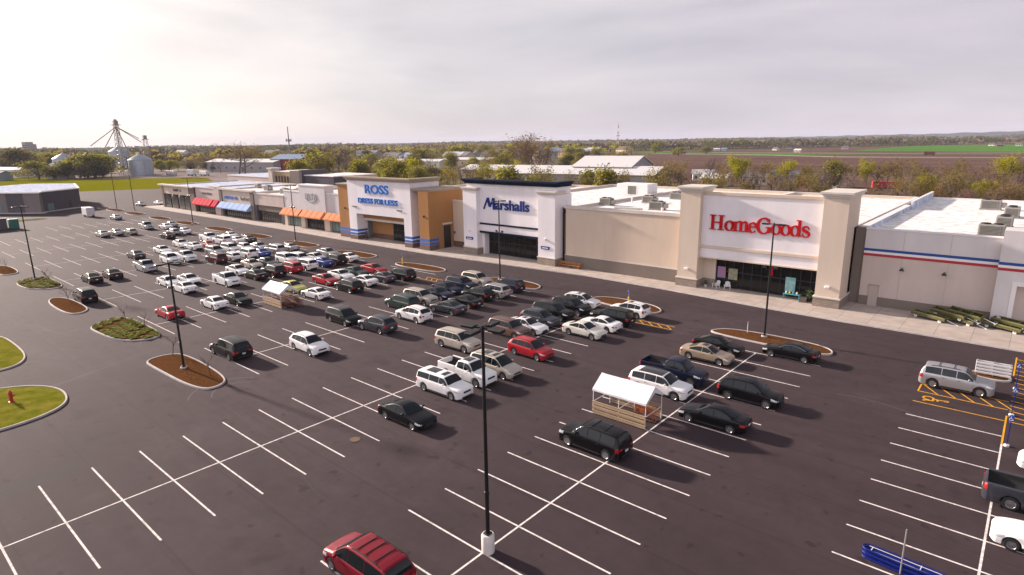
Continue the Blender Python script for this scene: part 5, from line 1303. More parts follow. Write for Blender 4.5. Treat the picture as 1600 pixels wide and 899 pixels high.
# ------------------------------------------------------------------ cart returns and signs at the right
M_BLUERAIL = mat('blue_rail', (.004, .012, .14), .5, spec=.2); M_SIGNB = mat('sign_panel_blue', (.01, .06, .36), .4); M_YPOST = mat('yellow_post', (.72, .42, .02), .5)
def blue_return():
    t = empty('cart_return', (15.9, 11.45, 0), R(-4), 'low blue cart return with white rails and tall post at the bottom edge', 'cart return')
    b = MB()
    loop = [(-1.35, -.28), (1.9, -.28), (1.9, .28), (-1.35, .28), (-1.62, .14), (-1.62, -.14)]
    for z in (.06, .30, .52):
        p = chaikin(loop, 2); b.tube([(x, y, z) for x, y in p+p[:1]], .045, 6, False)
    b.build('frame', M_BLUERAIL, t)
    p = MB(); p.prism(inset(chaikin(loop, 2), .03), .03, .46); p.build('panel', M_BLUERAIL, t)
    r = MB()
    for y in (-.17, .17): r.tube([(-1.4, y, .50), (1.8, y, .50)], .018, 5)
    for x in (-1.25, .75): r.tube([(x, -.26, .49), (x, .26, .49)], .018, 5)
    r.build('rail', M_WTUBE, t)
    q = MB(); q.tube([(.05, -.30, 0), (.05, -.30, 2.35)], .035, 8); q.build('post', M_METAL, t)
blue_return()
def white_rack():
    t = empty('rail_barrier', (17.35, 43.35, 0), R(2), 'white barrier of stacked horizontal rails beside the silver SUV', 'barrier')
    b = MB()
    for y in (-.28, .28):
        for k in range(4): b.bbox(-1.2, 1.2, y-.03, y+.03, .30+.27*k, .46+.27*k, .02)
    b.build('rail', M_WTUBE, t)
    p = MB()
    for x in (-1.1, 0, 1.1):
        for y in (-.22, .22): p.box(x-.035, x+.035, y-.03, y+.03, .05, 1.35)
    p.build('post', M_METAL, t)
white_rack()
def signpost(x, y, label, h=2.1, yellow=False, rz=0):
    t = empty('sign_post', (x, y, 0), R(rz), label, 'sign')
    b = MB(); b.tube([(0, 0, 0), (0, 0, h)], .03, 8); b.build('post', M_METAL if yellow else M_BLUERAIL, t)
    p = MB()
    if yellow: p.lathe([(.11, 0), (.11, 1.05), (.07, 1.12), (.02, 1.14)], 14); p.build('bollard', M_YPOST, t, 40)
    else: p.lathe([(.16, 0), (.16, .12), (.05, .14)], 12); p.build('base', M_WTUBE, t, 40)
    s = MB(); s.bbox(-.13, .13, -.055, -.032, h-.46, h-.02, .008); sg = s.build('sign_panel', M_SIGNB, t)
    w = MB()
    def L(pts):
        for (a, c), (d, e) in zip(pts, pts[1:]): w.tube([(a, -.062, c), (d, -.062, e)], .011, 4)
    L([(-.02, h-.10), (-.02, h-.24), (.06, h-.24), (.10, h-.36)]); L([(.08*math.cos(R(a))-.02, h-.30+.08*math.sin(R(a))) for a in range(110, 380, 30)]); w.build('wheelchair_symbol', M_WTUBE, sg)
for x, y, lb in ((18.95, 35.3, 'blue accessible parking sign post, middle one by the yellow stripes'), (18.95, 29.4, 'blue accessible parking sign post, nearest one at the yellow line'), (18.95, 41.5, 'blue accessible parking sign post beside the white rail barrier')):
    signpost(x, y, lb, 2.2)
signpost(-18.0, 44.6, 'parking sign on a yellow bollard beside the white crossover', 2.1, True)
signpost(-60.2, 44.0, 'parking sign on a yellow bollard in the long island by the black minivan', 2.1, True)
t = empty('marker_post', (-2.8, 42.6, .1), 0, 'slim white marker post in the island by the dark sedans', 'marker'); b = MB(); b.tube([(0, 0, 0), (0, 0, 1.15)], .035, 6); b.build('post', M_WTUBE, t); b = MB(); b.box(-.05, .05, -.04, .04, 1.0, 1.2); b.build('reflector', M_METAL, t)

# ------------------------------------------------------------------ green flatbed carts stacked on the pavement
M_OLIVE = mat('olive_deck', (.075, .075, .018), .6, noise=(3, .2, 5)); M_PALEY = mat('pale_timber_edge', (.19, .175, .06), .7)
def flatbed():
    t = empty('flatbed_cart')
    b = MB().use(M_OLIVE)
    for y in (-.5, .5): b.box(-1.75, 1.75, y-.05, y+.05, .30, .62)
    for x in (-1.75, -.62, .52, 1.65): b.box(x, x+.1, -.449, .449, .31, .61)
    b.use(M_PALEY); b.box(-1.76, 1.76, -.57, -.551, .56, .63); b.box(-1.5, 1.5, -.449, -.36, .615, .64); b.box(-1.5, 1.5, .36, .449, .615, .64)
    b.use(M_TRIM); b.box(-1.64, 1.64, -.448, .448, .32, .345)
    b.build('deck', None, t)
    for x in (-1.25, 1.25):
        for y in (-.45, .45):
            w = MB(); w.lathe([(.08, -.05), (.16, -.045), (.17, 0), (.16, .045), (.08, .05)], 14, Matrix.Translation((x, y, .17)) @ Matrix.Rotation(R(90), 4, 'X')); o = w.build('wheel', M_WTUBE, t, 40)
            f = MB(); f.box(x-.05, x+.05, y-.075, y-.055, .16, .30); f.box(x-.05, x+.05, y+.055, y+.075, .16, .30); f.build('caster', M_METAL, t)
    h = MB(); h.tube([(1.75, 0, .36), (2.9, 0, .08)], .04, 6); h.tube([(2.9, -.25, .08), (2.9, .25, .08)], .035, 6); h.build('drawbar', M_WTUBE, t)
    return t
fb = flatbed(); index_children()
FB = [(10.9, 59.4, .15, -22, 0, 'olive flatbed cart alone at the left end of the row'), (13.4, 59.9, .15, -25, 0, 'olive flatbed cart in the middle of the row with white drawbar out'), (12.6, 60.1, .62, -25, 9, 'olive flatbed cart leaning on the left pair'),
      (14.0, 60.2, .80, -26, 14, 'olive flatbed cart tipped up on top of the middle stack'), (17.2, 59.4, .15, -22, 0, 'olive flatbed cart at the right end of the row'), (17.9, 59.9, .55, -24, 6, 'olive flatbed cart stacked on the right hand one')]
for i, (x, y, z, a, tl, lb) in enumerate(FB):
    o = fb if i == 0 else copy_tree(fb)
    o.location = (x, y, z); o.rotation_euler = (R(tl), R(2), R(a)); tag(o, lb, 'flatbed cart', 'flatbed carts on the store pavement')

# ------------------------------------------------------------------ pavement furniture
M_BWOOD = mat('orange_timber', (.36, .15, .045), .6, noise=(4, .25, 5))
t = empty('bench', (-36.6, 58.1, .15), 0, 'long orange brown timber bench by the beige wall', 'bench')
b = MB()
for k in range(3): b.bbox(-2.1, 2.1, -.25+.17*k, -.10+.17*k, .42, .48, .01)
b.build('seat', M_BWOOD, t)
b = MB()
for k in range(2): b.bbox(-2.1, 2.1, .28, .33, .56+.2*k, .72+.2*k, .01)
b.build('backrest', M_BWOOD, t)
for x in (-1.9, 0, 1.9):
    b = MB(); b.box(x-.05, x+.05, -.22, .26, 0, .42); b.box(x-.05, x+.05, .331, .39, 0, .92); b.build('leg', M_BWOOD, t)
def garden_chair(x, y, rz, label):
    t = empty('garden_chair', (x, y, .15), R(rz), label, 'chair', 'white chairs by the store entrance')
    b = MB()
    for k in range(5): b.box(-.30+.125*k, -.20+.125*k, -.3, .28, .34, .37, Matrix.Rotation(R(-8), 4, 'X'))
    b.build('seat', M_WHITE, t)
    b = MB(); M = Matrix.Translation((0, .26, .32)) @ Matrix.Rotation(R(-22), 4, 'X')
    for k in range(5): b.box(-.30+.125*k, -.20+.125*k, -.015, .015, 0, .72-.05*abs(k-2), M)
    b.build('backrest', M_WHITE, t)
    for s in (-1, 1):
        b = MB(); b.box(s*.36-.06, s*.36+.06, -.35, .30, .56, .59); b.build('armrest', M_WHITE, t)
        b = MB(); b.box(s*.36-.03, s*.36+.03, -.32, -.24, 0, .56); b.build('leg', M_WHITE, t)
        b = MB(); b.box(s*.36-.03, s*.36+.03, .2, .28, 0, .56); b.build('leg', M_WHITE, t)
garden_chair(-13.2, 59.3, -20, 'white slatted garden chair by the store entrance, left one of two'); garden_chair(-11.7, 59.4, 18, 'white slatted garden chair by the store entrance, right one of two')
def poster(x0, x1, z0, z1, c, nm, label):
    m = two_tone(nm, c[0], c[1], 2.2, .4, .6, .6)
    b = MB(); b.bbox(x0, x1, 59.98, 60.05, z0, z1, .01); tag(b.build('window_poster', m), label, 'poster')
poster(-13.4, -12.3, 1.5, 3.0, ((.45, .16, .22), (.20, .22, .42)), 'poster_rose', 'pink and violet framed picture in the shop window'); poster(-11.9, -10.7, 1.4, 2.9, ((.45, .30, .10), (.12, .25, .28)), 'poster_ochre', 'ochre and teal framed picture in the shop window'); poster(-4.6, -3.4, .9, 2.7, ((.18, .42, .42), (.36, .55, .55)), 'poster_teal', 'pale teal wall hanging by the right end of the shop window')
b = MB(); b.bbox(-6.5, -6.2, 60.0, 60.06, 2.6, 3.8, .01); tag(b.build('hanging_banner', M_RED), 'narrow red banner hanging above the store doors', 'banner')
def planter(x, y, label, m1, s=1., leaf=True):
    t = empty('potted_plant', (x, y, .15), 0, label, 'plant'); b = MB(); b.lathe([(.16*s, 0), (.24*s, .3*s), (.27*s, .34*s), (.22*s, .34*s), (.2*s, .28*s)], 14); b.build('pot', m1, t, 40)
    r = random.Random(x); q = MB()
    for k in range(110):
        a = r.uniform(0, 6.28); rr = r.uniform(0, .3)*s; z = r.uniform(.34, .95)*s; c = Vector((rr*math.cos(a), rr*math.sin(a), z)); u = Vector((r.uniform(-1, 1), r.uniform(-1, 1), r.uniform(-1, 1))).normalized()*.1*s; w = u.orthogonal().normalized()*.05*s
        q.face([c-u, c+w, c+u, c-w])
    q.build('foliage', mat('pot_leaf', (.05, .09, .02), .7), t)
planter(-1.5, 59.2, 'tall leafy plant in a pot at the right end of the store entrance', M_FRAME, 1.5); planter(-14.6, 59.1, 'leafy plant in a pot beside the left stone base', M_WHITE, .9)
t = empty('patio_table', (-3.4, 59.0, .15), 0, 'teal patio table set with things by the store entrance', 'table'); M_TEAL = mat('teal_paint', (.06, .30, .34), .5)
b = MB(); b.bbox(-1.0, 1.0, -.4, .4, .66, .72, .02); b.build('tabletop', M_TEAL, t)
for x in (-.9, .9):
    for y in (-.33, .33): b = MB(); b.box(x-.04, x+.04, y-.04, y+.04, 0, .66); b.build('leg', M_TEAL, t)
r_ = random.Random(5)
for k, (c, nm) in enumerate((((.7, .7, .68), 'white'), ((.6, .45, .05), 'yellow'), ((.08, .28, .5), 'blue'), ((.65, .62, .55), 'cream'))):
    b = MB(); b.lathe([(.07, 0), (.12, .08), (.11, .2), (.06, .26), (.075, .3)], 12); o = b.build('vase', mat('vase_'+nm, c, .3), None, 40, (-4.1+.42*k, 59.0, .875)); tag(o, f'{nm} vase standing on the teal patio table', 'vase')
t = empty('wooden_crate', (-2.0, 58.6, .15), R(12), 'grey wooden crate right of the teal patio table', 'crate'); b = MB()
for k in range(3): b.box(-.4, .4, -.3, -.27, .04+.2*k, .2+.2*k); b.box(-.4, .4, .27, .3, .04+.2*k, .2+.2*k); b.box(-.4, -.37, -.269, .269, .04+.2*k, .2+.2*k); b.box(.37, .4, -.269, .269, .04+.2*k, .2+.2*k)
b.build('slats', ST_TAUPE, t); b = MB(); b.box(-.39, .39, -.29, .29, 0, .03); b.build('bottom', ST_TAUPE, t)

# ------------------------------------------------------------------ hydrant, trailer, bins, roof plant
t = empty('manhole_cover', (-14.9, 2.8, 0), 0, 'round rusty manhole cover in the bays below the black sedan', 'manhole cover'); b = MB(); b.lathe([(.42, 0), (.42, .012), (.36, .014)], 20); b.build('frame', M_TRIM, t); b = MB(); b.lathe([(.35, .005), (.35, .016), (.02, .018)], 20); b.build('lid', mat('rusty_iron', (.13, .065, .035), .8, noise=(6, .3, 4)), t)
M_HYD = mat('hydrant_red', (.42, .018, .012), .5)
t = empty('fire_hydrant', (-41.3, -11.05, .1), 0, 'red fire hydrant standing on the grass island', 'hydrant')
b = MB(); b.lathe([(.20, 0), (.20, .06), (.13, .08), (.13, .68), (.17, .70), (.17, .75), (.13, .80), (.08, .92), (.035, .95), (.035, 1.02)], 16); b.build('barrel', M_HYD, t, 40)
for a in (0, 90, 180):
    b = MB(); M = Matrix.Rotation(R(a), 4, 'Z') @ Matrix.Translation((.1, 0, .52)) @ Matrix.Rotation(R(90), 4, 'Y'); b.lathe([(.08, 0), (.08, .1), (.10, .1), (.10, .15), (.03, .16)], 12, M); b.build('nozzle', M_HYD, t, 40)
t = empty('box_trailer', (-189.5, 34.3, 0), R(180), 'white box trailer parked alone beyond the rows at the far left', 'trailer')
b = MB(); b.bbox(-2.1, 2.1, -1.05, 1.05, .5, 2.7, .06); b.build('box', M_WHITE, t)
b = MB(); b.box(-2.14, -2.1, -.95, .95, .6, 2.6); b.build('rear_door', mat('trailer_door', (.62, .61, .63), .5), t)
for x in (-.6, .3):
    for y in (-1.05, 1.05): b = MB(); b.lathe([(.2, -.1), (.34, -.1), (.36, 0), (.34, .1), (.2, .1)], 16, Matrix.Translation((x, y, .36)) @ Matrix.Rotation(R(90), 4, 'X')); b.build('wheel', M_TYRE, t, 40)
b = MB(); b.box(2.1, 3.3, -.06, .06, .45, .55); b.build('drawbar', M_TRIM, t)
t = empty('waste_bin', (-174.5, 14.3, 0), 0, 'green waste container beside the grey walled enclosure', 'bin'); M_BIN = mat('bin_green', (.012, .13, .10), .5)
b = MB(); b.bbox(-.9, .9, -.9, .9, .1, 2.3, .08); b.build('body', M_BIN, t); b = MB(); b.bbox(-.95, .95, -.95, .95, 2.3, 2.5, .05); b.build('lid', mat('bin_lid', (.35, .42, .45), .5), t)
M_HVAC = mat('hvac_casing', (.33, .31, .28), .6, noise=(2, .12, 4)); M_HGRILL = brick_mat('hvac_louvre', (.10, .095, .085), (.09, .085, .075), (.26, .25, .22), 5, .16, .03)
def hvac(w, d, h):
    t = empty('rooftop_unit'); b = MB(); b.box(-w/2-.1, w/2+.1, -d/2-.1, d/2+.1, 0, .18); b.build('curb', M_HVAC, t)
    b = MB(); b.bbox(-w/2, w/2, -d/2, d/2, .18, h, .04); b.build('casing', M_HVAC, t)
    for s in (-1, 1): b = MB(); b.box(-w*.42, w*.42, s*(d/2+.012)-.012, s*(d/2+.012)+.012, .3, h-.18); b.build('louvre', M_HGRILL, t)
    for s in (-1, 1): b = MB(); b.box(s*(w/2+.012)-.012, s*(w/2+.012)+.012, -d*.4, d*.4, .3, h-.18); b.build('louvre', M_HGRILL, t)
    for k in (-1, 1): b = MB(); b.lathe([(d*.30, 0), (d*.30, .14), (d*.26, .16), (.03, .05)], 16, Matrix.Translation((k*w*.24, 0, h))); b.build('fan', M_TRIM, t, 40)
    b = MB(); b.bbox(w/2+.025, w/2+.7, -d*.3, d*.3, .4, h*.75, .05); b.build('hood', M_HVAC, t)
    return t
hv = hvac(2.6, 1.7, 1.55); index_children()
HV = [(-37.4, 70, 8.9, 0, 'grey rooftop unit on the white roof beside the navy corniced store', .8), (-33.5, 77.5, 8.9, 0, 'grey rooftop unit, middle one on the roof behind the beige wall', .8), (-27.2, 68.5, 8.9, 5, 'grey rooftop unit nearest the beige tower', .85), (-32.5, 86, 8.9, 0, 'grey rooftop unit farthest back behind the beige wall', .8),
      (12.6, 98, 8.7, 0, 'tan rooftop unit at the back of the right hand roof', .95), (15.5, 88, 8.7, 90, 'tan rooftop unit second from the back on the right hand roof', .95), (15.3, 75.5, 8.7, 90, 'tan rooftop unit second from the front on the right hand roof', .95), (14.6, 66.6, 8.7, 0, 'tan rooftop unit just behind the coloured band wall', .9),
      (-128.5, 66, 7.0, 0, 'dark rooftop unit left of the grey shop front', .9), (-132, 64, 7.0, 0, 'dark rooftop unit behind the vacant shop', .9), (-144.5, 66, 7.2, 0, 'dark rooftop unit behind the blue awning shop', .9), (-156, 69, 7.2, 0, 'small dark rooftop unit behind the shop pilaster', .7), (-119.5, 63, 7.9, 90, 'grey rooftop unit just left of the raised grey sign wall', 1.0), (-100.5, 65, 7.9, 0, 'dark rooftop unit between grey shop and tan tower', 1.0)]
for i, (x, y, z, a, lb, s) in enumerate(HV):
    o = hv if i == 0 else copy_tree(hv)
    o.location = (x, y, z); o.rotation_euler.z = R(a); o.scale = (s, s, s); tag(o, lb, 'rooftop unit', 'air conditioning units on the store roofs')
t = empty('roof_hatch_house', (-43, 90, 8.9), 0, 'small white roof house with louvre behind the navy corniced store', 'roof house'); b = MB(); b.bbox(-3.4, 3.4, -2, 2, 0, 2.3, .05); b.build('wall', M_WHITE, t); b = MB(); b.box(-.9, .9, -2.05, -2.0, .3, 1.9); b.build('louvre', M_HGRILL, t)
t = empty('duct_run', (-30.5, 65.5, 8.9), R(3), 'low grey duct lying on the roof behind the beige wall', 'duct'); b = MB(); b.tube([(-2.5, 0, .3), (2.3, 0, .3)], .16, 8); b.build('pipe', M_METAL, t); b = MB(); b.box(-2.2, -2.0, -.2, .2, 0, .3); b.box(1.6, 1.8, -.2, .2, 0, .3); b.build('support', M_METAL, t)

# ------------------------------------------------------------------ two shoppers
def person(x, y, rz, shirt, trousers, hair, label, stride=.16):
    """one continuous skinned body; clothing zones are faces of the same skin"""
    bm = bmesh.new(); V = []
    J = {'pel': (0, 0, .96), 'wai': (0, .01, 1.10), 'che': (0, .0, 1.32), 'nec': (0, .0, 1.48), 'hea': (0, .02, 1.60), 'top': (0, .01, 1.72),
         'hL': (.10, 0, .90), 'kL': (.11, stride*.7, .50), 'aL': (.11, stride*.6, .10), 'tL': (.12, stride*.6+.15, .05), 'hR': (-.10, 0, .90), 'kR': (-.11, -stride*.2, .50), 'aR': (-.11, -stride, .11), 'tR': (-.12, -stride+.14, .05),
         'sL': (.19, 0, 1.40), 'eL': (.25, -.05, 1.14), 'wL': (.26, .06, .92), 'fL': (.26, .09, .80), 'sR': (-.19, 0, 1.40), 'eR': (-.25, -.02, 1.14), 'wR': (-.26, .10, .92), 'fR': (-.26, .13, .80)}
    Rr = {'pel': .155, 'wai': .135, 'che': .165, 'nec': .062, 'hea': .095, 'top': .06, 'h': .095, 'k': .062, 'a': .045, 't': .042, 's': .065, 'e': .045, 'w': .034, 'f': .036}
    E = [('pel', 'wai'), ('wai', 'che'), ('che', 'nec'), ('nec', 'hea'), ('hea', 'top'), ('pel', 'hL'), ('hL', 'kL'), ('kL', 'aL'), ('aL', 'tL'), ('pel', 'hR'), ('hR', 'kR'), ('kR', 'aR'), ('aR', 'tR'), ('che', 'sL'), ('sL', 'eL'), ('eL', 'wL'), ('wL', 'fL'), ('che', 'sR'), ('sR', 'eR'), ('eR', 'wR'), ('wR', 'fR')]
    names = list(J); me = bpy.data.meshes.new('person'); me.from_pydata([J[n] for n in names], [(names.index(a), names.index(c)) for a, c in E], [])
    o = bpy.data.objects.new('person', me); COL.objects.link(o)
    sk = o.modifiers.new('skin', 'SKIN'); ss = o.modifiers.new('sub', 'SUBSURF'); ss.levels = 2
    lay = me.skin_vertices[0].data if me.skin_vertices else None
    if lay is None: bm2 = bmesh.new(); bm2.from_mesh(me); bm2.verts.layers.skin.verify(); bm2.to_mesh(me); bm2.free(); lay = me.skin_vertices[0].data
    for i, n in enumerate(names):
        r = Rr.get(n, Rr.get(n[0], .05)); lay[i].radius = (r, r*.8 if n in ('pel', 'wai', 'che') else r); lay[i].use_root = (n == 'pel')
    dg = bpy.context.evaluated_depsgraph_get(); body = bpy.data.meshes.new_from_object(o.evaluated_get(dg)); bpy.data.objects.remove(o)
    body.materials.clear()
    for m in (mat('skin', (.42, .25, .18), .6), shirt, trousers, M_FRAME): body.materials.append(m)
    for p in body.polygons:
        c = p.center; p.use_smooth = True
        p.material_index = 3 if c.z < .10 else 2 if c.z < .98 and abs(c.x) < .21 else 0 if c.z > 1.47 or c.z < .93 else 1
    ob = bpy.data.objects.new('person', body); COL.objects.link(ob); ob.location = (x, y, .15); ob.rotation_euler.z = R(rz); tag(ob, label, 'person')
    h = MB(); h.lathe([(.105, -.02), (.112, .05), (.09, .12), (.03, .15)], 14); hr = h.build('hair', hair, ob, 60, (0, -.012, 1.625))
M_DK = mat('dark_cloth', (.02, .02, .028), .9); M_JEAN = mat('denim', (.03, .045, .09), .9); M_MAR = mat('maroon_cloth', (.12, .02, .03), .9); M_HAIR = mat('dark_hair', (.02, .014, .01), .6)
person(-87.4, 56.6, 160, M_DK, M_JEAN, M_HAIR, 'person in dark clothes walking by the blue striped left pillar', .18)
person(-86.5, 56.2, 150, M_MAR, M_DK, M_HAIR, 'person in maroon top walking on the right of the pair', .12)

# ------------------------------------------------------------------ trees
M_BARK = mat('bark', (.105, .080, .065), .95, noise=(2, .25, 5)); M_BARKP = mat('pale_bark', (.20, .16, .13), .95, noise=(2, .25, 5)); M_TWIG = mat('twig_haze', (.165, .110, .090), .95, noise=(.8, .25, 3))
M_LF = {'olive': leaf_mat('olive_leaf', (.22, .175, .034)), 'green': leaf_mat('spring_leaf', (.255, .240, .024)), 'lime': leaf_mat('lime_leaf', (.32, .30, .010)), 'dark': leaf_mat('dark_leaf', (.10, .095, .022)), 'bud': leaf_mat('bud_leaf', (.22, .15, .050))}
M_LF['far'] = leaf_mat('far_leaf', (.105, .110, .028), .4)
def branches(rng, h, spread, levels, clear=.28, up=.55, leader=True, fork=3):
    """returns [(points, radii, level)] and twig ends"""
    out = []; tips = []
    def grow(p, d, ln, r, lv):
        pts = [p.copy()]; q = p.copy(); n = 4 if lv == 0 else 3
        for i in range(n):
            d = (d+Vector((rng.gauss(0, 1), rng.gauss(0, 1), rng.gauss(0, .6)))*(.06 if lv == 0 else .16)+Vector((0, 0, .05*lv*up))).normalized(); q = q+d*ln/n; pts.append(q.copy())
        r1 = r*(.45 if lv < levels else .3); out.append((pts, [r+(r1-r)*i/n for i in range(n+1)], lv))
        if lv >= levels: tips.append((q, d)); return
        nb = fork+(2 if lv == 0 else rng.randrange(2))
        for k in range(nb):
            f = clear+(1-clear)*(k+rng.random())/nb if lv == 0 else .3+.7*(k+rng.random())/nb
            idx = min(n-1, int(f*n)); u = f*n-idx; s = pts[idx].lerp(pts[idx+1], u)
            a = rng.uniform(0, 6.28); side = Vector((math.cos(a), math.sin(a), 0)); dd = (d*up+side*spread+Vector((0, 0, .25*up))).normalized()
            grow(s, dd, ln*rng.uniform(.45, .68)*(1.15-.35*f if lv == 0 else 1), r*.55*(1.1-.4*f), lv+1)
        tips.append((q, d))
    grow(Vector((0, 0, -.2)), Vector((rng.gauss(0, .05), rng.gauss(0, .05), 1)).normalized(), h*.72, h*.020, 0)
    return out, tips
def make_tree(name, seed, h, spread, leaf=None, nleaf=0, lsize=.3, blob=.9, levels=3, bark=None, up=.55, clear=.28, fork=3, twigs=True):
    rng = random.Random(seed); br, tips = branches(rng, h, spread, levels, clear, up, fork=fork)
    t = empty(name); b = MB(); tw = MB()
    for pts, rad, lv in br:
        if lv < 2: b.tube(pts, rad, 6 if lv == 0 else 4, False)
        else: tw.tube(pts, [max(.012, x) for x in rad], 3, False)
    if twigs:
        for q, d in tips:
            for k in range(4):
                u = (d+Vector((rng.gauss(0, .7), rng.gauss(0, .7), rng.gauss(0, .5)))).normalized()*rng.uniform(.5, 1.1)*h/11; w = u.orthogonal().normalized()*.018*h/11
                tw.face([q-w, q+w, q+u])
    k = h/max(z for x, y, z in b.v+tw.v); b.v = [(x*k, y*k, z*k) for x, y, z in b.v]; tw.v = [(x*k, y*k, z*k) for x, y, z in tw.v]; tips = [(q*k, d) for q, d in tips]
    b.build('trunk', bark or M_BARK, t, 60)
    if not leaf: tw.build('crown', M_TWIG, t); return t
    c = MB().use(M_TWIG); c.idx(tw.v, tw.f); c.use(M_LF[leaf])
    for k in range(nleaf):
        q, d = rng.choice(tips); o = q+Vector((rng.gauss(0, blob), rng.gauss(0, blob), rng.gauss(0, blob*.7))); s = lsize*rng.uniform(.5, 1.3)
        u = Vector((rng.gauss(0, 1), rng.gauss(0, 1), rng.gauss(0, .7))).normalized()*s; w = u.orthogonal().normalized()*s*.6; c.face([o-u, o+w, o+u*.8, o-w])
    c.build('crown', None, t); return t
def make_bush(name, seed, h, leaf, n, lobes=11, w=.55, low=.05):
    """broad crown carried nearly to the ground: leaves spread through overlapping uneven lobes"""
    rng = random.Random(seed); t = empty(name); b = MB(); c = MB().use(M_TWIG); c.use(M_LF[leaf]); L = []
    for k in range(lobes):
        a = rng.uniform(0, 6.28); r = h*w*rng.uniform(.15, .75); z = h*rng.uniform(.28, .80); rad = h*rng.uniform(.16, .27)
        if z > .6*h: r *= .55
        L.append((Vector((r*math.cos(a), r*math.sin(a), z)), rad))
    L.append((Vector((0, 0, h*.78)), h*.24))
    b.tube([(0, 0, -.2), (.1, 0, h*.25), (0, .1, h*.5)], [h*.028, h*.022, h*.012], 6, False)
    for o, rad in L: b.tube([(0, 0, h*.18), tuple(o*.6), tuple(o)], [h*.014, h*.009, h*.003], 4, False)
    b.build('trunk', M_BARK, t, 60)
    for k in range(n):
        o, rad = rng.choice(L); d = Vector((rng.gauss(0, 1), rng.gauss(0, 1), rng.gauss(0, .9))).normalized()*rad*(rng.random()**.45)*rng.uniform(.8, 1.2); q = o+d
        if q.z < low*h: q.z = low*h+rng.random()*h*.2
        c.use(M_LF[leaf] if rng.random() < .82 else M_TWIG); s = h*.030*rng.uniform(.5, 1.3)
        u = Vector((rng.gauss(0, 1), rng.gauss(0, 1), rng.gauss(0, .8))).normalized()*s; v = u.orthogonal().normalized()*s*.7; c.face([q-u, q+v, q+u*.8, q-v])
    c.build('crown', None, t); return t
TP = {}
def protos():
    for i in range(4): TP['bare%d' % i] = make_tree('bare_tree', 10+i, 11, .6, None, levels=3, fork=4, up=.8, clear=.34)
    for i in range(3): TP['olive%d' % i] = make_tree('olive_tree', 30+i, 11, .62, 'olive', 620, .24, .75, up=.75, clear=.34)
    for i in range(3): TP['green%d' % i] = make_bush('leafy_tree', 50+i, 11, 'green', 3200)
    for i in range(2): TP['lime%d' % i] = make_tree('lime_tree', 70+i, 11, .55, 'lime', 1500, .26, .8, up=.8, clear=.30)
    for i in range(2): TP['dark%d' % i] = make_bush('dense_tree', 80+i, 11, 'dark', 3000)
    TP['bud0'] = make_tree('budding_tree', 91, 11, .55, 'bud', 380, .22, .7, up=.8, clear=.36); TP['bud1'] = make_tree('budding_tree', 92, 11, .6, 'bud', 340, .22, .7, up=.8, clear=.36)
    TP['cotton0'] = make_tree('cottonwood', 101, 11, .55, 'bud', 380, .16, .6, levels=3, bark=M_BARKP, up=1.0, clear=.35, fork=4)
    TP['oak0'] = make_tree('oak_tree', 111, 11, 1.0, 'bud', 420, .2, .6, levels=3, up=.45, clear=.30, fork=4)
    TP['sapling0'] = make_tree('sapling', 121, 3.0, .5, None, levels=2, up=.9, clear=.4)
protos(); index_children(); TUSED = set()
CATL = {'bare': 'tree', 'olive': 'tree', 'green': 'tree', 'lime': 'tree', 'dark': 'tree', 'bud': 'tree', 'cotton': 'tree', 'oak': 'tree', 'sapling': 'sapling'}
LOOK = {'bare': 'bare brown tree', 'olive': 'olive tinged half leafed tree', 'green': 'full green leafy tree', 'lime': 'bright yellow green tree', 'dark': 'dense dark green tree', 'bud': 'budding tan crowned tree', 'cotton': 'tall pale cottonwood', 'oak': 'broad bare crowned oak', 'sapling': 'thin bare sapling'}
trng = random.Random(77)
def tree(kind, x, y, h, label=None, group=None, wide=1., z=-.1, where='in the belt behind the stores'):
    ks = [k for k in TP if k.startswith(kind)]; k = trng.choice(ks)
    if k in TUSED: o = copy_tree(TP[k])
    else: o = TP[k]; TUSED.add(k)
    o.location = (x, y, z); s = h/11 if kind != 'sapling' else h/3.0; w = s*wide*trng.uniform(1.0, 1.3); o.scale = (w, w, s); o.rotation_euler.z = trng.uniform(0, 6.28)
    tag(o, label or f'{LOOK[kind]} {where}', CATL[kind], group or f'{LOOK[kind]}s {where}'); return o
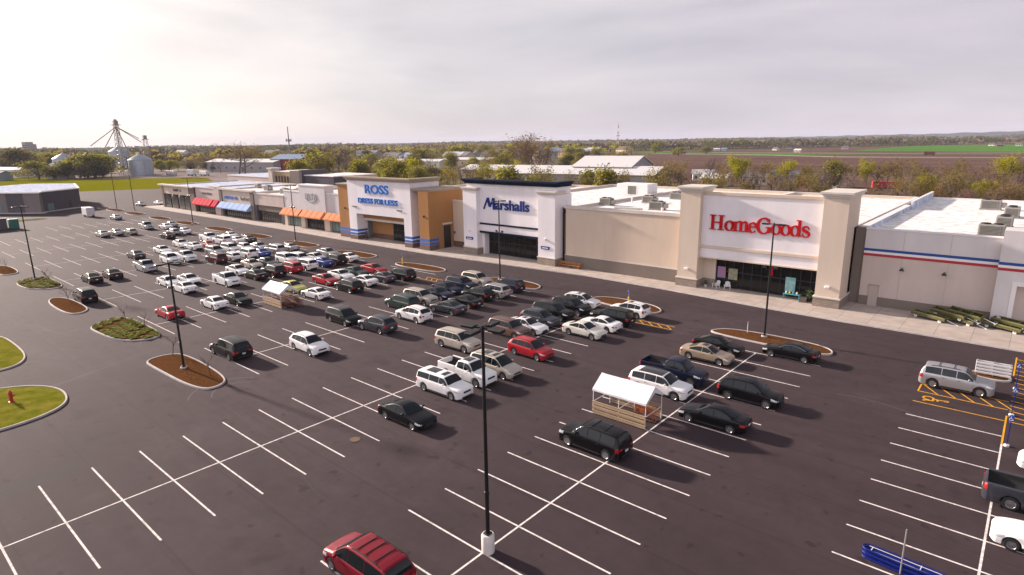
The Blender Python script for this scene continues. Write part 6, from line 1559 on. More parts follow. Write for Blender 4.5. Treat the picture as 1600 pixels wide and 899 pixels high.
TREES = [
 ('green', -454.1, 79.2, 11.7, 'large bright leafy tree left of the silo in front of the yard', None, 1.9),
 ('olive', -470.5, 77.4, 9.6, None, None, 1.2),
 ('olive', -647.5, 98.1, 18.5, None, None, 1.5),
 ('dark', -637.2, 103.0, 19.4, None, None, 1.5),
 ('olive', -628.3, 107.3, 18.8, None, None, 1.5),
 ('green', -652.8, 119.9, 15.9, None, None, 1.8),
 ('green', -636.1, 127.7, 15.2, None, None, 1.8),
 ('green', -688.5, 103.2, 16.7, None, None, 1.8),
 ('olive', -669.8, 112.0, 17.1, None, None, 1.8),
 ('green', -624.3, 133.3, 14.0, None, None, 1.8),
 ('olive', -612.6, 138.7, 12.9, None, None, 1.6),
 ('olive', -609.5, 116.4, 14.0, None, None, 1.3),
 ('dark', -626.2, 132.3, 13.5, None, None, 1.4),
 ('olive', -583.2, 129.0, 12.7, None, None, 1.3),
 ('dark', -444.2, 91.8, 9.8, None, None, 1.2),
 ('olive', -448.3, 96.9, 10.7, None, None, 1.2),
 ('green', -454.3, 101.2, 15.0, None, None, 1.5),
 ('green', -449.0, 104.0, 15.7, None, None, 1.5),
 ('green', -453.3, 109.5, 15.2, None, None, 1.5),
 ('green', -457.8, 115.2, 14.2, None, None, 1.5),
 ('olive', -452.3, 118.1, 11.2, None, None, 1.2),
 ('bare', -453.6, 86.6, 8.3, None, None, 1.2),
 ('dark', -432.8, 98.0, 9.3, None, None, 1.2),
 ('dark', -435.4, 103.8, 8.7, None, None, 1.2),
 ('dark', -439.4, 109.2, 8.4, None, None, 1.2),
 ('olive', -510.0, 164.3, 8.8, None, None, 1.3),
 ('green', -503.4, 167.5, 9.3, None, None, 1.3),
 ('green', -496.3, 170.9, 8.7, None, None, 1.3),
 ('olive', -489.2, 174.3, 8.2, None, None, 1.3),
 ('bare', -469.9, 173.2, 9.9, None, None, 1.3),
 ('bare', -463.2, 176.4, 10.7, None, None, 1.3),
 ('bare', -445.6, 175.0, 11.8, None, None, 1.3),
 ('bare', -438.7, 178.5, 10.9, None, None, 1.3),
 ('bare', -432.4, 181.6, 10.4, None, None, 1.3),
 ('dark', -478.5, 179.4, 7.7, None, None, 1.3),
 ('dark', -464.3, 186.3, 7.6, None, None, 1.3),
 ('dark', -456.5, 190.0, 7.1, None, None, 1.3),
 ('oak', -390.7, 175.2, 21.6, 'broad bare oak with forked trunk, left one of the pair by the long white shed', None, 1.25),
 ('oak', -386.7, 177.2, 22.0, 'broad bare oak with forked trunk, right one of the pair by the long white shed', None, 1.15),
 ('olive', -658.9, 270.0, 13.3, None, None, 1.4),
 ('olive', -646.7, 274.7, 13.2, None, None, 1.4),
 ('olive', -637.0, 278.4, 13.8, None, None, 1.4),
 ('olive', -626.7, 282.4, 13.0, None, None, 1.4),
 ('olive', -563.2, 273.1, 14.5, None, None, 1.4),
 ('olive', -554.7, 276.5, 15.6, None, None, 1.4),
 ('olive', -544.3, 280.7, 13.1, None, None, 1.4),
 ('green', -475.9, 251.6, 12.7, None, None, 1.2),
 ('lime', -399.0, 217.7, 7.8, 'small round yellow green tree beside the red barn', None, 1.2),
 ('green', -257.1, 147.9, 14.9, None, None, 1.0),
 ('green', -253.5, 150.0, 16.4, None, None, 1.0),
 ('olive', -241.3, 147.1, 15.9, None, None, 1.0),
 ('bare', -275.9, 153.4, 11.5, None, None, 1.0),
 ('bare', -265.1, 165.2, 21.2, 'tall wispy bare tree behind the dark block, left of two', None, 0.8),
 ('bare', -261.6, 167.2, 21.5, 'tall wispy bare tree behind the dark block, right of two', None, 0.8),
 ('bare', -233.3, 151.7, 17.8, None, None, 1.0),
 ('olive', -238.0, 159.0, 14.7, None, None, 1.0),
 ('green', -219.5, 150.5, 13.3, None, None, 1.0),
 ('bare', -238.1, 169.4, 12.6, None, None, 1.0),
 ('olive', -234.6, 171.4, 11.3, None, None, 1.0),
 ('green', -222.2, 168.1, 9.7, None, None, 1.0),
 ('green', -211.2, 164.7, 9.4, None, None, 1.0),
 ('olive', -207.4, 166.9, 10.0, None, None, 1.0),
 ('green', -210.4, 174.9, 9.6, None, None, 1.0),
 ('bare', -199.8, 171.4, 9.3, None, None, 1.0),
 ('green', -190.0, 168.0, 10.2, None, None, 1.0),
 ('bare', -283.7, 238.0, 21.6, 'tall thin bare tree rising above the blue lettered store', None, 0.6),
 ('green', -398.3, 339.6, 14.2, None, None, 1.3),
 ('olive', -393.7, 341.4, 13.6, None, None, 1.3),
 ('bare', -386.8, 344.2, 11.9, None, None, 1.3),
 ('olive', -427.6, 392.4, 15.7, None, None, 1.3),
 ('green', -394.7, 371.4, 10.2, None, None, 1.3),
 ('green', -439.9, 425.0, 15.3, None, None, 1.4),
 ('green', -497.9, 493.7, 15.2, None, None, 1.4),
 ('olive', -486.5, 497.0, 15.1, None, None, 1.4),
 ('green', -472.9, 500.9, 16.4, None, None, 1.3),
 ('olive', -461.1, 504.2, 14.2, None, None, 1.3),
 ('olive', -419.0, 472.2, 15.1, None, None, 1.3),
 ('bare', -186.4, 170.1, 8.5, None, None, 1.0),
 ('bare', -178.2, 166.3, 9.9, None, None, 1.0),
 ('bare', -175.7, 167.8, 10.4, None, None, 1.0),
 ('bare', -178.7, 174.7, 10.1, None, None, 1.0),
 ('bare', -176.2, 176.2, 10.3, None, None, 1.0),
 ('bare', -178.7, 183.7, 9.8, None, None, 1.0),
 ('olive', -176.2, 185.2, 9.2, None, None, 1.0),
 ('cotton', -172.0, 212.3, 24.6, 'tall pale cottonwood, centre of a clump above the navy corniced store', None, 1.9),
 ('cotton', -177.7, 214.4, 23.6, 'tall pale cottonwood, left of the clump above the navy corniced store', None, 1.7),
 ('cotton', -171.6, 217.8, 23.2, 'tall pale cottonwood, right of the clump above the navy corniced store', None, 1.7),
 ('cotton', -171.3, 223.5, 21.3, 'shorter pale cottonwood at the right of the clump', None, 1.2),
 ('lime', -170.1, 208.2, 10.8, None, None, 0.9),
 ('olive', -172.6, 206.8, 7.2, None, None, 0.9),
 ('dark', -250.3, 350.3, 6.4, None, None, 1.2),
 ('green', -412.9, 541.7, 10.6, None, None, 1.4),
 ('olive', -403.9, 544.1, 9.8, None, None, 1.4),
 ('bud', -89.8, 190.4, 10.8, None, None, 1.0),
 ('olive', -84.9, 187.0, 12.3, None, None, 1.0),
 ('olive', -84.7, 193.6, 12.1, None, None, 1.0),
 ('bud', -85.6, 199.7, 11.4, None, None, 1.0),
 ('bare', -94.5, 194.3, 9.1, None, None, 1.0),
 ('bare', -75.3, 199.4, 13.6, 'tall forked bare tree behind the left beige tower', None, 1.0),
 ('bare', -73.4, 200.6, 12.9, None, None, 1.0),
 ('olive', -76.2, 212.5, 11.1, None, None, 1.0),
 ('lime', -67.4, 210.9, 13.8, 'tall bright yellow green tree behind the white sign panel', None, 0.9),
 ('lime', -71.2, 215.6, 12.2, None, None, 0.8),
 ('olive', -62.0, 214.3, 11.7, None, None, 1.0),
 ('olive', -61.2, 221.6, 10.7, None, None, 1.0),
 ('lime', -54.3, 219.0, 11.6, 'wide yellow green tree behind the red lettering', None, 1.0),
 ('olive', -50.7, 221.2, 10.6, None, None, 1.0),
 ('olive', -44.5, 218.6, 10.4, None, None, 1.0),
 ('green', -40.1, 221.3, 12.5, None, None, 1.0),
 ('bud', -37.6, 222.9, 11.6, None, None, 1.0),
 ('bud', -34.8, 231.0, 11.2, None, None, 1.0),
 ('lime', -29.6, 227.8, 12.2, 'narrow yellow green tree behind the right beige tower', None, 0.7),
 ('olive', -27.1, 229.4, 11.7, None, None, 1.0),
 ('bud', -23.0, 225.8, 12.5, None, None, 1.0),
 ('olive', -19.9, 227.8, 12.3, None, None, 1.0),
 ('olive', -16.0, 224.4, 11.8, None, None, 1.0),
 ('bare', -12.6, 226.5, 11.3, None, None, 1.0),
 ('bud', -9.6, 234.2, 11.5, None, None, 1.0),
 ('olive', -7.2, 241.8, 12.8, None, None, 1.0),
 ('bare', -3.2, 238.2, 10.2, None, None, 1.0),
 ('bare', 0.1, 240.3, 10.2, None, None, 1.0),
 ('bare', 3.4, 242.4, 10.2, None, None, 1.0),
 ('lime', 7.7, 245.1, 13.5, 'tall yellow green tree near the right edge of the picture', None, 1.0),
 ('olive', 10.8, 247.0, 11.3, None, None, 1.0),
 ('bare', 13.0, 248.4, 10.1, None, None, 1.0),
]
for a in TREES: tree(*a)
def scatter(n, xa, xb, ya, yb, kinds, h0, h1, where, wide=1., gap=0, skip=None):
    for i in range(n):
        for _ in range(30):
            x = trng.uniform(xa, xb); y = trng.uniform(ya, yb)
            if not skip or not skip(x, y): break
        tree(trng.choice(kinds), x, y, trng.uniform(h0, h1), where=where, wide=wide)
scatter(46, -12, 150, 128, 152, ['bare', 'bare', 'olive', 'bud', 'bare', 'bud'], 8, 11.5, 'in the belt behind the right hand roofs')
scatter(44, -10, 130, 150, 200, ['bare', 'olive', 'bare', 'lime', 'bud', 'olive'], 9.5, 13, 'in the belt behind the right hand roofs')
scatter(34, -60, 20, 135, 195, ['bare', 'olive', 'bare', 'bud', 'bare', 'olive'], 8, 12, 'beyond the yard behind the red lettered store')
scatter(24, -160, -55, 128, 150, ['bare', 'bare', 'olive', 'green', 'olive'], 9, 13, 'behind the navy and blue lettered stores')
scatter(22, -250, -140, 135, 190, ['bare', 'olive', 'green', 'bare', 'lime'], 9, 13, 'behind the orange awning shop')
scatter(44, -420, -200, 230, 420, ['green', 'olive', 'green', 'bud', 'bare'], 9, 13, 'among the houses of the town', 1.2)
scatter(44, -620, -300, 380, 760, ['bare', 'olive', 'green', 'green'], 10, 14, 'at the far side of the town', 1.4)
scatter(26, -700, -440, 190, 420, ['bare', 'olive', 'dark', 'green'], 10, 15, 'beyond the gravel yard', 1.4)
SAP = [((-42.6, 1.5), 'left one on the near mulch island'), ((-34.6, 1.6), 'right one on the near mulch island'), ((-59.7, 2.9), 'left one on the planted island'), ((-54.2, 3.0), 'right one on the planted island'), ((-75.5, 1.3), 'on the small brown island'), ((-93.8, 3.0), 'left of the lamp on the far green island'), ((-90, 2.6), 'right of the lamp on the far green island'), ((-110, 1.2), 'on the brown island at the left edge')]
for (x, y), w in SAP: tree('sapling', x, y, 2.4, label='thin bare sapling, '+w, group='saplings on the kerbed islands', z=.08)

# undergrowth along the belt
def scrub(x0, x1, y0, y1, n, seed, label):
    r = random.Random(seed); b = MB(); ms = [M_TWIG, M_BARK, M_LF['olive'], M_LF['bud'], M_TWIG, M_BARK]; [b.use(m) for m in ms]
    for i in range(n):
        x, y = r.uniform(x0, x1), r.uniform(y0, y1); hh = r.uniform(.8, 3.0); mm = r.choice(ms)
        for k in range(16):
            b.use(mm if r.random() < .8 else M_TWIG); o = Vector((x+r.gauss(0, 1.0), y+r.gauss(0, 1.0), hh*r.random())); s = r.uniform(.12, .34)
            u = Vector((r.gauss(0, .5), r.gauss(0, .5), r.gauss(0, 1.2))).normalized()*s*2; v = u.orthogonal().normalized()*s*.35; b.face([o-u, o+v, o+u, o-v])
    o = b.build('undergrowth', None); o['kind'] = 'stuff'; o['label'] = label; o['category'] = 'undergrowth'
scrub(-160, 150, 120, 150, 1300, 5, 'brown brushy undergrowth below the tree belt behind the stores')

# far woods, each a mass nobody could count
def wood(x0, y0, x1, y1, depth, h, n, m, label, seed):
    r = random.Random(seed); b = MB(); b.use(M_TWIG); b.use(m)
    d = Vector((x1-x0, y1-y0, 0)); nn = Vector((-d.y, d.x, 0)).normalized()
    for i in range(n):
        t = r.random(); c = Vector((x0, y0, 0))+d*t+nn*r.uniform(0, depth); hh = h*r.uniform(.6, 1.1)*(1+.18*math.sin(t*37+seed))
        b.use(m if r.random() < .62 else M_TWIG); w = hh*.45
        for k in range(15):
            o = c+Vector((r.gauss(0, w*.5), r.gauss(0, w*.5), hh*(.30+.62*r.random()**.7))); s = hh*r.uniform(.10, .2)
            u = Vector((r.gauss(0, 1), r.gauss(0, 1), r.gauss(0, .8))).normalized()*s; v = u.orthogonal().normalized()*s*.8; b.face([o-u, o+v, o+u, o-v])
        b.face([c+Vector((-.3, 0, -.5)), c+Vector((.3, 0, -.5)), c+Vector((0, 0, hh*.7))])
    o = b.build('woodland', None); o['kind'] = 'stuff'; o['label'] = label; o['category'] = 'woodland'
wood(-560, 800, -60, 1560, 140, 13, 1300, M_LF['far'], 'dark wooded line beyond the ploughed field', 1)
wood(-100, 1560, 900, 1760, 120, 14, 900, M_LF['far'], 'wooded line behind the green crop field at right', 2)
wood(-1500, 500, -520, 1500, 260, 13, 1700, M_LF['olive'], 'distant woods behind the town', 3)
wood(-1300, 60, -1200, 900, 260, 14, 1200, M_LF['far'], 'distant woods behind the silos', 4)
wood(-760, -40, -560, 380, 90, 13, 420, M_LF['olive'], 'woodland strip behind the silos at the left', 5)
wood(-3000, 200, -900, 3200, 500, 16, 2000, M_LF['far'], 'far woods on the skyline left of centre', 6)
wood(-1400, 2200, 1400, 3000, 500, 16, 1900, M_LF['far'], 'far woods on the skyline right of centre', 7)
wood(-760, 420, -420, 720, 90, 12, 420, M_LF['green'], 'leafy wood behind the houses of the town', 8)

# wooded ridge on the right horizon
def ridge():
    b = MB(); n = 150; m = 7; vs = []
    for i in range(n):
        t = i/(n-1); a = R(140-76*t); dist = 5600
        hh = 6+46*min(1, max(0, (t-.25)/.6))**1.1*(1+.10*math.sin(t*23)+.07*math.sin(t*51+1)+.04*math.sin(t*131))+10*math.exp(-((t-.12)/.06)**2)
        for k in range(m):
            f = k/(m-1); rr = dist+f*1500; z = hh*math.sin(f*math.pi)**.7 if 0 < f < 1 else -5
            vs.append((18+rr*math.cos(a), -19+rr*math.sin(a), z+(3*math.sin(i*1.7+k) if 0 < f < 1 else 0)))
    b.idx(vs, [(i*m+k, i*m+k+1, (i+1)*m+k+1, (i+1)*m+k) for i in range(n-1) for k in range(m-1)]); struct(b.build('hills', M_HILL, smooth=60))
ridge()

# ------------------------------------------------------------------ town and yard behind
HW = {'white': mat('house_white', (.62, .60, .58), .8), 'cream': mat('house_cream', (.52, .43, .32), .8), 'grey': mat('house_grey', (.30, .29, .30), .8), 'brick': mat('house_brick', (.26, .12, .085), .85), 'tan': mat('house_tan', (.40, .28, .17), .85), 'blue': mat('house_blue', (.22, .28, .36), .8), 'red': mat('barn_red', (.24, .03, .03), .8)}
HR = {'grey': mat('roof_grey', (.13, .125, .13), .85), 'brown': mat('roof_brown', (.14, .095, .07), .85), 'white': mat('roof_white_metal', (.66, .65, .64), .5), 'blue': mat('roof_blue', (.16, .22, .33), .6)}
def house(x, y, rz, w, d, h, wall, roof, pitch, label, cat='house', name='house', win=4, group=None, doors=1):
    t = empty(name, (x, y, -.1), R(rz), label, cat, group)
    b = MB(); b.box(-w/2, w/2, -d/2, d/2, 0, h); b.idx([(-w/2, -d/2, h), (-w/2, d/2, h), (-w/2, 0, h+pitch), (w/2, -d/2, h), (w/2, d/2, h), (w/2, 0, h+pitch)], [(0, 2, 1), (3, 4, 5)]); b.build('wall', HW[wall], t)
    r = MB(); o = .5
    for s in (-1, 1):
        a, c = (0, h+pitch+.12), (s*(d/2+o), h-o*pitch/(d/2)+.12)
        r.idx([(x_, yy, z+dz) for dz in (0, .18) for x_ in (-w/2-o, w/2+o) for yy, z in (a, c)], [(0, 1, 3, 2), (4, 6, 7, 5), (0, 4, 5, 1), (2, 3, 7, 6), (1, 5, 7, 3), (0, 2, 6, 4)])
    ro = r.build('roof', HR[roof], t)
    if cat == 'house': c = MB(); c.box(w*.2, w*.2+.8, -.4, .4, h+pitch*.4, h+pitch+1.0); c.build('chimney', HW['brick'], ro)
    for s in (-1, 1):
        for k in range(win):
            xx = -w/2+w*(k+.5)/win
            if s < 0 and k == win//2 and doors: continue
            m = MB(); m.box(xx-.6, xx+.6, s*d/2-.06, s*d/2+.06, h*.35, h*.35+1.3); m.build('window', M_FRAME, t)
    if doors: m = MB(); xx = -w/2+w*(win//2+.5)/win; m.box(xx-(.55 if cat == 'house' else 1.8), xx+(.55 if cat == 'house' else 1.8), -d/2-.07, -d/2+.05, 0, 2.2 if cat == 'house' else min(h-.5, 3.6)); m.build('door', HR['grey'], t)
    return t
BLD = [
 (-120.0, 185.7, 10, 62, 22, 7.0, 'grey', 'white', 2.6, 'long pale roofed warehouse behind the navy corniced store', 'warehouse', 'warehouse', 9),
 (-114.2, 196.8, 10, 24, 26, 9.5, 'grey', 'white', 3.6, 'taller grey gabled warehouse at the end of the long one', 'warehouse', 'warehouse', 4),
 (-184.5, 210.6, 5, 44, 16, 6, 'cream', 'white', 2, 'white roofed shed left of the cottonwoods', 'warehouse', 'warehouse', 6),
 (-431.0, 202.3, 14, 70, 18, 7, 'grey', 'white', 2, 'long white roofed shed behind the broad oaks', 'warehouse', 'warehouse', 8),
 (-395.7, 219.3, 20, 26, 20, 9, 'red', 'blue', 3, 'red barn with blue grey roof behind the rear block', 'barn', 'barn', 4),
 (-458.3, 91.4, 30, 9, 12, 7, 'white', 'grey', 2.5, 'small white shed left of the leafy trees', 'shed', 'shed', 2),
 (-511.3, 78.6, 20, 30, 14, 5, 'white', 'blue', 1.5, 'low white building with blue front at the far left', 'warehouse', 'warehouse', 5),
 (-469.8, 63.5, 20, 10, 8, 4, 'blue', 'grey', 1.5, 'blue shed cut by the left picture edge', 'shed', 'shed', 3),
 (-362.4, 301.3, 12, 60, 12, 5, 'white', 'white', 1.5, 'long white roofed shed behind the blue lettered store', 'warehouse', 'warehouse', 8),
 (-344.2, 347.6, 10, 46, 12, 5, 'cream', 'white', 1.5, 'long pale shed among the green trees of the town', 'warehouse', 'warehouse', 6),
 (-383.1, 292.2, -30, 11.2, 7.2, 3.4, 'cream', 'brown', 1.9, 'cream house with brown roof among olive trees'),
 (-462.2, 362.3, 7, 21.0, 13.5, 6.3, 'white', 'grey', 3.6, 'white house behind the cream house'),
 (-431.5, 357.3, -16, 21.0, 13.5, 6.3, 'grey', 'blue', 3.6, 'grey house with blue roof beside a tall thin tree'),
 (-661.3, 474.4, 21, 21.0, 13.5, 6.3, 'white', 'grey', 3.6, 'white house left of the blue lettered store sky line'),
 (-621.9, 458.3, -2, 21.0, 13.5, 6.3, 'grey', 'grey', 3.6, 'grey house beside the white one left of centre'),
 (-520.3, 323.2, -25, 21.0, 13.5, 6.3, 'tan', 'brown', 3.6, 'tan house between yellow green trees'),
 (-906.7, 475.1, 12, 21.0, 13.5, 6.3, 'white', 'grey', 3.6, 'small white house left of the cell mast'),
 (-940.1, 504.2, -11, 21.0, 13.5, 6.3, 'tan', 'brown', 3.6, 'small tan house by the cell mast'),
 (-1257.9, 479.1, 26, 21.0, 13.5, 6.3, 'white', 'white', 3.6, 'white shed far beyond the gravel yard'),
 (-962.6, 330.5, 3, 21.0, 13.5, 6.3, 'grey', 'white', 3.6, 'long low grey shed far beyond the gravel yard'),
 (-965.8, 359.9, -20, 21.0, 13.5, 6.3, 'white', 'white', 3.6, 'low white building beyond the far trees'),
 (-413.4, 397.6, 17, 21.0, 13.5, 6.3, 'white', 'white', 3.6, 'small white building right of the green trees'),
 (-405.1, 400.6, -6, 21.0, 13.5, 6.3, 'cream', 'grey', 3.6, 'cream bungalow in the middle of the town'),
 (-482.5, 498.1, -29, 21.0, 13.5, 6.3, 'grey', 'grey', 3.6, 'grey roofed house in the middle of the town'),
 (-431.8, 468.2, 8, 21.0, 13.5, 6.3, 'white', 'grey', 3.6, 'white house near the centre with grey roof'),
 (-488.8, 547.2, -15, 21.0, 13.5, 6.3, 'cream', 'brown', 3.6, 'cream house right of the round green tree'),
 (-426.0, 491.6, 22, 21.0, 13.5, 6.3, 'blue', 'grey', 3.6, 'blue house left of the cottonwoods'),
 (-467.8, 552.6, -1, 21.0, 13.5, 6.3, 'white', 'blue', 3.6, 'white house with blue roof at the cottonwoods'),
 (-473.9, 637.5, -24, 21.0, 13.5, 6.3, 'red', 'grey', 3.6, 'red ended house with dark roof in the town'),
 (-431.3, 588.5, 13, 21.0, 13.5, 6.3, 'blue', 'blue', 3.6, 'blue house with blue roof by the dark one'),
 (-404.0, 568.9, -10, 21.0, 13.5, 6.3, 'tan', 'brown', 3.6, 'long tan shed by the road'),
 (-391.1, 572.2, 27, 21.0, 13.5, 6.3, 'grey', 'white', 3.6, 'grey shed with pale roof by the road'),
 (-406.6, 622.0, 4, 21.0, 13.5, 6.3, 'white', 'white', 3.6, 'white farm shed beside the radio mast'),
 (-415.3, 713.5, -19, 21.0, 13.5, 6.3, 'cream', 'brown', 3.6, 'small cream farmhouse right of the radio mast'),
 (-372.8, 915.4, 18, 8.7, 5.6, 2.6, 'white', 'white', 1.5, 'white farm building at the field edge'),
 (-360.9, 915.8, -5, 8.7, 5.6, 2.6, 'blue', 'blue', 1.5, 'blue farm building at the field edge'),
 (-300.6, 963.4, -28, 8.7, 5.6, 2.6, 'white', 'grey', 1.5, 'white cottage at the far side of the field'),
 (-266.6, 919.1, 9, 8.7, 5.6, 2.6, 'grey', 'grey', 1.5, 'grey farmhouse at the far side of the field'),
 (-232.7, 842.2, -14, 8.7, 5.6, 2.6, 'cream', 'white', 1.5, 'cream shed at the edge of the brown field'),
 (-320.2, 1257.2, 23, 8.7, 5.6, 2.6, 'white', 'white', 1.5, 'pale barn before the distant hills'),
 (-227.7, 1060.5, 0, 8.7, 5.6, 2.6, 'white', 'grey', 1.5, 'bright white farmhouse beyond the field'),
 (-62.0, 1338.0, -23, 8.7, 5.6, 2.6, 'white', 'brown', 1.5, 'white farmhouse behind the crop field at right'),
 (-47.7, 1265.6, 14, 8.7, 5.6, 2.6, 'red', 'grey', 1.5, 'red barn behind the crop field at right'),
 (-25.6, 1326.9, -9, 8.7, 5.6, 2.6, 'white', 'grey', 1.5, 'white house behind the crop field, right edge'),
 (-106.0, 265.3, 28, 10.5, 6.8, 3.2, 'white', 'white', 1.8, 'white roofed trailer home behind the left tower'),
 (-88.2, 236.8, 5, 10.5, 6.8, 3.2, 'cream', 'white', 1.8, 'cream trailer home behind the forked bare tree'),
 (-123.8, 244.8, -18, 10.5, 6.8, 3.2, 'tan', 'grey', 1.8, 'ochre cabin behind the white roof'),
 (-70.5, 269.9, 19, 10.5, 6.8, 3.2, 'blue', 'blue', 1.8, 'blue shed behind the wide yellow green tree'),
 (-47.7, 252.3, -4, 10.5, 6.8, 3.2, 'white', 'grey', 1.8, 'white cabin behind the right of the sign panel'),
 (-144.9, 280.1, -27, 10.5, 6.8, 3.2, 'grey', 'grey', 1.8, 'dark grey long shed beyond the flat roof'),
 (-77.0, 252.2, 10, 10.5, 6.8, 3.2, 'white', 'grey', 1.8, 'white cabin by the bright yellow green tree'),
]
for a in BLD: house(*a)

# grain elevator
M_GALV = mat('galvanised_bin', (.36, .40, .46), .45, .35, noise=(.6, .12, 4)); M_GREYM = mat('dark_steel', (.24, .23, .235), .5, .4)
def bin_(x, y, r, h, label):
    t = empty('grain_bin', (x, y, -.1), 0, label, 'silo', 'grain bins at the elevator')
    prof = []
    n = int(h/.55)
    for k in range(n): z = h*k/n; prof += [(r, z), (r+.06, z+h/n*.5)]
    prof += [(r, h)]
    b = MB(); b.lathe(prof, 28, None, False); b.build('shell', M_GALV, t, 40)
    b = MB(); b.lathe([(r+.3, h-.05), (r*.55, h+r*.30), (.6, h+r*.52), (.6, h+r*.52+.8), (.05, h+r*.52+1.0)], 28); b.build('roof', M_GALV, t, 40)
    b = MB(); b.tube([(r+.25, -.3, 0), (r+.25, -.3, h)], .05, 4); b.tube([(r+.25, .3, 0), (r+.25, .3, h)], .05, 4); b.build('ladder', M_GREYM, t)
def elevator():
    x, y, H = -467, 130, 33.5
    t = empty('grain_elevator', (x, y, -.1), 0, 'tall steel grain elevator leg with sloping spouts above the silos', 'grain elevator')
    b = MB(); s = 1.3
    for dx in (-s, s):
        for dy in (-s, s): b.tube([(dx*1.5, dy*1.5, 0), (dx, dy, H)], .17, 5)
    for k in range(12):
        z0, z1 = H*k/12, H*(k+1)/12
        for a, c in (((-s, -s), (s, -s)), ((s, -s), (s, s)), ((s, s), (-s, s)), ((-s, s), (-s, -s))):
            f0, f1 = 1.5-.5*k/12, 1.5-.5*(k+1)/12; b.tube([(a[0]*f0, a[1]*f0, z0), (c[0]*f1, c[1]*f1, z1)], .09, 4); b.tube([(a[0]*f1, a[1]*f1, z1), (c[0]*f1, c[1]*f1, z1)], .09, 4)
    b.build('lattice_tower', M_GREYM, t)
    b = MB(); b.box(-2.6, 2.6, -2.6, 2.6, H, H+.4); b.box(-1.6, 1.6, -1.2, 1.2, H+.4, H+3.0); b.lathe([(1.0, H+3.0), (.9, H+3.9), (.1, H+4.0)], 12); b.build('head_house', M_GREYM, t)
    b = MB(); b.box(-.5, .5, -.35, .35, 0, H); b.build('leg_casing', M_GALV, t)
    for e in ((-14.5, -12.8, 20), (-7.2, -6.3, 19), (9, 10, 24.5), (10, 11, 22), (4, 4.5, 14)):
        b = MB(); b.tube([(0, 0, H-1), e], .28, 6); b.build('spout', M_GREYM, t)
    # second, shorter leg
    t2 = empty('grain_elevator', (-482, 152, -.1), 0, 'shorter steel elevator leg standing by the big blue grey silo', 'grain elevator'); b = MB()
    for dx in (-1, 1):
        for dy in (-1, 1): b.tube([(dx*1.8, dy*1.8, 0), (dx, dy, 24)], .16, 5)
    for k in range(7):
        z0, z1 = 24*k/7, 24*(k+1)/7
        b.tube([(-1.5, -1.5, z0), (1.5, -1.5, z1)], .08, 4); b.tube([(1.5, 1.5, z0), (1.5, -1.5, z1)], .08, 4); b.tube([(-1.5, 1.5, z0), (-1.5, -1.5, z1)], .08, 4)
    b.build('lattice_tower', M_GREYM, t2); b = MB(); b.box(-2, 2, -2, 2, 24, 24.3); b.box(-1.2, 1.2, -1, 1, 24.3, 27); b.build('head_house', M_GREYM, t2)
elevator()
bin_(-450, 136, 7.2, 10.5, 'largest pale blue grain bin right of the elevator'); bin_(-474, 143, 4.6, 8.0, 'small grain bin just left of the largest one'); bin_(-617, 175, 8, 15, 'tall grain bin behind the elevator'); bin_(-535, 128, 7, 11, 'grain bin behind the leafy trees, right of two'); bin_(-548, 116, 7, 11, 'grain bin behind the leafy trees, left of two')

# masts
t = empty('cell_mast', (-466, 256, -.1), 0, 'slim grey cell mast with one antenna ring above the town', 'mast')
b = MB(); b.lathe([(.75, 0), (.35, 33.5), (.05, 33.6)], 10); b.build('pole', M_GREYM, t, 40); b = MB(); b.lathe([(1.1, 22), (2.2, 22.1), (2.2, 22.3), (1.1, 22.4)], 12)
for k in range(9): a = R(40*k); b.box(2.0*math.cos(a)-.25, 2.0*math.cos(a)+.25, 2.0*math.sin(a)-.25, 2.0*math.sin(a)+.25, 21.4, 23.6)
b.build('antenna_ring', M_GREYM, t)
t = empty('radio_mast', (-600, 1000, -.1), 0, 'red and white lattice radio mast on the skyline', 'mast')
for k in range(8):
    b = MB(); z0, z1 = 45*k/8, 45*(k+1)/8; f0, f1 = 2.6-2.0*k/8, 2.6-2.0*(k+1)/8
    P3 = [(math.cos(R(a)), math.sin(R(a))) for a in (90, 210, 330)]
    for i in range(3):
        a, c = P3[i], P3[(i+1) % 3]; b.tube([(a[0]*f0, a[1]*f0, z0), (a[0]*f1, a[1]*f1, z1)], .26, 4); b.tube([(a[0]*f0, a[1]*f0, z0), (c[0]*f1, c[1]*f1, z1)], .16, 4)
    b.build('lattice_section', M_ONRED if k % 2 else M_WHITE, t)
b = MB(); b.tube([(0, 0, 45), (0, 0, 50)], .2, 4); b.box(-2.2, 2.2, -2.2, 2.2, 25, 26.5); b.build('antenna', M_GREYM, t)
t = empty('tower_block', (-1451, 282, -.1), R(20), 'grey concrete tower block on the far left skyline', 'building'); b = MB(); b.box(-11, 8, -7, 7, 0, 25); b.box(-11, -1, -7, 7, 25, 29); b.build('wall', HW['grey'], t)
for k in range(6):
    w = MB(); w.box(-10.5, 7.5, -7.1, -7.0, 3+3.7*k, 4.8+3.7*k); w.build('window_band', M_FRAME, t)
# concrete works
t = empty('concrete_plant', (-232, 300, -.1), R(15), 'pale concrete works with square tower in front of the town', 'plant'); b = MB(); b.box(-6, 6, -5, 5, 0, 8.5); b.build('wall', HW['cream'], t); b = MB(); b.box(-6, -1, -2.5, 2.5, 8.5, 18.5); b.build('tower', HW['cream'], t); b = MB(); b.box(-.8, 5, -2.5, 2.5, 8.5, 14); b.tube([(5, 0, 9), (14, 0, 1)], .6, 6); b.build('hopper', HW['grey'], t)

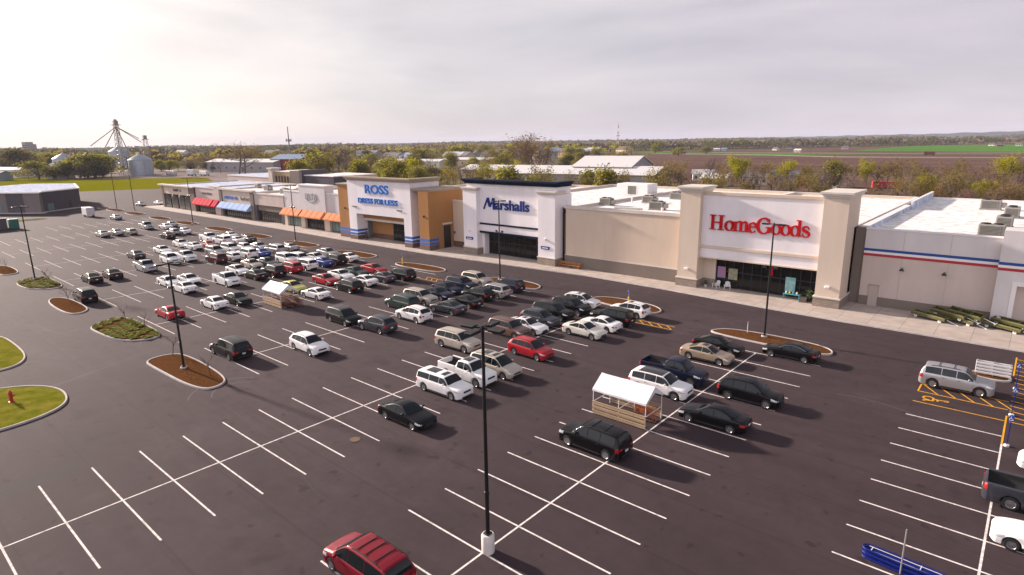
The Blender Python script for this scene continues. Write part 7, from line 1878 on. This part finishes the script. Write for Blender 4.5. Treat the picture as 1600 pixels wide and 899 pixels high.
# yard vehicles and scrap behind the stores
def lorry(x, y, rz, w, h, col, label, name='truck_trailer'):
    m = mat('trailer_'+label.split()[0], col, .5, noise=(1, .15, 4)); t = empty(name, (x, y, -.05), R(rz), label, 'trailer', 'trailers and machines in the yards')
    b = MB(); b.bbox(-w/2, w/2, -1.25, 1.25, 1.0, h, .05); b.build('box', m, t); b = MB(); b.box(-w/2+.1, w/2-.1, -.5, .5, .7, 1.0); b.build('chassis', M_TRIM, t)
    for xx in (-w*.36, -w*.22, w*.36):
        for yy in (-1.0, 1.0): q = MB(); q.lathe([(.25, -.13), (.48, -.13), (.5, 0), (.48, .13), (.25, .13)], 14, Matrix.Translation((xx, yy, .5)) @ Matrix.Rotation(R(90), 4, 'X')); q.build('wheel', M_TYRE, t, 40)
LOR = [
 (-25.3, 243.6, 20, 11, 3.4, (0.45, 0.02, 0.03), 'red trailer among the trees behind the right tower'),
 (-73.4, 718.5, 5, 9, 3.8, (0.16, 0.012, 0.02), 'maroon field wagon on the far ploughed field'),
 (-56.6, 247.0, 30, 6, 3, (0.55, 0.06, 0.04), 'scarlet container behind the red lettering'),
 (-8.0, 221.1, 12, 8, 3.2, (0.5, 0.14, 0.03), 'orange container beside the orange tank'),
 (-1.3, 217.7, 0, 9, 3, (0.4, 0.12, 0.05), 'rusty machine trailer beside the white parapet'),
 (-165.1, 226.9, 8, 12, 3.6, (0.4, 0.03, 0.03), 'crimson trailer by the long warehouse'),
 (-397.0, 155.3, 0, 10, 3.2, (0.55, 0.54, 0.55), 'white semi trailer on the far gravel yard'),
 (-429.0, 146.9, 5, 12, 3, (0.5, 0.48, 0.46), 'cream semi trailer left on the gravel yard'),
 (-405.6, 150.7, 8, 7, 4, (0.6, 0.6, 0.62), 'pale office trailer at the edge of the lawn'),
]
for a in LOR: lorry(*a)
t = empty('storage_tank', (42, 127, -.05), 0, 'orange upright tank standing in the scrap yard', 'tank'); b = MB(); b.lathe([(1.3, .3), (1.3, 4.6), (.9, 5.2), (.2, 5.5)], 18); b.build('shell', mat('tank_orange', (.62, .17, .02), .5), t, 40)
for a in (45, 135, 225, 315): b = MB(); b.box(1.1*math.cos(R(a))-.1, 1.1*math.cos(R(a))+.1, 1.1*math.sin(R(a))-.1, 1.1*math.sin(R(a))+.1, 0, .35); b.build('leg', M_GREYM, t)
def scrap(x, y, r, h, seed, label):
    g = random.Random(seed); b = MB()
    ms = [HW['grey'], HR['grey'], HW['brick'], HR['blue'], M_METAL, HW['tan'], M_TRIM]
    for k in range(90):
        a = g.uniform(0, 6.28); rr = r*g.random()**.6; z = h*(1-rr/r)*g.random(); s = g.uniform(.25, .8); b.use(g.choice(ms))
        M = Matrix.Translation((rr*math.cos(a), rr*math.sin(a), z+.2)) @ Matrix.Rotation(g.uniform(0, 6.28), 4, (g.uniform(-1, 1), g.uniform(-1, 1), g.uniform(-1, 1))); b.box(-s, s, -s*.6, s*.6, -s*.25, s*.25, M)
    o = b.build('scrap_heap', None, None, None, (x, y, -.05)); o['kind'] = 'stuff'; o['label'] = label; o['category'] = 'scrap heap'
for k, (x, y, r, h) in enumerate(((48, 124, 6, 3), (58, 130, 8, 4), (70, 126, 8, 3.5), (82, 133, 9, 5), (30, 122, 5, 2), (94, 128, 8, 4), (16, 125, 5, 2))):
    scrap(x, y, r, h, k+40, f'grey heap of mixed scrap, number {k+1} along the yard' if False else ('heap of mixed scrap metal '+['beside the orange tank', 'right of the orange tank', 'in the middle of the yard', 'tallest one at the right', 'left of the orange tank', 'at the right edge', 'behind the white parapet'][k]))

# ------------------------------------------------------------------ haze
hz = MB(); hz.box(-9600, 9600, -9600, 9600, -6.5, 95); ho = hz.build('haze', None); ho['kind'] = 'stuff'; ho['label'] = 'thin pale haze over the plain'; ho['category'] = 'haze'
hm = bpy.data.materials.new('haze'); hm.use_nodes = True; nt = hm.node_tree; nt.nodes.clear(); o_ = nt.nodes.new('ShaderNodeOutputMaterial'); v_ = nt.nodes.new('ShaderNodeVolumePrincipled')
v_.inputs['Color'].default_value = (.74, .78, .93, 1); v_.inputs['Density'].default_value = .00008; v_.inputs['Anisotropy'].default_value = .0
nt.links.new(v_.outputs[0], o_.inputs['Volume']); ho.data.materials.clear(); ho.data.materials.append(hm)

for k_, o_ in list(TP.items()):       # sources that no tree used
    if k_ not in TUSED:
        for c_ in KID.get(o_.name, []): bpy.data.objects.remove(c_)
        bpy.data.objects.remove(o_)
